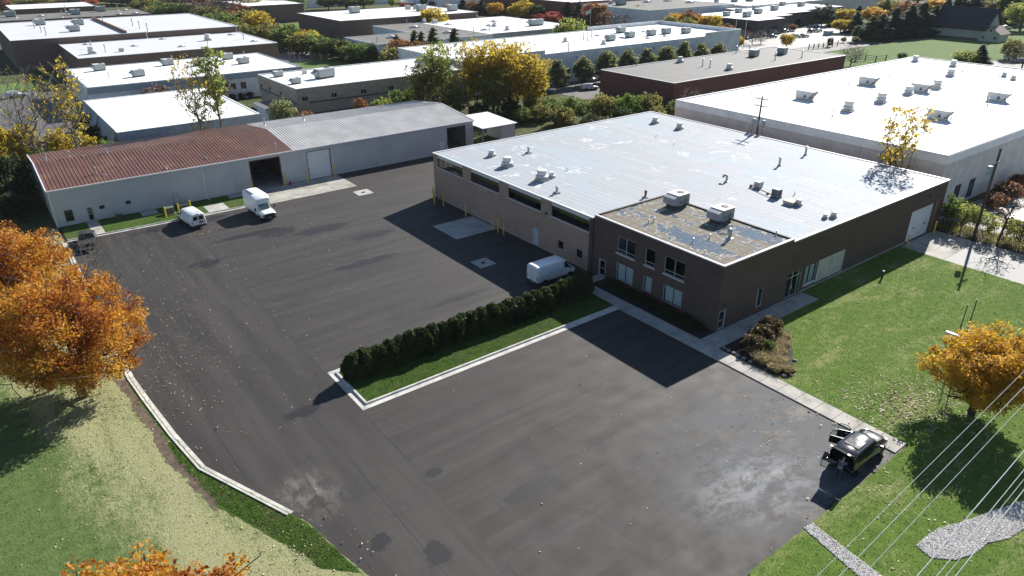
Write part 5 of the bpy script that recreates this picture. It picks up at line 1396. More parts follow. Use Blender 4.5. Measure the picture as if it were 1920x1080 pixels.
# --- tall half-bare trees behind the red roof
T1 = make_tree('cottonwood_tree', 21, 20.0, 4.0, 5.0, 110, 6, .9, .36, 'yellow', 'bark_pale', r0=.26, shape='vase', trunk_frac=.3, twigs=420, hollow=.1, up=.8, step=1.0, rmin=.034, sides=4)
T2 = make_tree('cottonwood_tree', 22, 19.0, 5.0, 3.2, 80, 22, .8, .36, 'lime', 'bark_pale', r0=.22, shape='vase', trunk_frac=.55, twigs=160, hollow=.15, up=1.0, step=1.0, rmin=.034, sides=4)
T3 = make_tree('cottonwood_tree', 23, 19.0, 3.5, 6.0, 80, 3, .8, .34, 'yellow', 'bark_pale', r0=.28, shape='vase', trunk_frac=.28, twigs=520, hollow=.1, up=.7, step=1.0, rmin=.034, sides=4)
place(T3, 6.0, 135.0, 0, 'bare pale-branched tree at the left edge behind the red roof')
place(T1, 11.6, 132.6, 1.0, 'half-bare tree with yellowish leaves behind the red roof, second from left')
place(T2, 34.2, 131.2, 0, 'slender tree with lime leaves against the square white roof, right of two')
dup(T1, (30.6,130.6,0), 2.2, (.85,.85,.95), 'slender bare-topped tree against the square white roof, left of two')
# --- cottonwood clump behind the lean-to
W1 = make_tree('cottonwood_tree', 31, 15.5, 1.5, 6.4, 360, 15, .85, .33, 'yellow', 'bark_dark', r0=.22, shape='vase', trunk_frac=.4, twigs=160, hollow=.05, up=.9, step=1.1, rmin=.03, sides=4, stems=[(-1,0,-2.4,.8),(.6,.5,2.0,1.0),(.2,-.8,.6,-2.2),(0,1,0,2.4),(-.5,-.6,-1.2,-1.2)])
W2 = make_tree('cottonwood_tree', 32, 17.0, 3.0, 5.4, 300, 15, .85, .33, 'lime', 'bark_dark', r0=.2, shape='vase', trunk_frac=.45, twigs=140, hollow=.05, up=1.0, step=1.1, rmin=.03, sides=4, stems=[(-.8,0,-1.2,.5),(.7,.4,1.0,0)])
place(W2, 80.2,131.8,0,'tall lime-topped cottonwood at the left of the clump behind the grey roof')
place(W1, 93.0,123.6,0,'widest golden cottonwood in the clump behind the lean-to')
dup(W2, (86.6,128.5,0), 2.0, (.85,.85,1.0), 'tall narrow cottonwood in the middle of the clump behind the lean-to', mats={'crown':LEAF['yellow']})
dup(W1, (98.0,122.2,0), 1.3, (.95,.95,.85), 'golden cottonwood at the right of the clump, nearest the pale building')
dup(W1, (80.5,126.5,0), 3.1, (.85,.85,.62), 'low olive tree under the lime cottonwood', mats={'crown':LEAF['olive']})
dup(W1, (88.2,123.2,0), 4.4, (.8,.8,.72), 'low olive-gold tree at the front of the clump by the lean-to', mats={'crown':LEAF['olive']})
dup(W1, (96.0,127.5,0), 5.2, (1.1,1.1,1.02), 'tall golden cottonwood at the back of the clump, right of centre')
dup(W1, (90.2,126.5,0), .4, (1.0,1.0,1.05), 'tall amber-gold cottonwood in the heart of the clump')
dup(W2, (76.8,133.5,0), 3.4, (.75,.75,.74), 'olive tree at the left end of the clump, over the grey roof', mats={'crown':LEAF['olive']})

# --- shrubs and generic trees: meshes shared, colours per copy
S = [make_tree('shrub', 40+i, 4.6, .2, 2.8, 170, 16, .55, .24, 'green', 'bark_dark', r0=.09, shape='shrub', trunk_frac=.3, hollow=.3, up=.5, sides=3, rmin=.02) for i in range(3)]
AS = [make_tree('airy_shrub', 45+i, 4.2, .7, 1.7, 60, 16, .42, .17, 'lime', 'bark_dark', r0=.06, shape='vase', trunk_frac=.35, twigs=50, hollow=.1, up=.9, sides=3, rmin=.014, step=.6, stems=[(-.3,0,-.5,.3),(.3,.1,.5,.2),(0,-.3,0,-.5)]) for i in range(3)]
RT = [make_tree('round_tree', 50+i, 9.0, 1.2, 4.4, 210, 16, .9, .40, 'green', 'bark_dark', r0=.2, trunk_frac=.5, hollow=.3, sides=4, rmin=.03, step=1.2) for i in range(4)]
PT = [make_tree('pear_tree', 60+i, 8.0, .7, 3.0, 190, 16, .65, .32, 'pear', 'bark_dark', r0=.15, shape='pear', trunk_frac=.7, hollow=.3, up=1.0, sides=4, rmin=.025, step=1.2) for i in range(2)]
BT = [make_tree('bare_tree', 70+i, 9.0, 1.8, 4.6, 110, 2, .9, .3, 'mauve', 'bark', r0=.2, trunk_frac=.4, twigs=520, hollow=.15, up=.6, sides=3, rmin=.028, step=1.0) for i in range(2)]
FT = [make_conifer('pine_tree', 80+i, 12.0, 3.0, leaf=.40, dens=1.3) for i in range(2)]
PROTO = {'A':AS,'S':S,'R':RT,'P':PT,'B':BT,'F':FT}
BASE = {'A':(4.2,1.7),'S':(4.6,2.7),'R':(9.0,4.2),'P':(8.0,2.9),'B':(9.0,4.6),'F':(12.0,3.0)}
def veg(kind, x, y, h, r, col, label, cat='tree', group=None):
    ps = PROTO[kind]; p = ps[rnd.randrange(len(ps))]; H, r0 = BASE[kind]
    o = dup(p, (x,y,0), rnd.uniform(0,6.28), (r/r0,r/r0,h/H), label, group, cat, mats={'crown':LEAF[col]} if col else None)
    return o
ORD = ['first','second','third','fourth','fifth','sixth','seventh','eighth','ninth','tenth','eleventh','twelfth','thirteenth','fourteenth','fifteenth','sixteenth','seventeenth','eighteenth','nineteenth','twentieth','twenty-first','twenty-second','twenty-third','twenty-fourth','twenty-fifth']
for i,(x,h) in enumerate(((121.5,7.4),(130.2,7.8),(138.4,8.6),(147.0,8.4),(154.6,7.6),(162.6,7.8),(170.2,8.3),(178.0,7.2),(186.2,6.9))):
    veg('P', x,141.2,h*1.04,3.7+.3*(i%3),'pear','%s pear tree from the left in the row before the pale grey building' % ORD[i], 'tree', 'pear trees in a row')
# shrub belt between the brick building and the maroon one
for i,(x,y,h,r,c) in enumerate(((94.5,108.5,4.6,3.2,'olive'),(100.0,111.0,5.8,3.6,'green'),(105.5,108.0,6.2,3.4,'olive'),(109.0,104.0,6.4,3.4,'green'),(114.0,103.0,6.0,3.6,'olive'),(104.0,100.5,4.8,2.8,'dark'),(117.5,98.0,4.6,2.8,'green'),(98.5,103.5,3.2,2.6,'dark'),(111.5,97.5,4.4,2.6,'olive'),(121.0,95.5,3.6,2.3,'green'),(109,94,3.2,2.2,'olive'))):
    veg('S',x,y,h,r,c,'%s bush counted from the left in the belt behind the silver roof' % ORD[i],'bush','bushes behind the silver roof')
veg('B',117.6,94.0,8.4,4.2,None,'leafless tree in front of the maroon brick corner'); veg('S',100.4,78.5,4.0,1.6,'lime','yellow-green bush poking up between the silver roof and the white warehouse','bush')
veg('S',99.6,84,4.6,1.8,'lime','yellow-green bush at the far corner of the silver roof','bush'); veg('B',190.8,99.0,5.2,3.4,None,'low bare tree at the right end of the maroon building')
for i,(x,y,h,r,c) in enumerate(((78,121.5,3.6,2.4,'dark'),(82.5,119.5,3.4,2.4,'green'),(86.5,117.8,3.2,2.4,'dark'),(90.5,116.5,3.6,2.6,'green'),(95.0,115.5,4.0,2.6,'olive'),(99.5,117.5,4.4,2.8,'green'),(84.5,123.5,4.4,2.6,'dark'),(91,120.5,4.6,2.6,'dark'),(96.5,119.5,5.0,2.8,'olive'))):
    veg('S',x,y,h,r,c,'%s undergrowth bush from the left at the foot of the cottonwood clump' % ORD[i],'bush','undergrowth below the cottonwoods')
# right-hand belt along the side driveway
for i,(x,y,h,r,c) in enumerate(((98.6,34.9,4.4,1.5,'green'),(98.4,33.2,4.0,1.4,'lime'),(99.3,31.8,3.6,1.4,'lime'),(98.6,30.0,3.4,1.4,'lime'),(99.6,28.0,3.3,1.4,'lime'),(98.5,26.2,3.0,1.3,'olive'),(99.0,24.0,3.0,1.3,'lime'),(98.4,21.6,2.6,1.2,'yellow'),(99.2,19.4,2.8,1.3,'olive'),(100.3,35.6,3.8,1.3,'lime'))):
    veg('A',x,y,h*1.12,r*1.25,c,'%s leafy shrub along the side driveway, counted from the brick corner' % ORD[i],'shrub','shrubs along the side driveway')
for i,(x,y,h,r) in enumerate(((112,34.5,2.4,2.0),(117.5,34.9,2.8,2.0),(124,35.2,2.6,2.2))): veg('S',x,y,h,r,'rust','%s brown bush from the left under the warehouse wall' % ORD[i],'bush','brown bushes under the warehouse wall')
# left: dense green mass and yellow saplings beside the red roof
for i,(x,y,h,r,c) in enumerate(((1.5,127,6.4,3.6,'dark'),(-3,123,7.0,4.0,'dark'),(2.0,118.5,5.2,3.0,'dark'),(-4,132,7.2,4.0,'green'),(-6,117,6.0,3.6,'dark'),(6.5,131.5,5.6,2.8,'green'),(1.0,113.5,4.2,2.4,'dark'),(-3,140,6.5,3.6,'green'),(15.5,131.8,5.6,2.6,'green'))):
    veg('S',x,y,h,r,c,'%s dark bush in the mass left of the red roof, counted towards the building back' % ORD[i],'bush','dark bushes left of the red roof')
for i,(x,y,h,r) in enumerate(((4.6,138,8.0,2.8),(9.5,136.5,7.0,2.6),(13.5,134.2,5.8,2.0),(1.0,143,8.0,2.6))): veg('R',x,y,h,r,'yellow','%s small yellow tree from the left behind the red roof corner' % ORD[[1,2,3,0][i]],'tree','small yellow trees behind the red roof')
for i,(x,y,h,r) in enumerate(((15.6,162,6.2,1.6),(15.6,158,5.8,1.6),(15.8,148,5.0,2.2),(16.2,141,4.2,2.2),(20.0,131.6,3.9,2.0),(25.0,131.4,3.8,1.9))): veg('S',x,y,h,r,'dark','%s dark evergreen bush around the square white roof, from the back' % ORD[i],'bush','evergreen bushes around the square white roof')
for i,(x,y,h,r,c) in enumerate(((48.5,139,7.4,3.0,'pear'),(52.5,137.5,4.4,2.0,'rust'),(64.0,136.5,5.6,2.0,'rust'),(68.5,136.0,5.4,2.6,'lime'),(73.0,137.0,6.2,2.8,'green'),(77.0,137.5,6.6,2.8,'green'),(56.5,135.5,3.6,1.8,'green'),(61.0,134.5,3.8,1.8,'olive'))): veg('S',x,y,h,r,c,'%s bush from the left between the grey roof and the tan building' % ORD[i],'bush','bushes behind the grey roof')
veg('R',33.5,176.0,6.0,3.6,'mauve','purple-brown round tree before the second white-roofed building'); veg('R',46.5,175.5,6.4,3.2,'mauve','purple-brown tree right of its twin before the second white-roofed building')
for i,x in enumerate((50.2,52.5,54.5)): veg('S',x,177.8,1.7,1.1,'dark','%s clipped dark bush from the left under the pale wall windows' % ORD[i],'bush','clipped bushes under the pale wall')

# far tree belts: kind, (x, y, height, radius), colour
FAR = [
 ('S',(85.92, 284.6, 6.8, 5.2),'olive'),('R',(99.44, 299.45, 9.6, 5.5),'yellow'),('S',(91.35, 265.23, 7.6, 5.6),'olive'),('S',(92.08, 250.69, 7.7, 5.1),'green'),('R',(96.48, 243.96, 7.6, 4),'yellow'),('S',(92.88, 240.29, 6.1, 4.3),'olive'),('S',(95.73, 231.88, 6, 4.4),'green'),('S',(98.46, 223.78, 5.6, 4.5),'dark'),('S',(99.58, 214.35, 5.1, 4),'green'),('S',(102.06, 209.68, 5.4, 4.5),'green'),('S',(106.03, 206.62, 3.8, 4.4),'green'),('S',(93.44, 293.14, 4.5, 5.4),'olive'),('S',(97.6, 256.79, 5.8, 4.6),'green'),('S',(96.47, 240.72, 6.2, 4.4),'lime'),('S',(100.31, 234.55, 4.8, 4.9),'green'),('S',(100.66, 222.08, 4.9, 4.5),'olive'),('S',(106.1, 212.13, 4.2, 4.5),'green'),('R',(93.1, 279.03, 6, 4.9),'olive'),('S',(91.87, 257.69, 6.4, 4.6),'lime'),
 ('S',(84.05, 413.66, 5, 5.5),'olive'),('S',(88.74, 396.1, 6.8, 6.5),'green'),('S',(89.47, 369.94, 7.4, 7.2),'dark'),('S',(91.07, 345.68, 7.5, 6.3),'olive'),('B',(98.61, 345.35, 16.3, 11.8),None),('R',(103.38, 413.26, 9.7, 9.7),'mauve'),('S',(100.01, 333.33, 7, 5.8),'rust'),('S',(90.72, 325.14, 7.5, 5.7),'green'),('R',(110.2, 353.79, 8.8, 5.6),'rust'),('S',(98.09, 458.29, 7.2, 8.9),'olive'),('R',(112.7, 465.05, 8.6, 10.9),'dark'),('R',(88.98, 448.31, 7, 7.6),'olive'),('R',(93.87, 428.39, 6.3, 7.3),'green'),('R',(93.31, 399.38, 7.4, 7.2),'olive'),('R',(97.23, 376.34, 9, 7.4),'mauve'),('R',(98.95, 362.56, 8.3, 6.3),'olive'),('S',(91.87, 314.57, 6.2, 6.2),'green'),('R',(101.88, 321.48, 8.9, 5.7),'olive'),('R',(110.44, 407.75, 10.2, 9.6),'rust'),('R',(121.02, 399.48, 10.8, 9.5),'mauve'),('R',(122.87, 376.3, 9.8, 6),'olive'),
 ('R',(140.39, 384.34, 9.7, 7.5),'olive'),('R',(147.98, 386.07, 9.4, 7.2),'green'),('S',(134.18, 374.51, 3.5, 2.7),'dark'),('R',(176.08, 406.09, 7.9, 6.7),'olive'),('R',(184.25, 399.68, 7.9, 7.7),'green'),('R',(195.22, 400.29, 7.4, 6.8),'green'),('R',(69.58, 498.9, 5.2, 4.6),'red'),('R',(49.09, 496.69, 4.4, 7.6),'rust'),('R',(25.79, 489.59, 8.4, 5.6),'rust'),('R',(62.74, 485.99, 3.3, 5.6),'rust'),('R',(44.67, 537.98, 4.7, 10.3),'olive'),('R',(91.87, 511.14, 5.4, 9.9),'dark'),('R',(85.74, 526.58, 4.9, 8.1),'rust'),
 ('F',(105.17, 196, 9.5, 2.9),'dark'),('F',(111.55, 196, 10.3, 2.6),'dark'),('F',(114.5, 197, 9.7, 2.4),'dark'),('F',(118.1, 196, 10.7, 3),'dark'),('F',(126.45, 197, 9.9, 3),'dark'),('R',(103.55, 190, 8.7, 4.2),'rust'),('R',(109.88, 190, 7.7, 3.9),'rust'),('S',(97.74, 185, 6.8, 4),'olive'),('R',(155.36, 259.6, 10.2, 5.8),'yellow'),
 ('R',(211.76, 396.84, 5.2, 2.4),'lime'),('R',(230.58, 391.9, 5.3, 2.1),'olive'),('R',(234.35, 388.94, 3, 1.7),'red'),('S',(217.2, 392.57, 1.8, 2.7),'red'),('S',(234.16, 369.74, 2.3, 2.3),'amber'),
 ('F',(232.58, 352.87, 6.6, 2.9),'pine'),('F',(226.15, 324.92, 7.3, 3.6),'pine'),('R',(223.05, 327.35, 6.8, 4.5),'rust'),('R',(224.51, 311.16, 6.6, 4.4),'amber'),('R',(235.88, 317.31, 5.7, 3.9),'rust'),('F',(250.67, 338.69, 4.4, 2.6),'pine'),('R',(225.09, 289.7, 8.7, 6.1),'yellow'),('R',(227.98, 280.83, 7.2, 4.1),'dark'),('S',(224.59, 277.04, 3.6, 3.5),'red'),('S',(226.44, 266.27, 4.6, 4.8),'red'),('R',(252.31, 296.84, 6.7, 4.7),'red'),('F',(236, 268.15, 9, 3.5),'pine'),('F',(233.66, 257.61, 10.1, 3.4),'pine'),('F',(223.23, 242.88, 8.8, 3.8),'pine'),('R',(221.92, 233.31, 10.6, 5.9),'rust'),('F',(263.87, 273.22, 5.5, 2),'pine'),('R',(170.38, 192, 10.6, 5.7),'lime'),('B',(199.53, 200, 11.2, 6.5),None),('R',(246.62, 235.81, 7.6, 4.7),'rust'),('R',(256.03, 240.19, 7.8, 4),'olive'),('F',(256.06, 234.24, 7.3, 3.7),'pine'),('F',(260.28, 230.95, 7.7, 4.2),'pine'),('R',(295.14, 255.97, 6.6, 4.5),'red'),('R',(240.04, 205, 8.2, 3.6),'amber'),('S',(221.43, 192, 8.1, 3.4),'olive'),('R',(243.19, 200, 9.2, 4.3),'rust'),('S',(229.09, 190, 7.1, 3.4),'olive'),('R',(246.44, 192, 8.3, 3.6),'yellow'),('R',(234.54, 176, 6.3, 3.4),'rust'),('S',(226.06, 168, 4.5, 1.9),'olive'),('R',(243.28, 196, 7.4, 3.1),'amber'),('R',(342.54, 258.09, 4.3, 5.5),'rust'),('S',(340.25, 259.89, 2.2, 3.9),'dark'),
 ('R',(222.04, 160.52, 4.3, 1.9),'yellow'),('B',(238.31, 170.52, 4.6, 3.1),None),('B',(235.93, 164.52, 5, 3.3),None),('B',(241.04, 164.44, 4.5, 3.1),None),
 ('R',(238.12, 151.65, 4.9, 2.4),'yellow'),('S',(288, 181.94, 2.4, 1.8),'rust'),('R',(317.61, 186.3, 9, 4.8),'pine'),('R',(329.2, 183.19, 6.8, 4.9),'yellow'),('R',(296.74, 165.1, 5.4, 3.9),'yellow'),('F',(317.6, 180.55, 4.5, 2.5),'pine'),('F',(301.46, 161.43, 8.3, 3.9),'pine'),('F',(364.14, 194.9, 5.9, 3.5),'pine'),('R',(340, 174.78, 7.3, 5.5),'amber'),('F',(282.29, 144.63, 8.8, 4.1),'green'),('F',(285.2, 142.37, 9.6, 3.9),'pine'),('R',(275.63, 145.66, 5.7, 2.4),'pine'),('F',(295.72, 142.76, 11.3, 4.5),'pine'),('R',(341.65, 161.83, 10.6, 4.9),'rust'),('F',(303.83, 140.88, 12.2, 4.8),'pine'),('F',(311.11, 139.75, 12.7, 5.2),'pine'),('F',(318.72, 138.46, 11.2, 5),'pine'),('F',(329.93, 139.32, 13.5, 4.6),'pine'),('R',(377.79, 163.98, 9.4, 5.6),'amber'),('F',(370, 151.4, 13.5, 6.1),'pine'),('F',(380.44, 149.32, 14.1, 6.2),'pine'),('R',(370.67, 182.85, 9.2, 6.3),'olive'),
 ('R',(414.52, 155.55, 9.3, 8.4),'olive'),('R',(395.59, 137.51, 15.9, 7.3),'green'),('R',(364.32, 122.62, 11.7, 6.4),'lime'),('S',(401.74, 145.31, 4.7, 6.5),'olive'),('S',(378.17, 133.4, 3.1, 5.2),'olive'),
 ('F',(248.02, 91.76, 6.3, 2.6),'pine'),('S',(244.43, 94.53, 4, 3.4),'lime'),('S',(240.31, 111.39, 2.2, 1.4),'dark'),('S',(270.05, 91.32, 5.5, 3.3),'olive'),('B',(249.36, 80.61, 7.9, 4.4),None),('B',(217.18, 115.54, 6.2, 4),None),('S',(252.99, 143.79, 2.9, 0.9),'dark'),('R',(268.31, 147.28, 1.9, 0.9),'olive'),('R',(268.83, 142.92, 2.6, 1.4),'olive'),('F',(316.87, 278.2, 3.8, 1.3),'pine'),
 ('R',(303.57, 401.17, 5.2, 7.6),'olive'),('R',(438.74, 294.5, 4.5, 12),'olive'),('R',(438.53, 271, 5.6, 11.8),'green'),('R',(448.79, 251.72, 6.7, 11.7),'olive'),('R',(456.14, 235.14, 7.8, 11.7),'rust'),('R',(476.45, 219.16, 9.6, 12),'amber'),('R',(505.57, 185.87, 7.6, 14.3),'dark'),('R',(517.98, 176.1, 7.6, 14.5),'olive'),('R',(37.12, 587.28, 6.3, 13.4),'olive'),('R',(68.76, 574.19, 5.2, 13.2),'dark'),('R',(171.53, 493.15, 5.2, 11.9),'olive'),('R',(200.24, 482.71, 4.6, 11.9),'rust'),('R',(143.71, 491.93, 6.8, 13.6),'rust'),
]
KN = {'S':'bush','R':'tree','F':'conifer','B':'leafless tree'}
CN = {None:'grey twiggy','mauve':'purple-brown','pine':'blue-green','dark':'dark green','rust':'russet','lime':'yellow-green'}
seen = {}
for kd,(x,y,h,r),c in FAR:
    # the band of the picture and a running count from the left keep the labels apart
    key = (kd,c); seen.setdefault(key, []).append((x,y,h,r))
for (kd,c), L in seen.items():
    # count them from left to right as seen from the camera
    L.sort(key=lambda q: -math.atan2(q[1],q[0]))
    for i,(x,y,h,r) in enumerate(L):
        nm = '%s %s' % (CN.get(c,c), KN[kd])
        pl = 'only %s among the far buildings' % nm if len(L) == 1 else '%s %s from the left among the far buildings' % (ORD[i], nm)
        veg(kd, x, y, max(2.0,h)*{'F':1.05,'S':1.25}.get(kd,1.08), max(1.0,r)*{'F':1.35,'S':1.28}.get(kd,1.2), c, pl, 'bush' if kd == 'S' else 'tree', 'far trees and bushes')
for k in PROTO:
    for p in PROTO[k]: discard(p)

# --- hedge of arborvitae on the island
HG = []
for i in range(4):
    rs = np.random.RandomState(90+i); m = 95
    z = rs.uniform(0.02,1,m); a = rs.uniform(0,6.28,m)
    prof = .62*np.clip(1.03-z**3.2,0.05,1)**.6*rs.uniform(.75,1.12,m)
    cc = np.stack([prof*np.cos(a), prof*np.sin(a), .15+z*2.15], 1)
    kk = 62; d = rs.normal(size=(m*kk,3)); d /= np.linalg.norm(d,axis=1,keepdims=True)
    C = np.repeat(cc,kk,0)+d*np.array([.26,.26,.34])*rs.uniform(.1,1,(m*kk,1))**.5
    C[:,2] = np.abs(C[:,2])
    t = thing('hedge_shrub', (0,0,0))
    V,F = leaf_quads(C, .17, rs, 1.8, .0); mesh_obj('foliage', np_mesh('foliage', V, F, LEAF['hedge']), t)
    b = MB(); b.tube([(0,0,0),(0,0,1.6)],[.07,.03],6); b.build('stem', MAT['bark_dark'], t)
    HG.append(t)
n = 25
for i in range(n):
    x = 20.2+i*(47.0-20.2)/(n-1)+rnd.uniform(-.15,.15); f = rnd.uniform(.92,1.08)
    dup(HG[i%4], (x, 49.3-.008*(i)+rnd.uniform(-.12,.12), .08), rnd.uniform(0,6.28), (rnd.uniform(1.2,1.42),rnd.uniform(1.0,1.22),f*1.0), '%s shrub of the clipped evergreen hedge, counted from the kerb tip' % ORD[i], 'island hedge', 'hedge shrub')
for t in HG: discard(t)

# --- planting by the office
SB = make_tree('bed_bush', 101, 1.5, .1, 1.0, 70, 40, .26, .12, 'rust', 'bark_dark', r0=.05, shape='shrub', trunk_frac=.3, hollow=.3, sides=3, rmin=.01, step=.3)
b3 = leaf_mat('leaves_bed_mixed', [(.06,.07,.015),(.12,.05,.03),(.17,.14,.04),(.10,.13,.03)], .35, 1.2)
for x,y,s,l in ((51.4,31.2,1.15,'reddish bush at the corner of the bed nearest the sidewalk'),(53.4,31.6,1.25,'reddish-green bush in the middle of the bed by the front walk'),(55.3,32.1,1.3,'largest bush of the bed by the front walk, farthest along'),(52.4,30.3,.8,'small green bush low between the bed bushes')):
    dup(SB,(x,y,.03),rnd.uniform(0,6),s,l,'bushes in the bed by the front walk','bush',mats={'crown':b3 if s > 1 else LEAF['green']})
for i,y in enumerate((37.2,38.6,40.1,41.5,43.0,44.4,46.0,47.6,49.2)):
    dup(SB,(50.5+rnd.uniform(-.15,.15),y,.02),rnd.uniform(0,6),(.85,.85,.62),'%s low dark bush under the office windows, from the near corner' % ORD[i],'low bushes under the office windows','bush',mats={'crown':LEAF['dark']})
discard(SB)
surface('bed_mulch', [(49.4,33.3),(57.5,33.3),(57.4,31.2),(54.5,29.0),(51.8,27.2),(50.0,26.4),(49.4,28.0)], .082, MAT['mulch'])
def grass_clump(n, box, hgt, seed, name, label, mat, width=.03):
    rs = np.random.RandomState(seed); P = np.stack([rs.uniform(box[0],box[1],n), rs.uniform(box[2],box[3],n)],1)
    a = rs.uniform(0,6.28,n); h = hgt*rs.uniform(.5,1.2,n); ln = h*rs.uniform(.4,1.1,n)
    dx, dy = np.cos(a), np.sin(a); w = width
    z0 = .06
    A = np.stack([P[:,0]-dy*w, P[:,1]+dx*w, np.full(n,z0)],1); B = np.stack([P[:,0]+dy*w, P[:,1]-dx*w, np.full(n,z0)],1)
    C = np.stack([P[:,0]+dx*ln*.5+dy*w*.7, P[:,1]+dy*ln*.5-dx*w*.7, z0+h*.8],1); D = np.stack([P[:,0]+dx*ln*.5-dy*w*.7, P[:,1]+dy*ln*.5+dx*w*.7, z0+h*.8],1)
    E_ = np.stack([P[:,0]+dx*ln, P[:,1]+dy*ln, z0+h],1)
    V = np.stack([A,B,C,D,E_,E_],1).reshape(-1,3); b0 = (np.arange(n)*6)[:,None]
    F = np.concatenate([b0+np.array([[0,1,2,3]]), b0+np.array([[3,2,4,5]])])
    return tag(mesh_obj(name, np_mesh(name, V, F, mat)), label, 'grass', kind='stuff')
for i,(x,y,r_,hh) in enumerate(((50.6,29.6,.9,.8),(51.6,28.6,.8,.7),(52.9,29.5,.8,.7),(50.4,28.0,.7,.6),(54.4,30.1,.8,.6),(55.8,31.0,.8,.55),(51.0,27.2,.6,.5))):
    rs_ = (x-r_*.7,x+r_*.7,y-r_*.7,y+r_*.7)
    g = grass_clump(620, rs_, hh, 200+i, 'ornamental_grass', '%s dry straw-coloured grass clump in the bed beside the sidewalk' % ORD[i], LEAF['straw'])
    g['group'] = 'dry grass clumps in the bed'; del g['kind']
MAT['stone'] = plain('boulder_grey', (.24,.21,.20), .9, var=.25, sc=3)
for i,(x,y,s) in enumerate(((49.75,33.0,.20),(49.65,32.5,.24),(49.62,31.95,.21),(49.6,31.4,.24),(49.62,30.8,.25),(49.64,30.1,.22),(50.0,26.9,.22),(50.6,26.6,.18),(51.5,26.9,.24),(53.0,27.8,.2))):
    b = MB(); rs = np.random.RandomState(i+300)
    b.lathe([(s*.6,0),(s*rs.uniform(.9,1.1),s*.25),(s*rs.uniform(.7,.95),s*.6),(s*.35,s*.85)], (x,y,.07), 9)
    b.v = [(px+rs.normal()*.03*s, py+rs.normal()*.05*s, pz+rs.normal()*.03*s) for px,py,pz in b.v]
    tag(b.build('edging_boulder', MAT['stone'], smooth=True, angle=70), '%s round edging boulder of the bed, counted from the front walk' % ORD[i], 'boulder', 'boulders edging the bed')
grass_clump(9000, (80,101,88,101), .5, 231, 'weeds_behind', 'rough weeds on the ground behind the silver roof', LEAF['olive'], .05)
grass_clump(5000, (97.0,101.2,2,36), .45, 232, 'weeds_by_drive', 'weeds among the shrubs along the side driveway', LEAF['olive'], .03)

# --- fallen leaves
def litter(name, label, spec, seed, size, mat):
    rs = np.random.RandomState(seed); Cs = []
    for kind, n, a in spec:
        if kind == 'g': P = rs.normal(size=(n,2))*np.array(a[2:4])+np.array(a[:2])
        else: P = rs.uniform((a[0],a[2]),(a[1],a[3]),(n,2))
        Cs.append(np.concatenate([P, np.full((n,1), a[4])],1))
    C = np.concatenate(Cs); C[:,2] += rs.uniform(0,.03,len(C))
    V,F = leaf_quads(C, size, rs, 1.2, .8); V[:,2] = np.maximum(V[:,2], .006)
    return tag(mesh_obj(name, np_mesh(name, V, F, mat)), label, 'leaves', kind='stuff')
tan_leaf = leaf_mat('leaves_fallen_tan', [(.22,.14,.07),(.34,.25,.15),(.44,.35,.24),(.50,.42,.32)], .2, 1.0)
litter('leaves_on_pavement','pale fallen leaves scattered over the parking lot',[('g',620,(13,77,4.0,12,.012)),('g',420,(9,66,2.4,6,.012)),('u',420,(6,44,46,98,.012)),('u',60,(12,47,20,45,.012)),('g',160,(43,22.5,3,3,.012)),('g',90,(20.2,93.0,1.3,.35,.012)),('g',200,(28,82,5,6,.012))],401,.10,tan_leaf)
litter('leaves_on_lawn','fallen leaves on the front lawn round the golden maple',[('g',1100,(55.5,17.6,3.0,2.2,.10)),('g',420,(52.5,19.0,2.0,2.2,.10)),('g',260,(46,12.5,5,3,.10)),('u',160,(50,86,5,33,.10))],402,.12,tan_leaf)
litter('leaves_under_maple','fallen leaves on the bleached lawn under the orange maple',[('g',900,(1,59,3.5,6,.10)),('u',500,(-8,9,30,62,.10)),('g',160,(8.5,33,2,3,.10))],403,.10,tan_leaf)

# --- standing grass blades on the near lawns, coloured by the lawn's own material
def blades(name, label, poly, n, seed, mat, z, hgt=.058):
    rs = np.random.RandomState(seed); a = np.array(poly); lo, hi = a.min(0), a.max(0)
    P = rs.uniform(lo, hi, (n,2)); c = np.zeros(n, bool); j = len(a)-1
    for i in range(len(a)):
        cond = ((a[i,1] > P[:,1]) != (a[j,1] > P[:,1])) & (P[:,0] < (a[j,0]-a[i,0])*(P[:,1]-a[i,1])/(a[j,1]-a[i,1]+1e-9)+a[i,0])
        c ^= cond; j = i
    P = P[c]; n = len(P); an = rs.uniform(0,6.28,n); h = hgt*rs.uniform(.4,1.3,n); w = .022*rs.uniform(.7,1.6,n)
    dx, dy = np.cos(an), np.sin(an); ln = h*rs.uniform(.2,1.2,n); a2 = rs.uniform(0,6.28,n)
    A = np.stack([P[:,0]-dx*w, P[:,1]-dy*w, np.full(n,z)],1); B = np.stack([P[:,0]+dx*w, P[:,1]+dy*w, np.full(n,z)],1)
    T = np.stack([P[:,0]+np.cos(a2)*ln, P[:,1]+np.sin(a2)*ln, z+h],1)
    V = np.stack([A,B,T],1).reshape(-1,3)
    return tag(mesh_obj(name, np_mesh(name, V, np.arange(n*3).reshape(-1,3), mat)), label, 'grass', kind='stuff')
blades('grass_blades_left', 'mown grass blades of the bleached lawn left of the entrance', [(4.3,70),(4.4,61),(4.0,55),(4.4,50),(5.6,42),(7.6,36.5),(9.5,31.5),(9.8,20),(-12,20),(-12,70)], 60000, 501, MAT['lawn_left'], .06)
blades('grass_blades_turf', 'fresh green turf blades in the strip along the entrance kerb', [(5.0,50),(6.1,45.4),(9.4,37.2),(10.3,34.3),(11.0,29.8),(9.2,31.5),(7.8,36),(5.9,41),(4.9,47)], 34000, 502, MAT['turf_new'], .07)
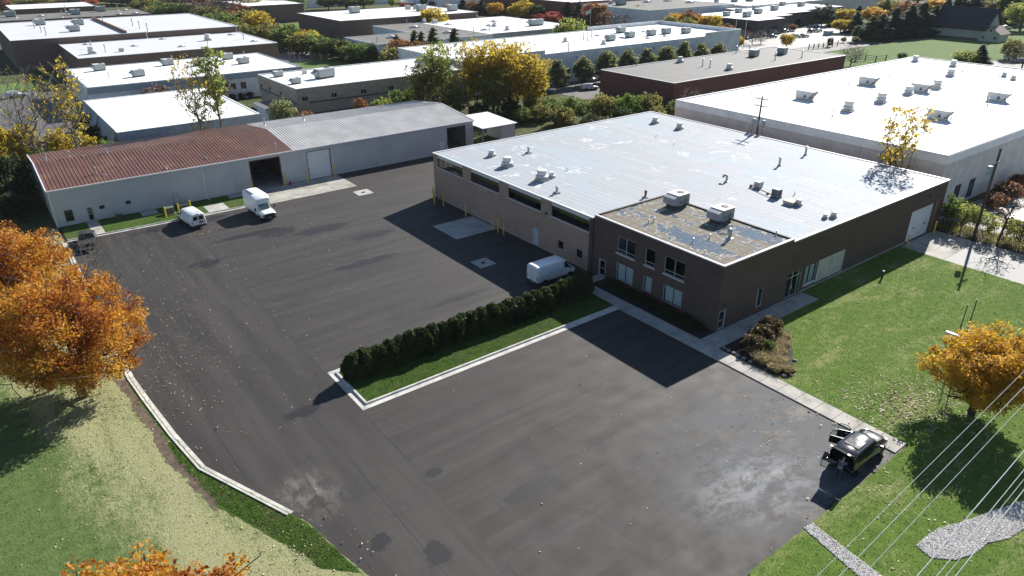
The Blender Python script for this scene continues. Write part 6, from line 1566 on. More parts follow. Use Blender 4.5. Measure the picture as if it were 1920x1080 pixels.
blades('grass_blades_right', 'mown grass blades of the front lawn', [(49.4,31.5),(57.6,31.2),(57.8,33.2),(66.1,33.2),(66.1,35.3),(87.1,35.3),(87.1,18),(60,2),(30,2),(29.0,15.4),(47.5,15.6),(49.4,15.7)], 120000, 503, MAT['lawn_right'], .06)
blades('grass_blades_island', 'turf blades of the hedge island', [(19.4,45.5),(47.6,45.5),(47.6,50.9),(19.4,50.9)], 34000, 504, MAT['turf_new'], .10)

# ------------------------------------------------------------------ vehicles
def car_paint(name, col, rough=.25, coat=.6):
    m, nt, b = new_mat(name); k = NT(nt)
    k.put(b.inputs['Base Color'], k.mix(k.step(k.noise(k.pos(), 2.0, 3), .3, .7), mul(col,.95), mul(col,1.03)))
    b.inputs['Roughness'].default_value = rough; b.inputs['Coat Weight'].default_value = coat; b.inputs['Coat Roughness'].default_value = .06
    return m
MAT['paint_white'] = car_paint('paint_van_white', (.84,.85,.86), .35, .4)
MAT['paint_black'] = car_paint('paint_black', (.012,.012,.014), .2, 1.0)
MAT['car_glass'] = plain('car_glass_dark', (.010,.012,.014), .05, var=.1, spec=.7)
MAT['chrome'] = plain('chrome', (.55,.55,.56), .2, metal=.9, var=.05)
MAT['plastic'] = plain('plastic_black', (.022,.022,.023), .6, var=.1)
MAT['lamp_red'] = plain('lamp_red', (.35,.02,.015), .25, var=.1)
MAT['lamp_clear'] = plain('lamp_clear', (.30,.31,.32), .4, var=.1)
MAT['plate'] = plain('plate_white', (.55,.56,.58), .5)
MAT['rim'] = plain('rim_grey', (.30,.30,.31), .4, metal=.5)

class Body:
    """lofted body: stations (x, zb, w, zbelt, wr, ztop); profile rows between them give the surface"""
    def __init__(s, st): s.st = st
    def half(s, q):
        x, zb, w, zbelt, wr, zt = q
        sh = min(.16, (zt-zbelt)*.45+.02)
        return [(0,zb),(w*.86,zb),(w*.97,zb+.10),(w,zb+.24),(w,(zb+zbelt)/2+.1),(w*.985,zbelt),(wr,zt-sh),(wr-.05,zt-sh*.4),(wr-.16,zt),(0,zt+.025)]
    def mesh(s, name, mat, parent, open_rear=False, sub=3):
        # refine between stations for smooth lines
        Q = []
        for a, b_ in zip(s.st, s.st[1:]):
            for i in range(sub): Q.append(tuple(a[k]+(b_[k]-a[k])*i/sub for k in range(6)))
        Q.append(s.st[-1])
        V, F = [], []; n = None
        for q in Q:
            h = s.half(q); ring = [(q[0], y, z) for y, z in h] + [(q[0], -y, z) for y, z in reversed(h[1:-1])]
            n = len(ring); V += ring
        for i in range(len(Q)-1):
            for k in range(n):
                l = (k+1)%n; F.append([i*n+k, (i+1)*n+k, (i+1)*n+l, i*n+l])
        if not open_rear: F.append(list(range(n)))
        F.append([(len(Q)-1)*n+k for k in range(n-1,-1,-1)])
        b = MB(); b._add(V, F)
        return b.build(name, mat, parent, smooth=True, angle=32)
    def at(s, x):
        for a, b_ in zip(s.st, s.st[1:]):
            lo, hi = min(a[0],b_[0]), max(a[0],b_[0])
            if lo <= x <= hi:
                f = (x-a[0])/(b_[0]-a[0]+1e-9); return tuple(a[k]+(b_[k]-a[k])*f for k in range(6))
        return s.st[0] if abs(x-s.st[0][0]) < abs(x-s.st[-1][0]) else s.st[-1]
    def side(s, x, z):
        h = s.half(s.at(x))
        for (ya,za),(yb,zb) in zip(h[1:],h[2:]):
            if za <= z <= zb and zb > za: return ya+(yb-ya)*(z-za)/(zb-za)
        return h[5][0]
    def side_panel(s, name, mat, parent, pts, sgn, off=.012):
        b = MB(); V = [(x, sgn*(s.side(x,z)+off), z) for x, z in pts]
        b._add(V, [list(range(len(V))) if sgn < 0 else list(range(len(V)-1,-1,-1))])
        return b.build(name, mat, parent)

def wheels(t, xs, w, r, mats=True):
    for x in xs:
        for sg in (1,-1):
            b = MB(); b.tube([(x,sg*(w-.22),r),(x,sg*(w-.205),r),(x,sg*(w-.02),r),(x,sg*w,r)], [r*.86,r,r,r*.86], 20); wh = b.build('wheel', MAT['rubber'], t, smooth=True)
            b = MB(); b.tube([(x,sg*(w-.01),r),(x,sg*(w+.008),r)], [r*.6,r*.55], 14); b.build('rim', MAT['rim'], wh)
            b = MB(); pts = []
            for k in range(9):
                a = R(-10+200*k/8); pts.append((x+math.cos(a)*r*1.16, sg*(w+.022), r+math.sin(a)*r*1.16))
            b._add(pts, [list(range(9))]); b.build('wheel_arch', MAT['plastic'], t)

def lamp(t, name, mat, x0,x1,y0,y1,z0,z1):
    for sg in (1,-1):
        b = MB(); a, c = sorted((sg*y0, sg*y1)); b.bbox(x0,x1,a,c,z0,z1,.015); b.build(name, mat, t)

def mirrors(t, x, y, z, mat):
    for sg in (1,-1):
        b = MB(); a, c = sorted((sg*y, sg*(y+.22))); b.bbox(x-.06,x+.06,a,c,z,z+.26,.03); b.build('mirror', mat, t)

def cargo_van(label, h=2.5, L=5.5):
    t = thing('cargo_van', (0,0,0), label, 'van')
    st = [(-L/2,.48,.95,1.3,.84,h-.10),(-L/2+.12,.42,1.0,1.35,.87,h),(-.5,.42,1.02,1.4,.89,h+.03),(1.0,.42,1.02,1.4,.88,h),(1.35,.42,1.02,1.38,.84,h-.13),(1.75,.42,1.01,1.32,.80,h-.62),(2.12,.42,1.0,1.22,.78,1.32),(2.55,.42,.93,1.0,.72,1.08),(L/2,.45,.80,.78,.62,.86)]
    B = Body(st); B.mesh('body', MAT['paint_white'], t)
    wheels(t, (-1.75,1.8), 1.0, .36)
    for sg in (1,-1):
        B.side_panel('side_window', MAT['car_glass'], t, [(1.0,1.45),(1.75,1.38),(1.72,1.55),(1.38,h-.30),(1.0,h-.30)], sg)
        B.side_panel('sill_trim', MAT['plastic'], t, [(-1.3,.47),(1.35,.47),(1.35,.70),(-1.3,.70)], sg)
        for x in (.92,-.35): B.side_panel('door_seam', MAT['plastic'], t, [(x,.7),(x+.02,.7),(x+.02,h-.25),(x,h-.25)], sg, .006)
        B.side_panel('body_crease', MAT['plastic'], t, [(-2.5,1.12),(.9,1.12),(.9,1.14),(-2.5,1.14)], sg, .006)
        B.side_panel('handle', MAT['plastic'], t, [(.5,1.2),(.72,1.2),(.72,1.26),(.5,1.26)], sg, .02)
    b = MB(); b._add([(1.40,.70,h-.155),(1.40,-.70,h-.155),(1.78,-.66,h-.66),(2.08,-.64,1.385),(2.08,.64,1.385),(1.78,.66,h-.66)], [(0,1,2,5),(5,2,3,4)]); b.v = [(x+.03,y,z+.035) for x,y,z in b.v]; b.build('windscreen', MAT['car_glass'], t)
    b = MB(); b.bbox(-L/2-.12,-L/2+.05,-.92,.92,.40,.60,.03); b.build('rear_bumper', MAT['plastic'], t)
    b = MB(); b.bbox(L/2-.08,L/2+.08,-.80,.80,.40,.68,.04); b.build('front_bumper', MAT['plastic'], t)
    lamp(t,'tail_lamp',MAT['lamp_red'],-L/2-.015,-L/2+.03,.78,.92,.85,1.25); lamp(t,'head_lamp',MAT['lamp_clear'],2.45,2.62,.62,.86,.82,1.0)
    b = MB(); b.box(-L/2-.012,-L/2-.002,-.012,.012,.62,h-.25); b.build('door_seam', MAT['plastic'], t)
    b = MB(); b.box(-L/2-.14,-L/2-.122,-.25,.05,.46,.58); b.build('plate', MAT['plate'], t)
    b = MB()
    for y in (-.45,-.15,.15,.45): b.box(-2.4,.9,y-.02,y+.02,h+.005,h+.045)
    b.build('roof_rib', MAT['paint_white'], t)
    mirrors(t, 1.72, .98, 1.28, MAT['plastic'])
    return t
v = cargo_van('white cargo van parked in the shade beside the hedge end'); v.location = (46.85,54.6,0); v.rotation_euler = (0,0,R(0)); v.scale = (1.03,1.0,.93)

def window_van(label):
    h, L = 2.12, 5.5
    t = thing('passenger_van', (0,0,0), label, 'van')
    st = [(-L/2,.50,.93,1.15,.80,h-.14),(-L/2+.10,.42,.99,1.2,.84,h-.03),(-.5,.42,1.0,1.2,.86,h+.02),(.75,.42,1.0,1.2,.85,h-.02),(1.05,.42,1.0,1.2,.80,h-.16),(1.72,.42,.99,1.15,.76,1.28),(2.5,.42,.95,1.0,.78,1.10),(L/2,.45,.90,.80,.74,.96)]
    B = Body(st); B.mesh('body', MAT['paint_white'], t); wheels(t, (-1.65,1.85), .98, .36)
    for sg in (1,-1):
        B.side_panel('side_window', MAT['car_glass'], t, [(.62,1.25),(1.55,1.22),(1.15,h-.34),(.62,h-.28)], sg)
        B.side_panel('sill_trim', MAT['plastic'], t, [(-1.2,.46),(1.4,.46),(1.4,.56),(-1.2,.56)], sg)
        for x in (.55,-.75): B.side_panel('door_seam', MAT['plastic'], t, [(x,.6),(x+.02,.6),(x+.02,h-.25),(x,h-.25)], sg, .006)
    b = MB(); b._add([(1.08,.68,h-.19),(1.08,-.68,h-.19),(1.70,-.66,1.34),(1.70,.66,1.34)], [(0,1,2,3)]); b.v = [(x+.03,y,z+.04) for x,y,z in b.v]; b.build('windscreen', MAT['car_glass'], t)
    for y0,y1 in ((.10,.66),(-.66,-.10)):
        b = MB(); b._add([(-L/2-.02,y0,1.25),(-L/2-.02,y1,1.25),(-L/2-.004,y1*.97,1.78),(-L/2-.004,y0,1.78)], [(0,3,2,1)]); b.build('rear_window', MAT['car_glass'], t)
    b = MB(); b.box(-L/2-.012,-L/2-.002,-.012,.012,.55,h-.2); b.build('door_seam', MAT['plastic'], t)
    b = MB(); b.bbox(-L/2-.16,-L/2+.03,-.94,.94,.38,.60,.04); b.build('rear_bumper', MAT['plastic'], t)
    b = MB(); b.bbox(L/2-.06,L/2+.10,-.92,.92,.38,.62,.04); b.build('front_bumper', MAT['plastic'], t)
    b = MB(); b.box(-L/2-.03,-L/2-.005,-.55,-.08,.82,1.06); b.build('plate_panel', MAT['plastic'], t); b = MB(); b.box(-L/2-.036,-L/2-.031,-.46,-.17,.88,1.0); b.build('plate', plain('plate_dark',(.12,.13,.15),.5), t)
    lamp(t,'tail_lamp',MAT['lamp_red'],-L/2-.02,-L/2+.06,.79,.92,.80,1.12); lamp(t,'head_lamp',MAT['lamp_clear'],L/2-.04,L/2+.02,.55,.84,.74,.92)
    b = MB(); b.bbox(-L/2+.0,-L/2+.12,-.12,.12,h-.06,h+.02,.02); b.build('brake_lamp', MAT['lamp_red'], t)
    b = MB()
    for y in (-.55,-.33,-.11,.11,.33,.55): b.box(-2.5,.5,y-.025,y+.025,h+.0,h+.045)
    b.build('roof_rib', MAT['paint_white'], t); mirrors(t,1.35,.96,1.2,MAT['plastic'])
    return t
v = window_van('white van seen from behind with two rear windows, nose to the shed kerb'); v.location = (19.35,97.3,0); v.rotation_euler = (0,0,R(96)); v.scale = (1,1,1)

def box_van(label):
    t = thing('box_van', (0,0,0), label, 'van')
    L = 5.9
    st = [(.55,.42,1.0,1.2,.86,2.0),(.95,.42,1.0,1.2,.84,2.0),(1.25,.42,1.0,1.2,.80,1.9),(1.95,.42,.99,1.15,.78,1.28),(2.7,.42,.97,1.02,.80,1.12),(2.95,.45,.92,.86,.78,1.0)]
    B = Body(st); B.mesh('cab', MAT['paint_white'], t)
    wheels(t, (-1.75,2.05), 1.0, .38)
    b = MB(); h0, h1 = .72, 2.95
    # cargo body: rounded roof and raked nose above the cab
    ring = [(-1.08,h0),(1.08,h0),(1.10,1.0),(1.10,h1-.35),(1.02,h1-.10),(.80,h1),(0,h1+.05),(-.80,h1),(-1.02,h1-.10),(-1.10,h1-.35),(-1.10,1.0)]
    V = []; xs = [(-2.95,1,1),(.45,1,1),(.80,.97,.965),(1.15,.88,.87)]
    for x, sy, sz in xs: V += [(x, y*sy, z if z < 2.05 else (z-2.05)*( (sz-.6)/.4 )+2.05) for y, z in ring]
    for i in range(2): pass
    V[22:33] = [(.80,y*.98,max(z,1.0) if z < 2.05 else (z-2.05)*.88+2.05) for y,z in ring]; V[33:44] = [(1.22,y*.86,max(z,2.06) if z < 2.05 else (z-2.05)*.55+2.06) for y,z in ring]
    n = 11; F = []
    for i in range(3):
        for k in range(n): l = (k+1)%n; F.append([i*n+k,i*n+l,(i+1)*n+l,(i+1)*n+k])
    F += [list(range(n-1,-1,-1)), [33+k for k in range(n)]]
    b._add(V,F); b.build('cargo_body', MAT['paint_white'], t, smooth=True, angle=30)
    b = MB(); b._add([(1.29,.70,1.86),(1.29,-.70,1.86),(1.92,-.68,1.34),(1.92,.68,1.34)], [(0,1,2,3)]); b.v = [(x+.03,y,z+.04) for x,y,z in b.v]; b.build('windscreen', plain('windscreen_teal',(.05,.075,.075),.08,spec=.8), t)
    for sg in (1,-1):
        B.side_panel('side_window', MAT['car_glass'], t, [(.95,1.25),(1.75,1.22),(1.35,1.75),(.95,1.78)], sg)
        q = MB(); q.box(-2.9,.5,sg*1.102-.004,sg*1.102+.004,1.0,1.03); q.build('rub_rail', MAT['galv'], t)
    b = MB(); b.bbox(2.93,2.99,-.72,.72,.60,.96,.03); b.build('grille', MAT['plastic'], t)
    b = MB(); b.bbox(2.9,3.08,-.95,.95,.36,.60,.05); b.build('front_bumper', MAT['plastic'], t)
    b = MB(); b.box(3.082,3.09,-.16,.16,.44,.56); b.build('plate', MAT['plate'], t)
    lamp(t,'head_lamp',MAT['lamp_clear'],2.90,2.985,.73,.93,.72,.92)
    b = MB()
    for y in (-.8,-.6): b.box(-2.8,-.2,y-.03,y+.03,h1+.012,h1+.05)
    b.build('roof_slot', MAT['plastic'], t)
    b = MB()
    for y in (-.5,-.25,0,.25,.5): b.box(1.0,1.08,y-.05,y+.05,2.62,2.68)
    b.build('marker_lamp', MAT['lamp_red'], t)
    b = MB(); b.bbox(-3.05,-2.96,-1.0,1.0,.45,.65,.02); b.build('rear_bumper', MAT['galv'], t)
    for sg in (1,-1):
        m_ = MB(); m_.tube([(1.75,sg*.95,1.25),(1.75,sg*1.3,1.4)],.02,5); a,c = sorted((sg*1.2,sg*1.42)); m_.bbox(1.70,1.80,a,c,1.3,1.68,.03); m_.build('mirror', MAT['plastic'], t)
    return t
v = box_van('white cutaway box van with rounded cargo body facing the lot'); v.location = (27.95,94.85,0); v.rotation_euler = (0,0,R(-87)); v.scale = (1.0,1.02,1.05)

def suv(label):
    t = thing('sport_utility_vehicle', (0,0,0), label, 'car')
    L = 4.75
    st = [(-L/2,.50,.90,.98,.78,1.60),(-L/2+.25,.36,.95,1.02,.76,1.72),(-.6,.34,.96,1.02,.75,1.76),(.35,.34,.96,1.02,.72,1.72),(.62,.34,.96,1.02,.68,1.62),(1.15,.34,.95,1.0,.70,1.12),(1.9,.36,.93,.92,.74,1.03),(2.25,.40,.86,.80,.70,.92),(L/2,.45,.74,.66,.60,.76)]
    B = Body(st); B.mesh('body', MAT['paint_black'], t, open_rear=True)
    wheels(t, (-1.42,1.42), .94, .37)
    for sg in (1,-1):
        B.side_panel('side_window', MAT['car_glass'], t, [(-2.0,1.12),(-1.25,1.08),(-1.25,1.52),(-1.8,1.52)], sg)
        B.side_panel('side_window', MAT['car_glass'], t, [(-1.15,1.08),(-.22,1.07),(-.22,1.55),(-1.15,1.54)], sg)
        if sg < 0: B.side_panel('side_window', MAT['car_glass'], t, [(-.12,1.07),(.85,1.06),(.5,1.50),(-.12,1.54)], sg)
        B.side_panel('sill_trim', MAT['chrome'], t, [(-.95,.42),(1.0,.42),(1.0,.47),(-.95,.47)], sg, .02)
        b = MB(); b.tube([(-1.9,sg*.66,1.73),(-1.8,sg*.67,1.80),(.15,sg*.66,1.80),(.25,sg*.65,1.74)],.022,6); b.build('roof_rail', MAT['chrome'], t)
    b = MB(); b._add([(.66,.56,1.60),(.66,-.56,1.60),(1.12,-.60,1.17),(1.12,.60,1.17)], [(0,1,2,3)]); b.v = [(x+.025,y,z+.03) for x,y,z in b.v]; b.build('windscreen', MAT['car_glass'], t)
    b = MB(); b.box(-1.45,-.45,-.50,.50,1.79,1.80); b.build('sunroof', MAT['car_glass'], t)
    b = MB(); b.box(1.3,1.75,.45,.52,1.07,1.085); b.box(1.35,1.75,-.52,-.45,1.07,1.085); b.build('bonnet_vent', MAT['plastic'], t)
    b = MB(); b.bbox(-L/2-.12,-L/2+.02,-.90,.90,.42,.72,.04); b.build('rear_bumper', MAT['paint_black'], t)
    b = MB(); b.box(-L/2-.13,-L/2-.05,-.88,.88,.722,.745); b.build('bumper_trim', MAT['chrome'], t)
    b = MB(); b.bbox(L/2-.06,L/2+.06,-.72,.72,.40,.66,.04); b.build('front_bumper', MAT['plastic'], t)
    lamp(t,'head_lamp',MAT['lamp_clear'],2.12,2.28,.56,.80,.78,.92); lamp(t,'tail_lamp',MAT['lamp_red'],-L/2-.02,-L/2+.06,.82,.90,.90,1.1)
    b = MB(); b.box(-L/2+.02,-1.35,-.72,.72,.60,.66); b.box(-1.36,-1.30,-.72,.72,.66,1.35); b.build('load_floor', plain('trim_charcoal',(.03,.03,.032),.9), t)
    # raised tailgate hinged at the roof's rear edge
    hg = MB(); x0, z0 = -L/2+.10, 1.70; x1, z1 = -L/2-.62, 2.10
    hg._add([(x0,.74,z0),(x0,-.74,z0),(x1,-.70,z1),(x1,.70,z1),(x0,.74,z0+.06),(x0,-.74,z0+.06),(x1,-.70,z1+.06),(x1,.70,z1+.06)], [(0,3,2,1),(4,5,6,7),(0,1,5,4),(1,2,6,5),(2,3,7,6),(3,0,4,7)]); tg = hg.build('tailgate', plain('tailgate_black',(.010,.010,.011),.75,var=.1,spec=.12), t)
    g = MB(); g._add([(x0-.12,.60,z0+.085),(x0-.12,-.60,z0+.085),(x0-.6,-.58,z0+.155),(x0-.6,.58,z0+.155)], [(0,1,2,3)]); g.build('tailgate_window', MAT['car_glass'], tg)
    g = MB(); g.box(x1-.01,x1+.12,.52,.68,z1+.062,z1+.085); g.box(x1-.01,x1+.12,-.68,-.52,z1+.062,z1+.085); g.build('tail_lamp', MAT['lamp_red'], tg)
    # open doors on the left side: hinge at x=hx, swung out
    for hx, ang, lw, front in ((.95,62,1.02,True),(-.18,68,.98,False)):
        ca, sa = math.cos(R(180-ang)), math.sin(R(180-ang))
        def D(u, z, d=0): return (hx+ca*u-sa*d, .97+sa*u+ca*d, z)
        top = [(0,1.02),(lw,1.02),(lw,1.46),(lw-.15,1.56),(.42,1.50)] if front else [(0,1.02),(lw,1.02),(lw-.12,1.50),(.02,1.54)]
        b = MB(); pan = [(0,.45),(lw,.45),(lw,1.02),(0,1.02)]
        for poly in (pan,):
            k = len(poly); b._add([D(u,z,0) for u,z in poly]+[D(u,z,-.09) for u,z in poly], [list(range(k)), list(range(2*k-1,k-1,-1))]+[[i,(i+1)%k,k+(i+1)%k,k+i] for i in range(k)])
        # window frame bars
        for (u0,z0_),(u1,z1_) in zip(top, top[1:]+top[:1]): b.tube([D(u0,z0_,-.04),D(u1,z1_,-.04)],.025,5)
        dr = b.build('door', MAT['paint_black'], t)
        g = MB(); g._add([D(u,z,-.04) for u,z in top], [list(range(len(top)))]); g.build('door_window', glass_mat('car_glass_clear',(.75,.82,.80)) if 'car_glass_clear' not in bpy.data.materials else bpy.data.materials['car_glass_clear'], dr)
        if front:
            m_ = MB(); p = D(.12,1.0,.12); m_.bbox(p[0]-.1,p[0]+.1,p[1]-.06,p[1]+.14,1.0,1.18,.03); m_.build('mirror', MAT['paint_black'], dr)
    m_ = MB(); m_.bbox(.78,.9,-1.16,-.94,1.02,1.2,.03); m_.build('mirror', MAT['paint_black'], t)
    return t
v = suv('black sport utility vehicle with doors and tailgate open at the lot edge'); v.location = (44.95,17.4,0); v.rotation_euler = (0,0,R(1.5)); v.scale = (1.10,1.07,1.04)

def pickup(label, mat, mat2):
    t = thing('pickup_truck', (0,0,0), label, 'pickup'); L = 5.5
    st = [(-L/2,.55,.92,1.0,.88,1.08),(-.75,.48,.97,1.02,.90,1.10),(-.72,.48,.97,1.05,.74,1.75),(.35,.48,.97,1.05,.74,1.78),(.62,.48,.97,1.05,.70,1.66),(1.15,.48,.96,1.02,.72,1.15),(2.4,.48,.92,.92,.76,1.05),(L/2,.5,.84,.75,.70,.86)]
    B = Body(st); B.mesh('body', mat, t, sub=2); wheels(t,(-1.6,1.75),.95,.38)
    for sg in (1,-1): B.side_panel('side_window', MAT['car_glass'], t, [(-.6,1.12),(.9,1.1),(.5,1.58),(-.6,1.6)], sg)
    b = MB(); b.box(-2.6,-.85,-.74,.74,1.105,1.125); b.build('bed_cover', MAT['rubber'], t)
    b = MB(); b._add([(.66,.58,1.66),(.66,-.58,1.66),(1.13,-.62,1.2),(1.13,.62,1.2)], [(0,1,2,3)]); b.v = [(x+.02,y,z+.03) for x,y,z in b.v]; b.build('windscreen', MAT['car_glass'], t)
    b = MB(); b.bbox(-L/2-.12,-L/2+.02,-.92,.92,.45,.68,.03); b.build('rear_bumper', MAT['chrome'], t); lamp(t,'tail_lamp',MAT['lamp_red'],-L/2-.02,-L/2+.05,.78,.90,.78,1.05)
    return t
v = pickup('dark pickup truck parked by the shed grass behind bare twigs', car_paint('paint_charcoal',(.035,.035,.04)), None); v.location = (6.9,97.4,0); v.rotation_euler = (0,0,R(82))

def sedan(t_label, mat, suvish=False):
    t = thing('parked_car', (0,0,0), t_label, 'car'); L = 4.6; k = .22 if suvish else 0
    st = [(-L/2,.45,.80,.80,.66,.95+k),(-L/2+.35,.35,.90,.92,.64,1.12+k*1.6 if suvish else 1.02),(-1.1,.32,.92,.95,.62,1.42+k),(.1,.32,.92,.95,.62,1.45+k),(.45,.32,.92,.95,.60,1.36+k),(1.15,.32,.90,.92,.66,1.0),(2.0,.36,.86,.80,.66,.88),(L/2,.42,.72,.62,.58,.70)]
    B = Body(st); B.mesh('body', mat, t, sub=2); wheels(t,(-1.35,1.4),.90,.33)
    for sg in (1,-1):
        B.side_panel('side_window', MAT['car_glass'], t, [(-1.35,1.0),(.85,.98),(.42,1.28+k),(-1.0,1.30+k)], sg)
    b = MB(); b._add([(.48,.50,1.34+k),(.48,-.50,1.34+k),(1.12,-.58,1.04),(1.12,.58,1.04)], [(0,1,2,3)]); b.v = [(x+.02,y,z+.03) for x,y,z in b.v]; b.build('windscreen', MAT['car_glass'], t)
    b = MB(); b._add([(-1.2,.5,1.38+k),(-1.2,-.5,1.38+k),(-1.9,-.56,1.1+k*1.2),(-1.9,.56,1.1+k*1.2)], [(0,3,2,1)]); b.v = [(x-.02,y,z+.04) for x,y,z in b.v]; b.build('rear_window', MAT['car_glass'], t)
    return t
CARS = {'white':(.62,.63,.64),'silver':(.32,.34,.36),'black':(.015,.015,.018),'maroon':(.12,.02,.02),'blue':(.03,.05,.10)}
PRC = {}
for c, col in CARS.items(): PRC[c] = (sedan('', car_paint('paint_far_'+c, col)), sedan('', bpy.data.materials['paint_far_'+c], True))
def car(c, suvish, x, y, rot, label, s=1.0): dup(PRC[c][int(suvish)], (x,y,.01), R(rot), s, label, 'cars parked by the far buildings', 'car')
car('white',True,127.6,135.6,-20,'white hatchback parked by the first pear trees')
car('black',True,125.6,143.5,20,'black van-like car beside the pale grey wall behind the first pear'); car('silver',False,135.5,144.0,0,'silver car half hidden behind the second pear tree'); car('blue',False,131.6,132.0,-20,'dark blue car at the maroon building corner')
for i,(c,sv,px,rot,l) in enumerate((('silver',True,(267.33, 166.98),-12,'large silver sport utility car at the end of the far row'),('silver',False,(271.57, 165.91),-12,'light blue-grey car behind the large silver one'),('silver',True,(271.87, 179.57),-12,'silver car next to the yellow columnar tree'),('black',False,(280.06, 180.53),-12,'black car in the far row by the dark office'),('white',False,(287.1, 182.64),-12,'white car deep in the far row by the dark office'),('maroon',True,(289.05, 173.55),5,'maroon car alone on the far car park'),('silver',False,(293.13, 172.87),5,'silver car just right of the maroon one'),('silver',False,(309.18, 184.28),5,'silver car with red roof lamp under the pine'),('blue',False,(260, 172.67),-12,'dark blue car at the left end of the far row'),('black',False,(249.26, 176.62),30,'black car behind the yellow lollipop tree'),('black',True,(248.49, 181.59),30,'black car half hidden by the round bare trees'),('silver',True,(262.06, 177.81),20,'silver car right of the round bare trees'),('white',False,(321.65, 169.04),0,'white car glimpsed between the conifers, left'),('white',False,(319.35, 157.57),0,'white car glimpsed between the conifers, right'),('white',True,(366.3, 128.92),-40,'white car near the barn-like house'),('white',False,(270.33, 91.11),-30,'white car on the car park beyond the field'),('silver',False,(264.87, 86.82),-30,'silver car on the car park beyond the field'),('black',True,(238.27, 411.97),0,'black car on the far street near the top edge'),('blue',True,(90.32, 252.05),20,'dark blue van in the far yard by the trees'))):
    car(c,sv,*px,rot,l,1.0)
car('silver',False,8.0,148.0,90,'pale car behind the yellow saplings at the far left'); car('white',False,14.2,139.5,60,'white car behind the red roof corner'); car('black',False,6.0,140.5,80,'black car behind the yellow saplings'); car('white',True,9.0,214.0,10,'white car by the lawn strip at the left edge')
car('blue',False,109.5,20.5,20,'dark blue car behind the shrubs at the right edge')
for a, b_ in PRC.values(): discard(a); discard(b_)
# flat trailer and box trailer in the neighbour's yard
t = thing('flatbed_trailer', (111.5,29.2,0), 'flatbed trailer with pale deck in the neighbouring yard', 'trailer')
b = MB(); b.box(106.0,116.0,28.2,30.6,.95,1.12); b.build('deck', MAT['white_metal'], t); b = MB(); b.box(106.2,115.8,28.6,28.75,.7,.95); b.box(106.2,115.8,30.05,30.2,.7,.95); b.build('frame', MAT['dark_metal'], t)
for x in (107.5,108.7,114.5):
    for y in (28.5,30.3):
        w_ = MB(); w_.tube([(x,y-.15,.45),(x,y+.15,.45)],.45,14); w_.build('wheel', MAT['rubber'], t)
t = thing('box_trailer', (122,31,0), 'white box trailer at the right picture edge', 'trailer')
b = MB(); b.bbox(119.5,127,30.2,32.7,1.0,3.6,.05); b.build('body', MAT['white_metal'], t)
for x in (121,122.2):
    for y in (30.4,32.5):
        w_ = MB(); w_.tube([(x,y-.15,.45),(x,y+.15,.45)],.45,14); w_.build('wheel', MAT['rubber'], t)
b = MB(); b.box(126.6,126.75,30.6,30.75,0,1.0); b.box(126.6,126.75,32.2,32.35,0,1.0); b.build('landing_leg', MAT['dark_metal'], t)

# field fence: rails and posts
t = thing('rail_fence', (212,127,0), 'dark post and rail fence along the far field', 'fence')
fp = [(240.65, 144.36),(243.25, 144.11),(245.87, 143.86),(248.52, 143.6),(251.05, 143.46),(253.75, 143.2),(258.01, 143.63)]
for x,y in fp: b = MB(); b.box(x-.12,x+.12,y-.12,y+.12,0,1.9); b.build('post', MAT['bark_dark'], t)
for (xa,ya),(xb,yb) in zip(fp,fp[1:]):
    for z in (.7,1.4): b = MB(); b.tube([(xa,ya,z),(xb,yb,z)],.06,5); b.build('rail', MAT['bark_dark'], t)
t = thing('rail_fence', (205,105,0), 'dark post and rail fence behind the white warehouse corner', 'fence')
fp = [(226.63, 119.11),(231.18, 118.44),(230.48, 114.74),(235.18, 113.93)]
for x,y in fp: b = MB(); b.box(x-.12,x+.12,y-.12,y+.12,0,2.0); b.build('post', MAT['bark_dark'], t)
for (xa,ya),(xb,yb) in zip(fp,fp[1:]):
    for z in (.6,1.2,1.8): b = MB(); b.tube([(xa,ya,z),(xb,yb,z)],.06,5); b.build('rail', MAT['bark_dark'], t)
# flag poles
def flagpole(px, h, label, flag=None):
    x,y = px; t = thing('flag_pole', (x,y,0), label, 'flag pole')
    b = MB(); b.tube([(x,y,0),(x,y,h)],[.10,.06],8); b.build('pole', MAT['unit_white'], t); b = MB(); b.lathe([(.02,0),(.14,.1),(.02,.24)],(x,y,h),8); b.build('finial', MAT['unit_white'], t)
    if flag:
        for z0,z1,m_ in flag:
            b = MB(); V = []
            for i in range(7): V += [(x-.1-.42*i, y+.25*math.sin(i*1.3), z0-.10*i), (x-.1-.42*i, y+.25*math.sin(i*1.3+.4), z1-.12*i)]
            b._add(V, [(2*i,2*i+2,2*i+3,2*i+1) for i in range(6)]); b.build('flag', m_, t)
flagpole((214.32, 229.12), 11.5, 'flag pole with red and white flags before the dark pines', [(9.6,11.2,plain('flag_red',(.30,.04,.05),.8)),(7.8,9.3,plain('flag_white',(.62,.62,.62),.8))])
flagpole((218.41, 159.83), 11.0, 'white pole left of the yellow lollipop tree'); flagpole((223.54, 159.36), 12.5, 'white pole right of the yellow lollipop tree')
flagpole((26.14, 201.59), 5.5, 'short flag pole with yellow flag before the second white-roofed building', [(4.0,5.2,plain('flag_yellow',(.45,.34,.05),.8))])
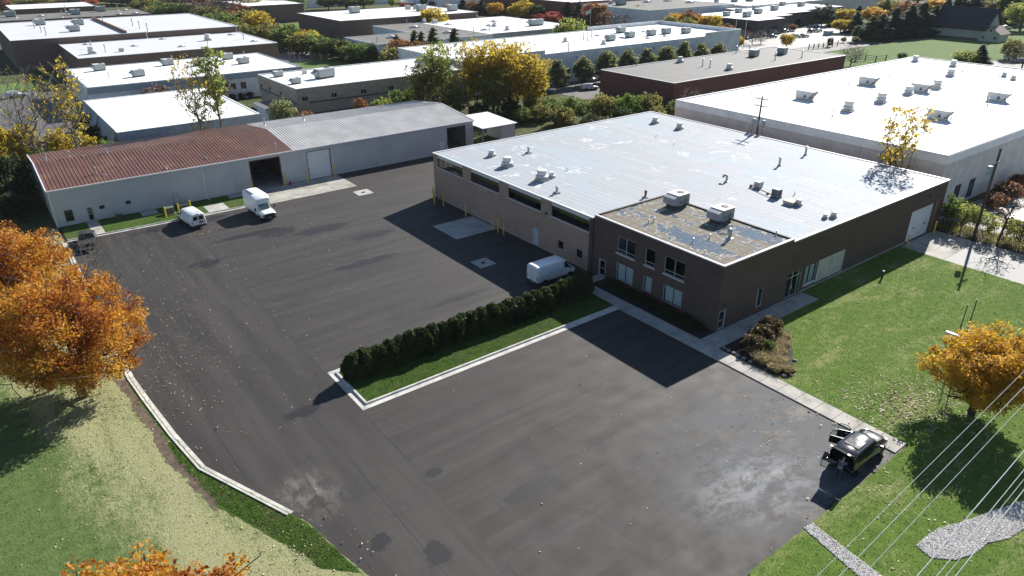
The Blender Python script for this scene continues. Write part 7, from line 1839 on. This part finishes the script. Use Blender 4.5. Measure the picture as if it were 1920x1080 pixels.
# far wire fence posts and bins by the trees
for i,px in enumerate(((85.51, 232.32),(85.57, 227.97),(86.06, 224.78),(85.52, 241.29))):
    x,y = px; b = MB(); b.tube([(x,y,0),(x,y,2.6)],.06,6); tag(b.build('fence_post', MAT['galv'], origin=(x,y,0)), '%s thin fence post from the left in the far yard' % ORD[[1,2,3,0][i]], 'post', 'fence posts in the far yard')
for px,l in (((93.08, 230.9),'dark cabinet in front of the green tree row, left'),((94.27, 225.55),'dark cabinet in front of the green tree row, right'),((118.69, 318.8),'dark container beside the far lawn, left'),((119.56, 315.49),'dark container beside the far lawn, right')):
    x,y = px; t = thing('container', (x,y,0), l, 'container'); b = MB(); b.bbox(x-.9,x+.9,y-.9,y+.9,0,1.9,.05); b.build('body', MAT['util_green'] if 'cabinet' in l else MAT['dark_metal'], t); b = MB(); b.box(x-.95,x+.95,y-.95,y+.95,1.902,2.0); b.build('lid', MAT['dark_metal'], t)
t = thing('dumpster_enclosure', (232,162,0), 'grey utility box on the grass by the far car park', 'cabinet')
x,y = (285.75, 164.06); b = MB(); b.bbox(x-1.6,x+1.6,y-1.2,y+1.2,0,1.7,.06); b.build('body', MAT['unit_grey'], t); b = MB(); b.box(x-1.7,x+1.7,y-1.3,y+1.3,1.702,1.8); b.build('lid', MAT['unit_white'], t)

# ------------------------------------------------------------------ person leaning into the car
def skin_mesh(name, joints, edges, mat, parent, root=0, sub=2):
    me = bpy.data.meshes.new(name); me.from_pydata([j[:3] for j in joints], edges, [])
    o = mesh_obj(name, me, parent)
    m1 = o.modifiers.new('skin','SKIN'); m1.use_smooth_shade = True
    sv = me.skin_vertices[0].data if len(me.skin_vertices) else None
    if sv is None:
        bm = bmesh.new(); bm.from_mesh(me); bm.verts.layers.skin.verify(); bm.to_mesh(me); bm.free(); sv = me.skin_vertices[0].data
    for i, j in enumerate(joints):
        rr = j[3] if hasattr(j[3],'__len__') else (j[3],j[3]); sv[i].radius = rr; sv[i].use_root = (i == root)
    s2 = o.modifiers.new('sub','SUBSURF'); s2.levels = sub; s2.render_levels = sub
    dg = bpy.context.evaluated_depsgraph_get(); nm = bpy.data.meshes.new_from_object(o.evaluated_get(dg))
    o.modifiers.clear(); o.data = nm; nm.materials.clear(); nm.materials.append(mat)
    return o
pr = thing('person', (0,0,0), 'person in blue-grey shirt and dark jeans leaning into the open black car', 'person')
SK = plain('skin', (.36,.21,.15), .6); SH = plain('shirt_blue_grey', (.075,.095,.14), .9); JN = plain('jeans_dark_blue', (.030,.040,.075), .9); SHOE = plain('shoe_tan', (.16,.12,.09), .8)
J = [(0,0,.96,(.13,.10)),(.06,0,1.14,(.13,.09)),(.16,0,1.36,(.16,.09)),(.21,0,1.47,.06),(.25,0,1.54,.052),(.29,0,1.63,(.085,.095)),(.31,0,1.74,(.075,.085)),
     (-.02,.10,.90,.095),(.05,.12,.50,.065),(-.03,.13,.10,.045),(.10,.14,.04,.04),
     (-.02,-.10,.90,.095),(.0,-.12,.50,.065),(-.12,-.13,.10,.045),(.01,-.14,.04,.04),
     (.18,.20,1.40,.06),(.30,.24,1.16,.045),(.52,.18,1.12,.035),(.60,.17,1.11,.03),
     (.18,-.20,1.40,.06),(.32,-.24,1.17,.045),(.54,-.16,1.14,.035),(.62,-.15,1.13,.03)]
E_ = [(0,1),(1,2),(2,3),(3,4),(4,5),(5,6),(0,7),(7,8),(8,9),(9,10),(0,11),(11,12),(12,13),(13,14),(2,15),(15,16),(16,17),(17,18),(2,19),(19,20),(20,21),(21,22)]
for hand, sg in ((18,1),(22,-1)):
    hx,hy,hz,_ = J[hand]
    for k,(dy,l) in enumerate(((-.03,.075),(-.01,.085),(.012,.08),(.032,.065))):
        J.append((hx+.05,hy+dy,hz,.009)); J.append((hx+.05+l*.6,hy+dy*1.1,hz-.01,.009)); J.append((hx+.05+l,hy+dy*1.1,hz-.035,.008)); n_ = len(J); E_ += [(hand,n_-3),(n_-3,n_-2),(n_-2,n_-1)]
    J.append((hx+.01,hy-sg*.045,hz,.010)); J.append((hx+.06,hy-sg*.07,hz-.01,.009)); n_ = len(J); E_ += [(hand,n_-2),(n_-2,n_-1)]
skin_mesh('body', J, E_, SK, pr)
skin_mesh('shirt', [(-.0,0,.93,(.155,.125)),(.06,0,1.14,(.155,.115)),(.16,0,1.36,(.185,.115)),(.205,0,1.46,.085),(.18,.21,1.40,.078),(.29,.245,1.17,.062),(.18,-.21,1.40,.078),(.31,-.245,1.18,.062)], [(0,1),(1,2),(2,3),(2,4),(4,5),(2,6),(6,7)], SH, pr)
skin_mesh('jeans', [(0,0,.97,(.15,.12)),(-.02,.10,.88,.115),(.05,.12,.50,.088),(-.03,.13,.10,.075),(-.02,-.10,.88,.115),(.0,-.12,.50,.088),(-.12,-.13,.10,.075)], [(0,1),(1,2),(2,3),(0,4),(4,5),(5,6)], JN, pr)
skin_mesh('hair', [(.26,0,1.70,(.09,.09)),(.28,0,1.78,(.095,.095)),(.32,0,1.81,(.07,.07))], [(0,1),(1,2)], plain('hair_brown',(.045,.03,.02),.8), pr)
for (x,y) in ((-.03,.13),(-.12,-.13)):
    b = MB(); b._add([(x-.09,y-.05,.0),(x+.20,y-.055,.0),(x+.20,y+.055,.0),(x-.09,y+.05,.0),(x-.09,y-.045,.11),(x+.05,y-.045,.12),(x+.05,y+.045,.12),(x-.09,y+.045,.11),(x+.20,y-.045,.06),(x+.20,y+.045,.06)], [(0,3,2,1),(4,5,6,7),(5,8,9,6),(0,1,8,5,4),(2,3,7,6,9),(0,4,7,3),(1,2,9,8)]); b.build('shoe', SHOE, pr)
b = MB()
for sg in (.034,-.034): b.lathe([(.012,0),(.016,.012),(.008,.024)],(.375,sg,1.675),8)
b.build('eye', MAT['plastic'], pr)
b = MB(); b._add([(.375,-.018,1.63),(.375,.018,1.63),(.405,0,1.635),(.378,0,1.68)], [(0,1,2),(0,2,3),(1,3,2)]); b.build('nose', SK, pr)
b = MB(); b.box(.370,.382,-.026,.026,1.596,1.606); b.build('mouth', plain('lips',(.25,.10,.09),.6), pr)
b = MB()
for sg in (1,-1): b.lathe([(.012,-.03),(.022,0),(.012,.03)],(.29,sg*.088,1.66),8)
b.build('ear', SK, pr)
pr.location = (41.62,17.0,.0); pr.rotation_euler = (0,0,R(4)); pr.scale = (1.02,1.02,1.02)


# ------------------------------------------------------------------ haze: closed box of thin air round the camera and everything standing
hz = bpy.data.materials.new('haze_air'); hz.use_nodes = True
hn = hz.node_tree; hn.nodes.remove(hn.nodes['Principled BSDF'])
pv = hn.nodes.new('ShaderNodeVolumePrincipled')
pv.inputs['Color'].default_value = (.86,.92,1.0,1); pv.inputs['Density'].default_value = .00006; pv.inputs['Anisotropy'].default_value = .0
hn.links.new(pv.outputs[0], hn.nodes['Material Output'].inputs['Volume'])
tag(MB().box(-1000,1600,-600,1700,-1.1,36.0).build('haze', hz, kind='stuff'), 'thin pale haze over the whole industrial park', 'haze')
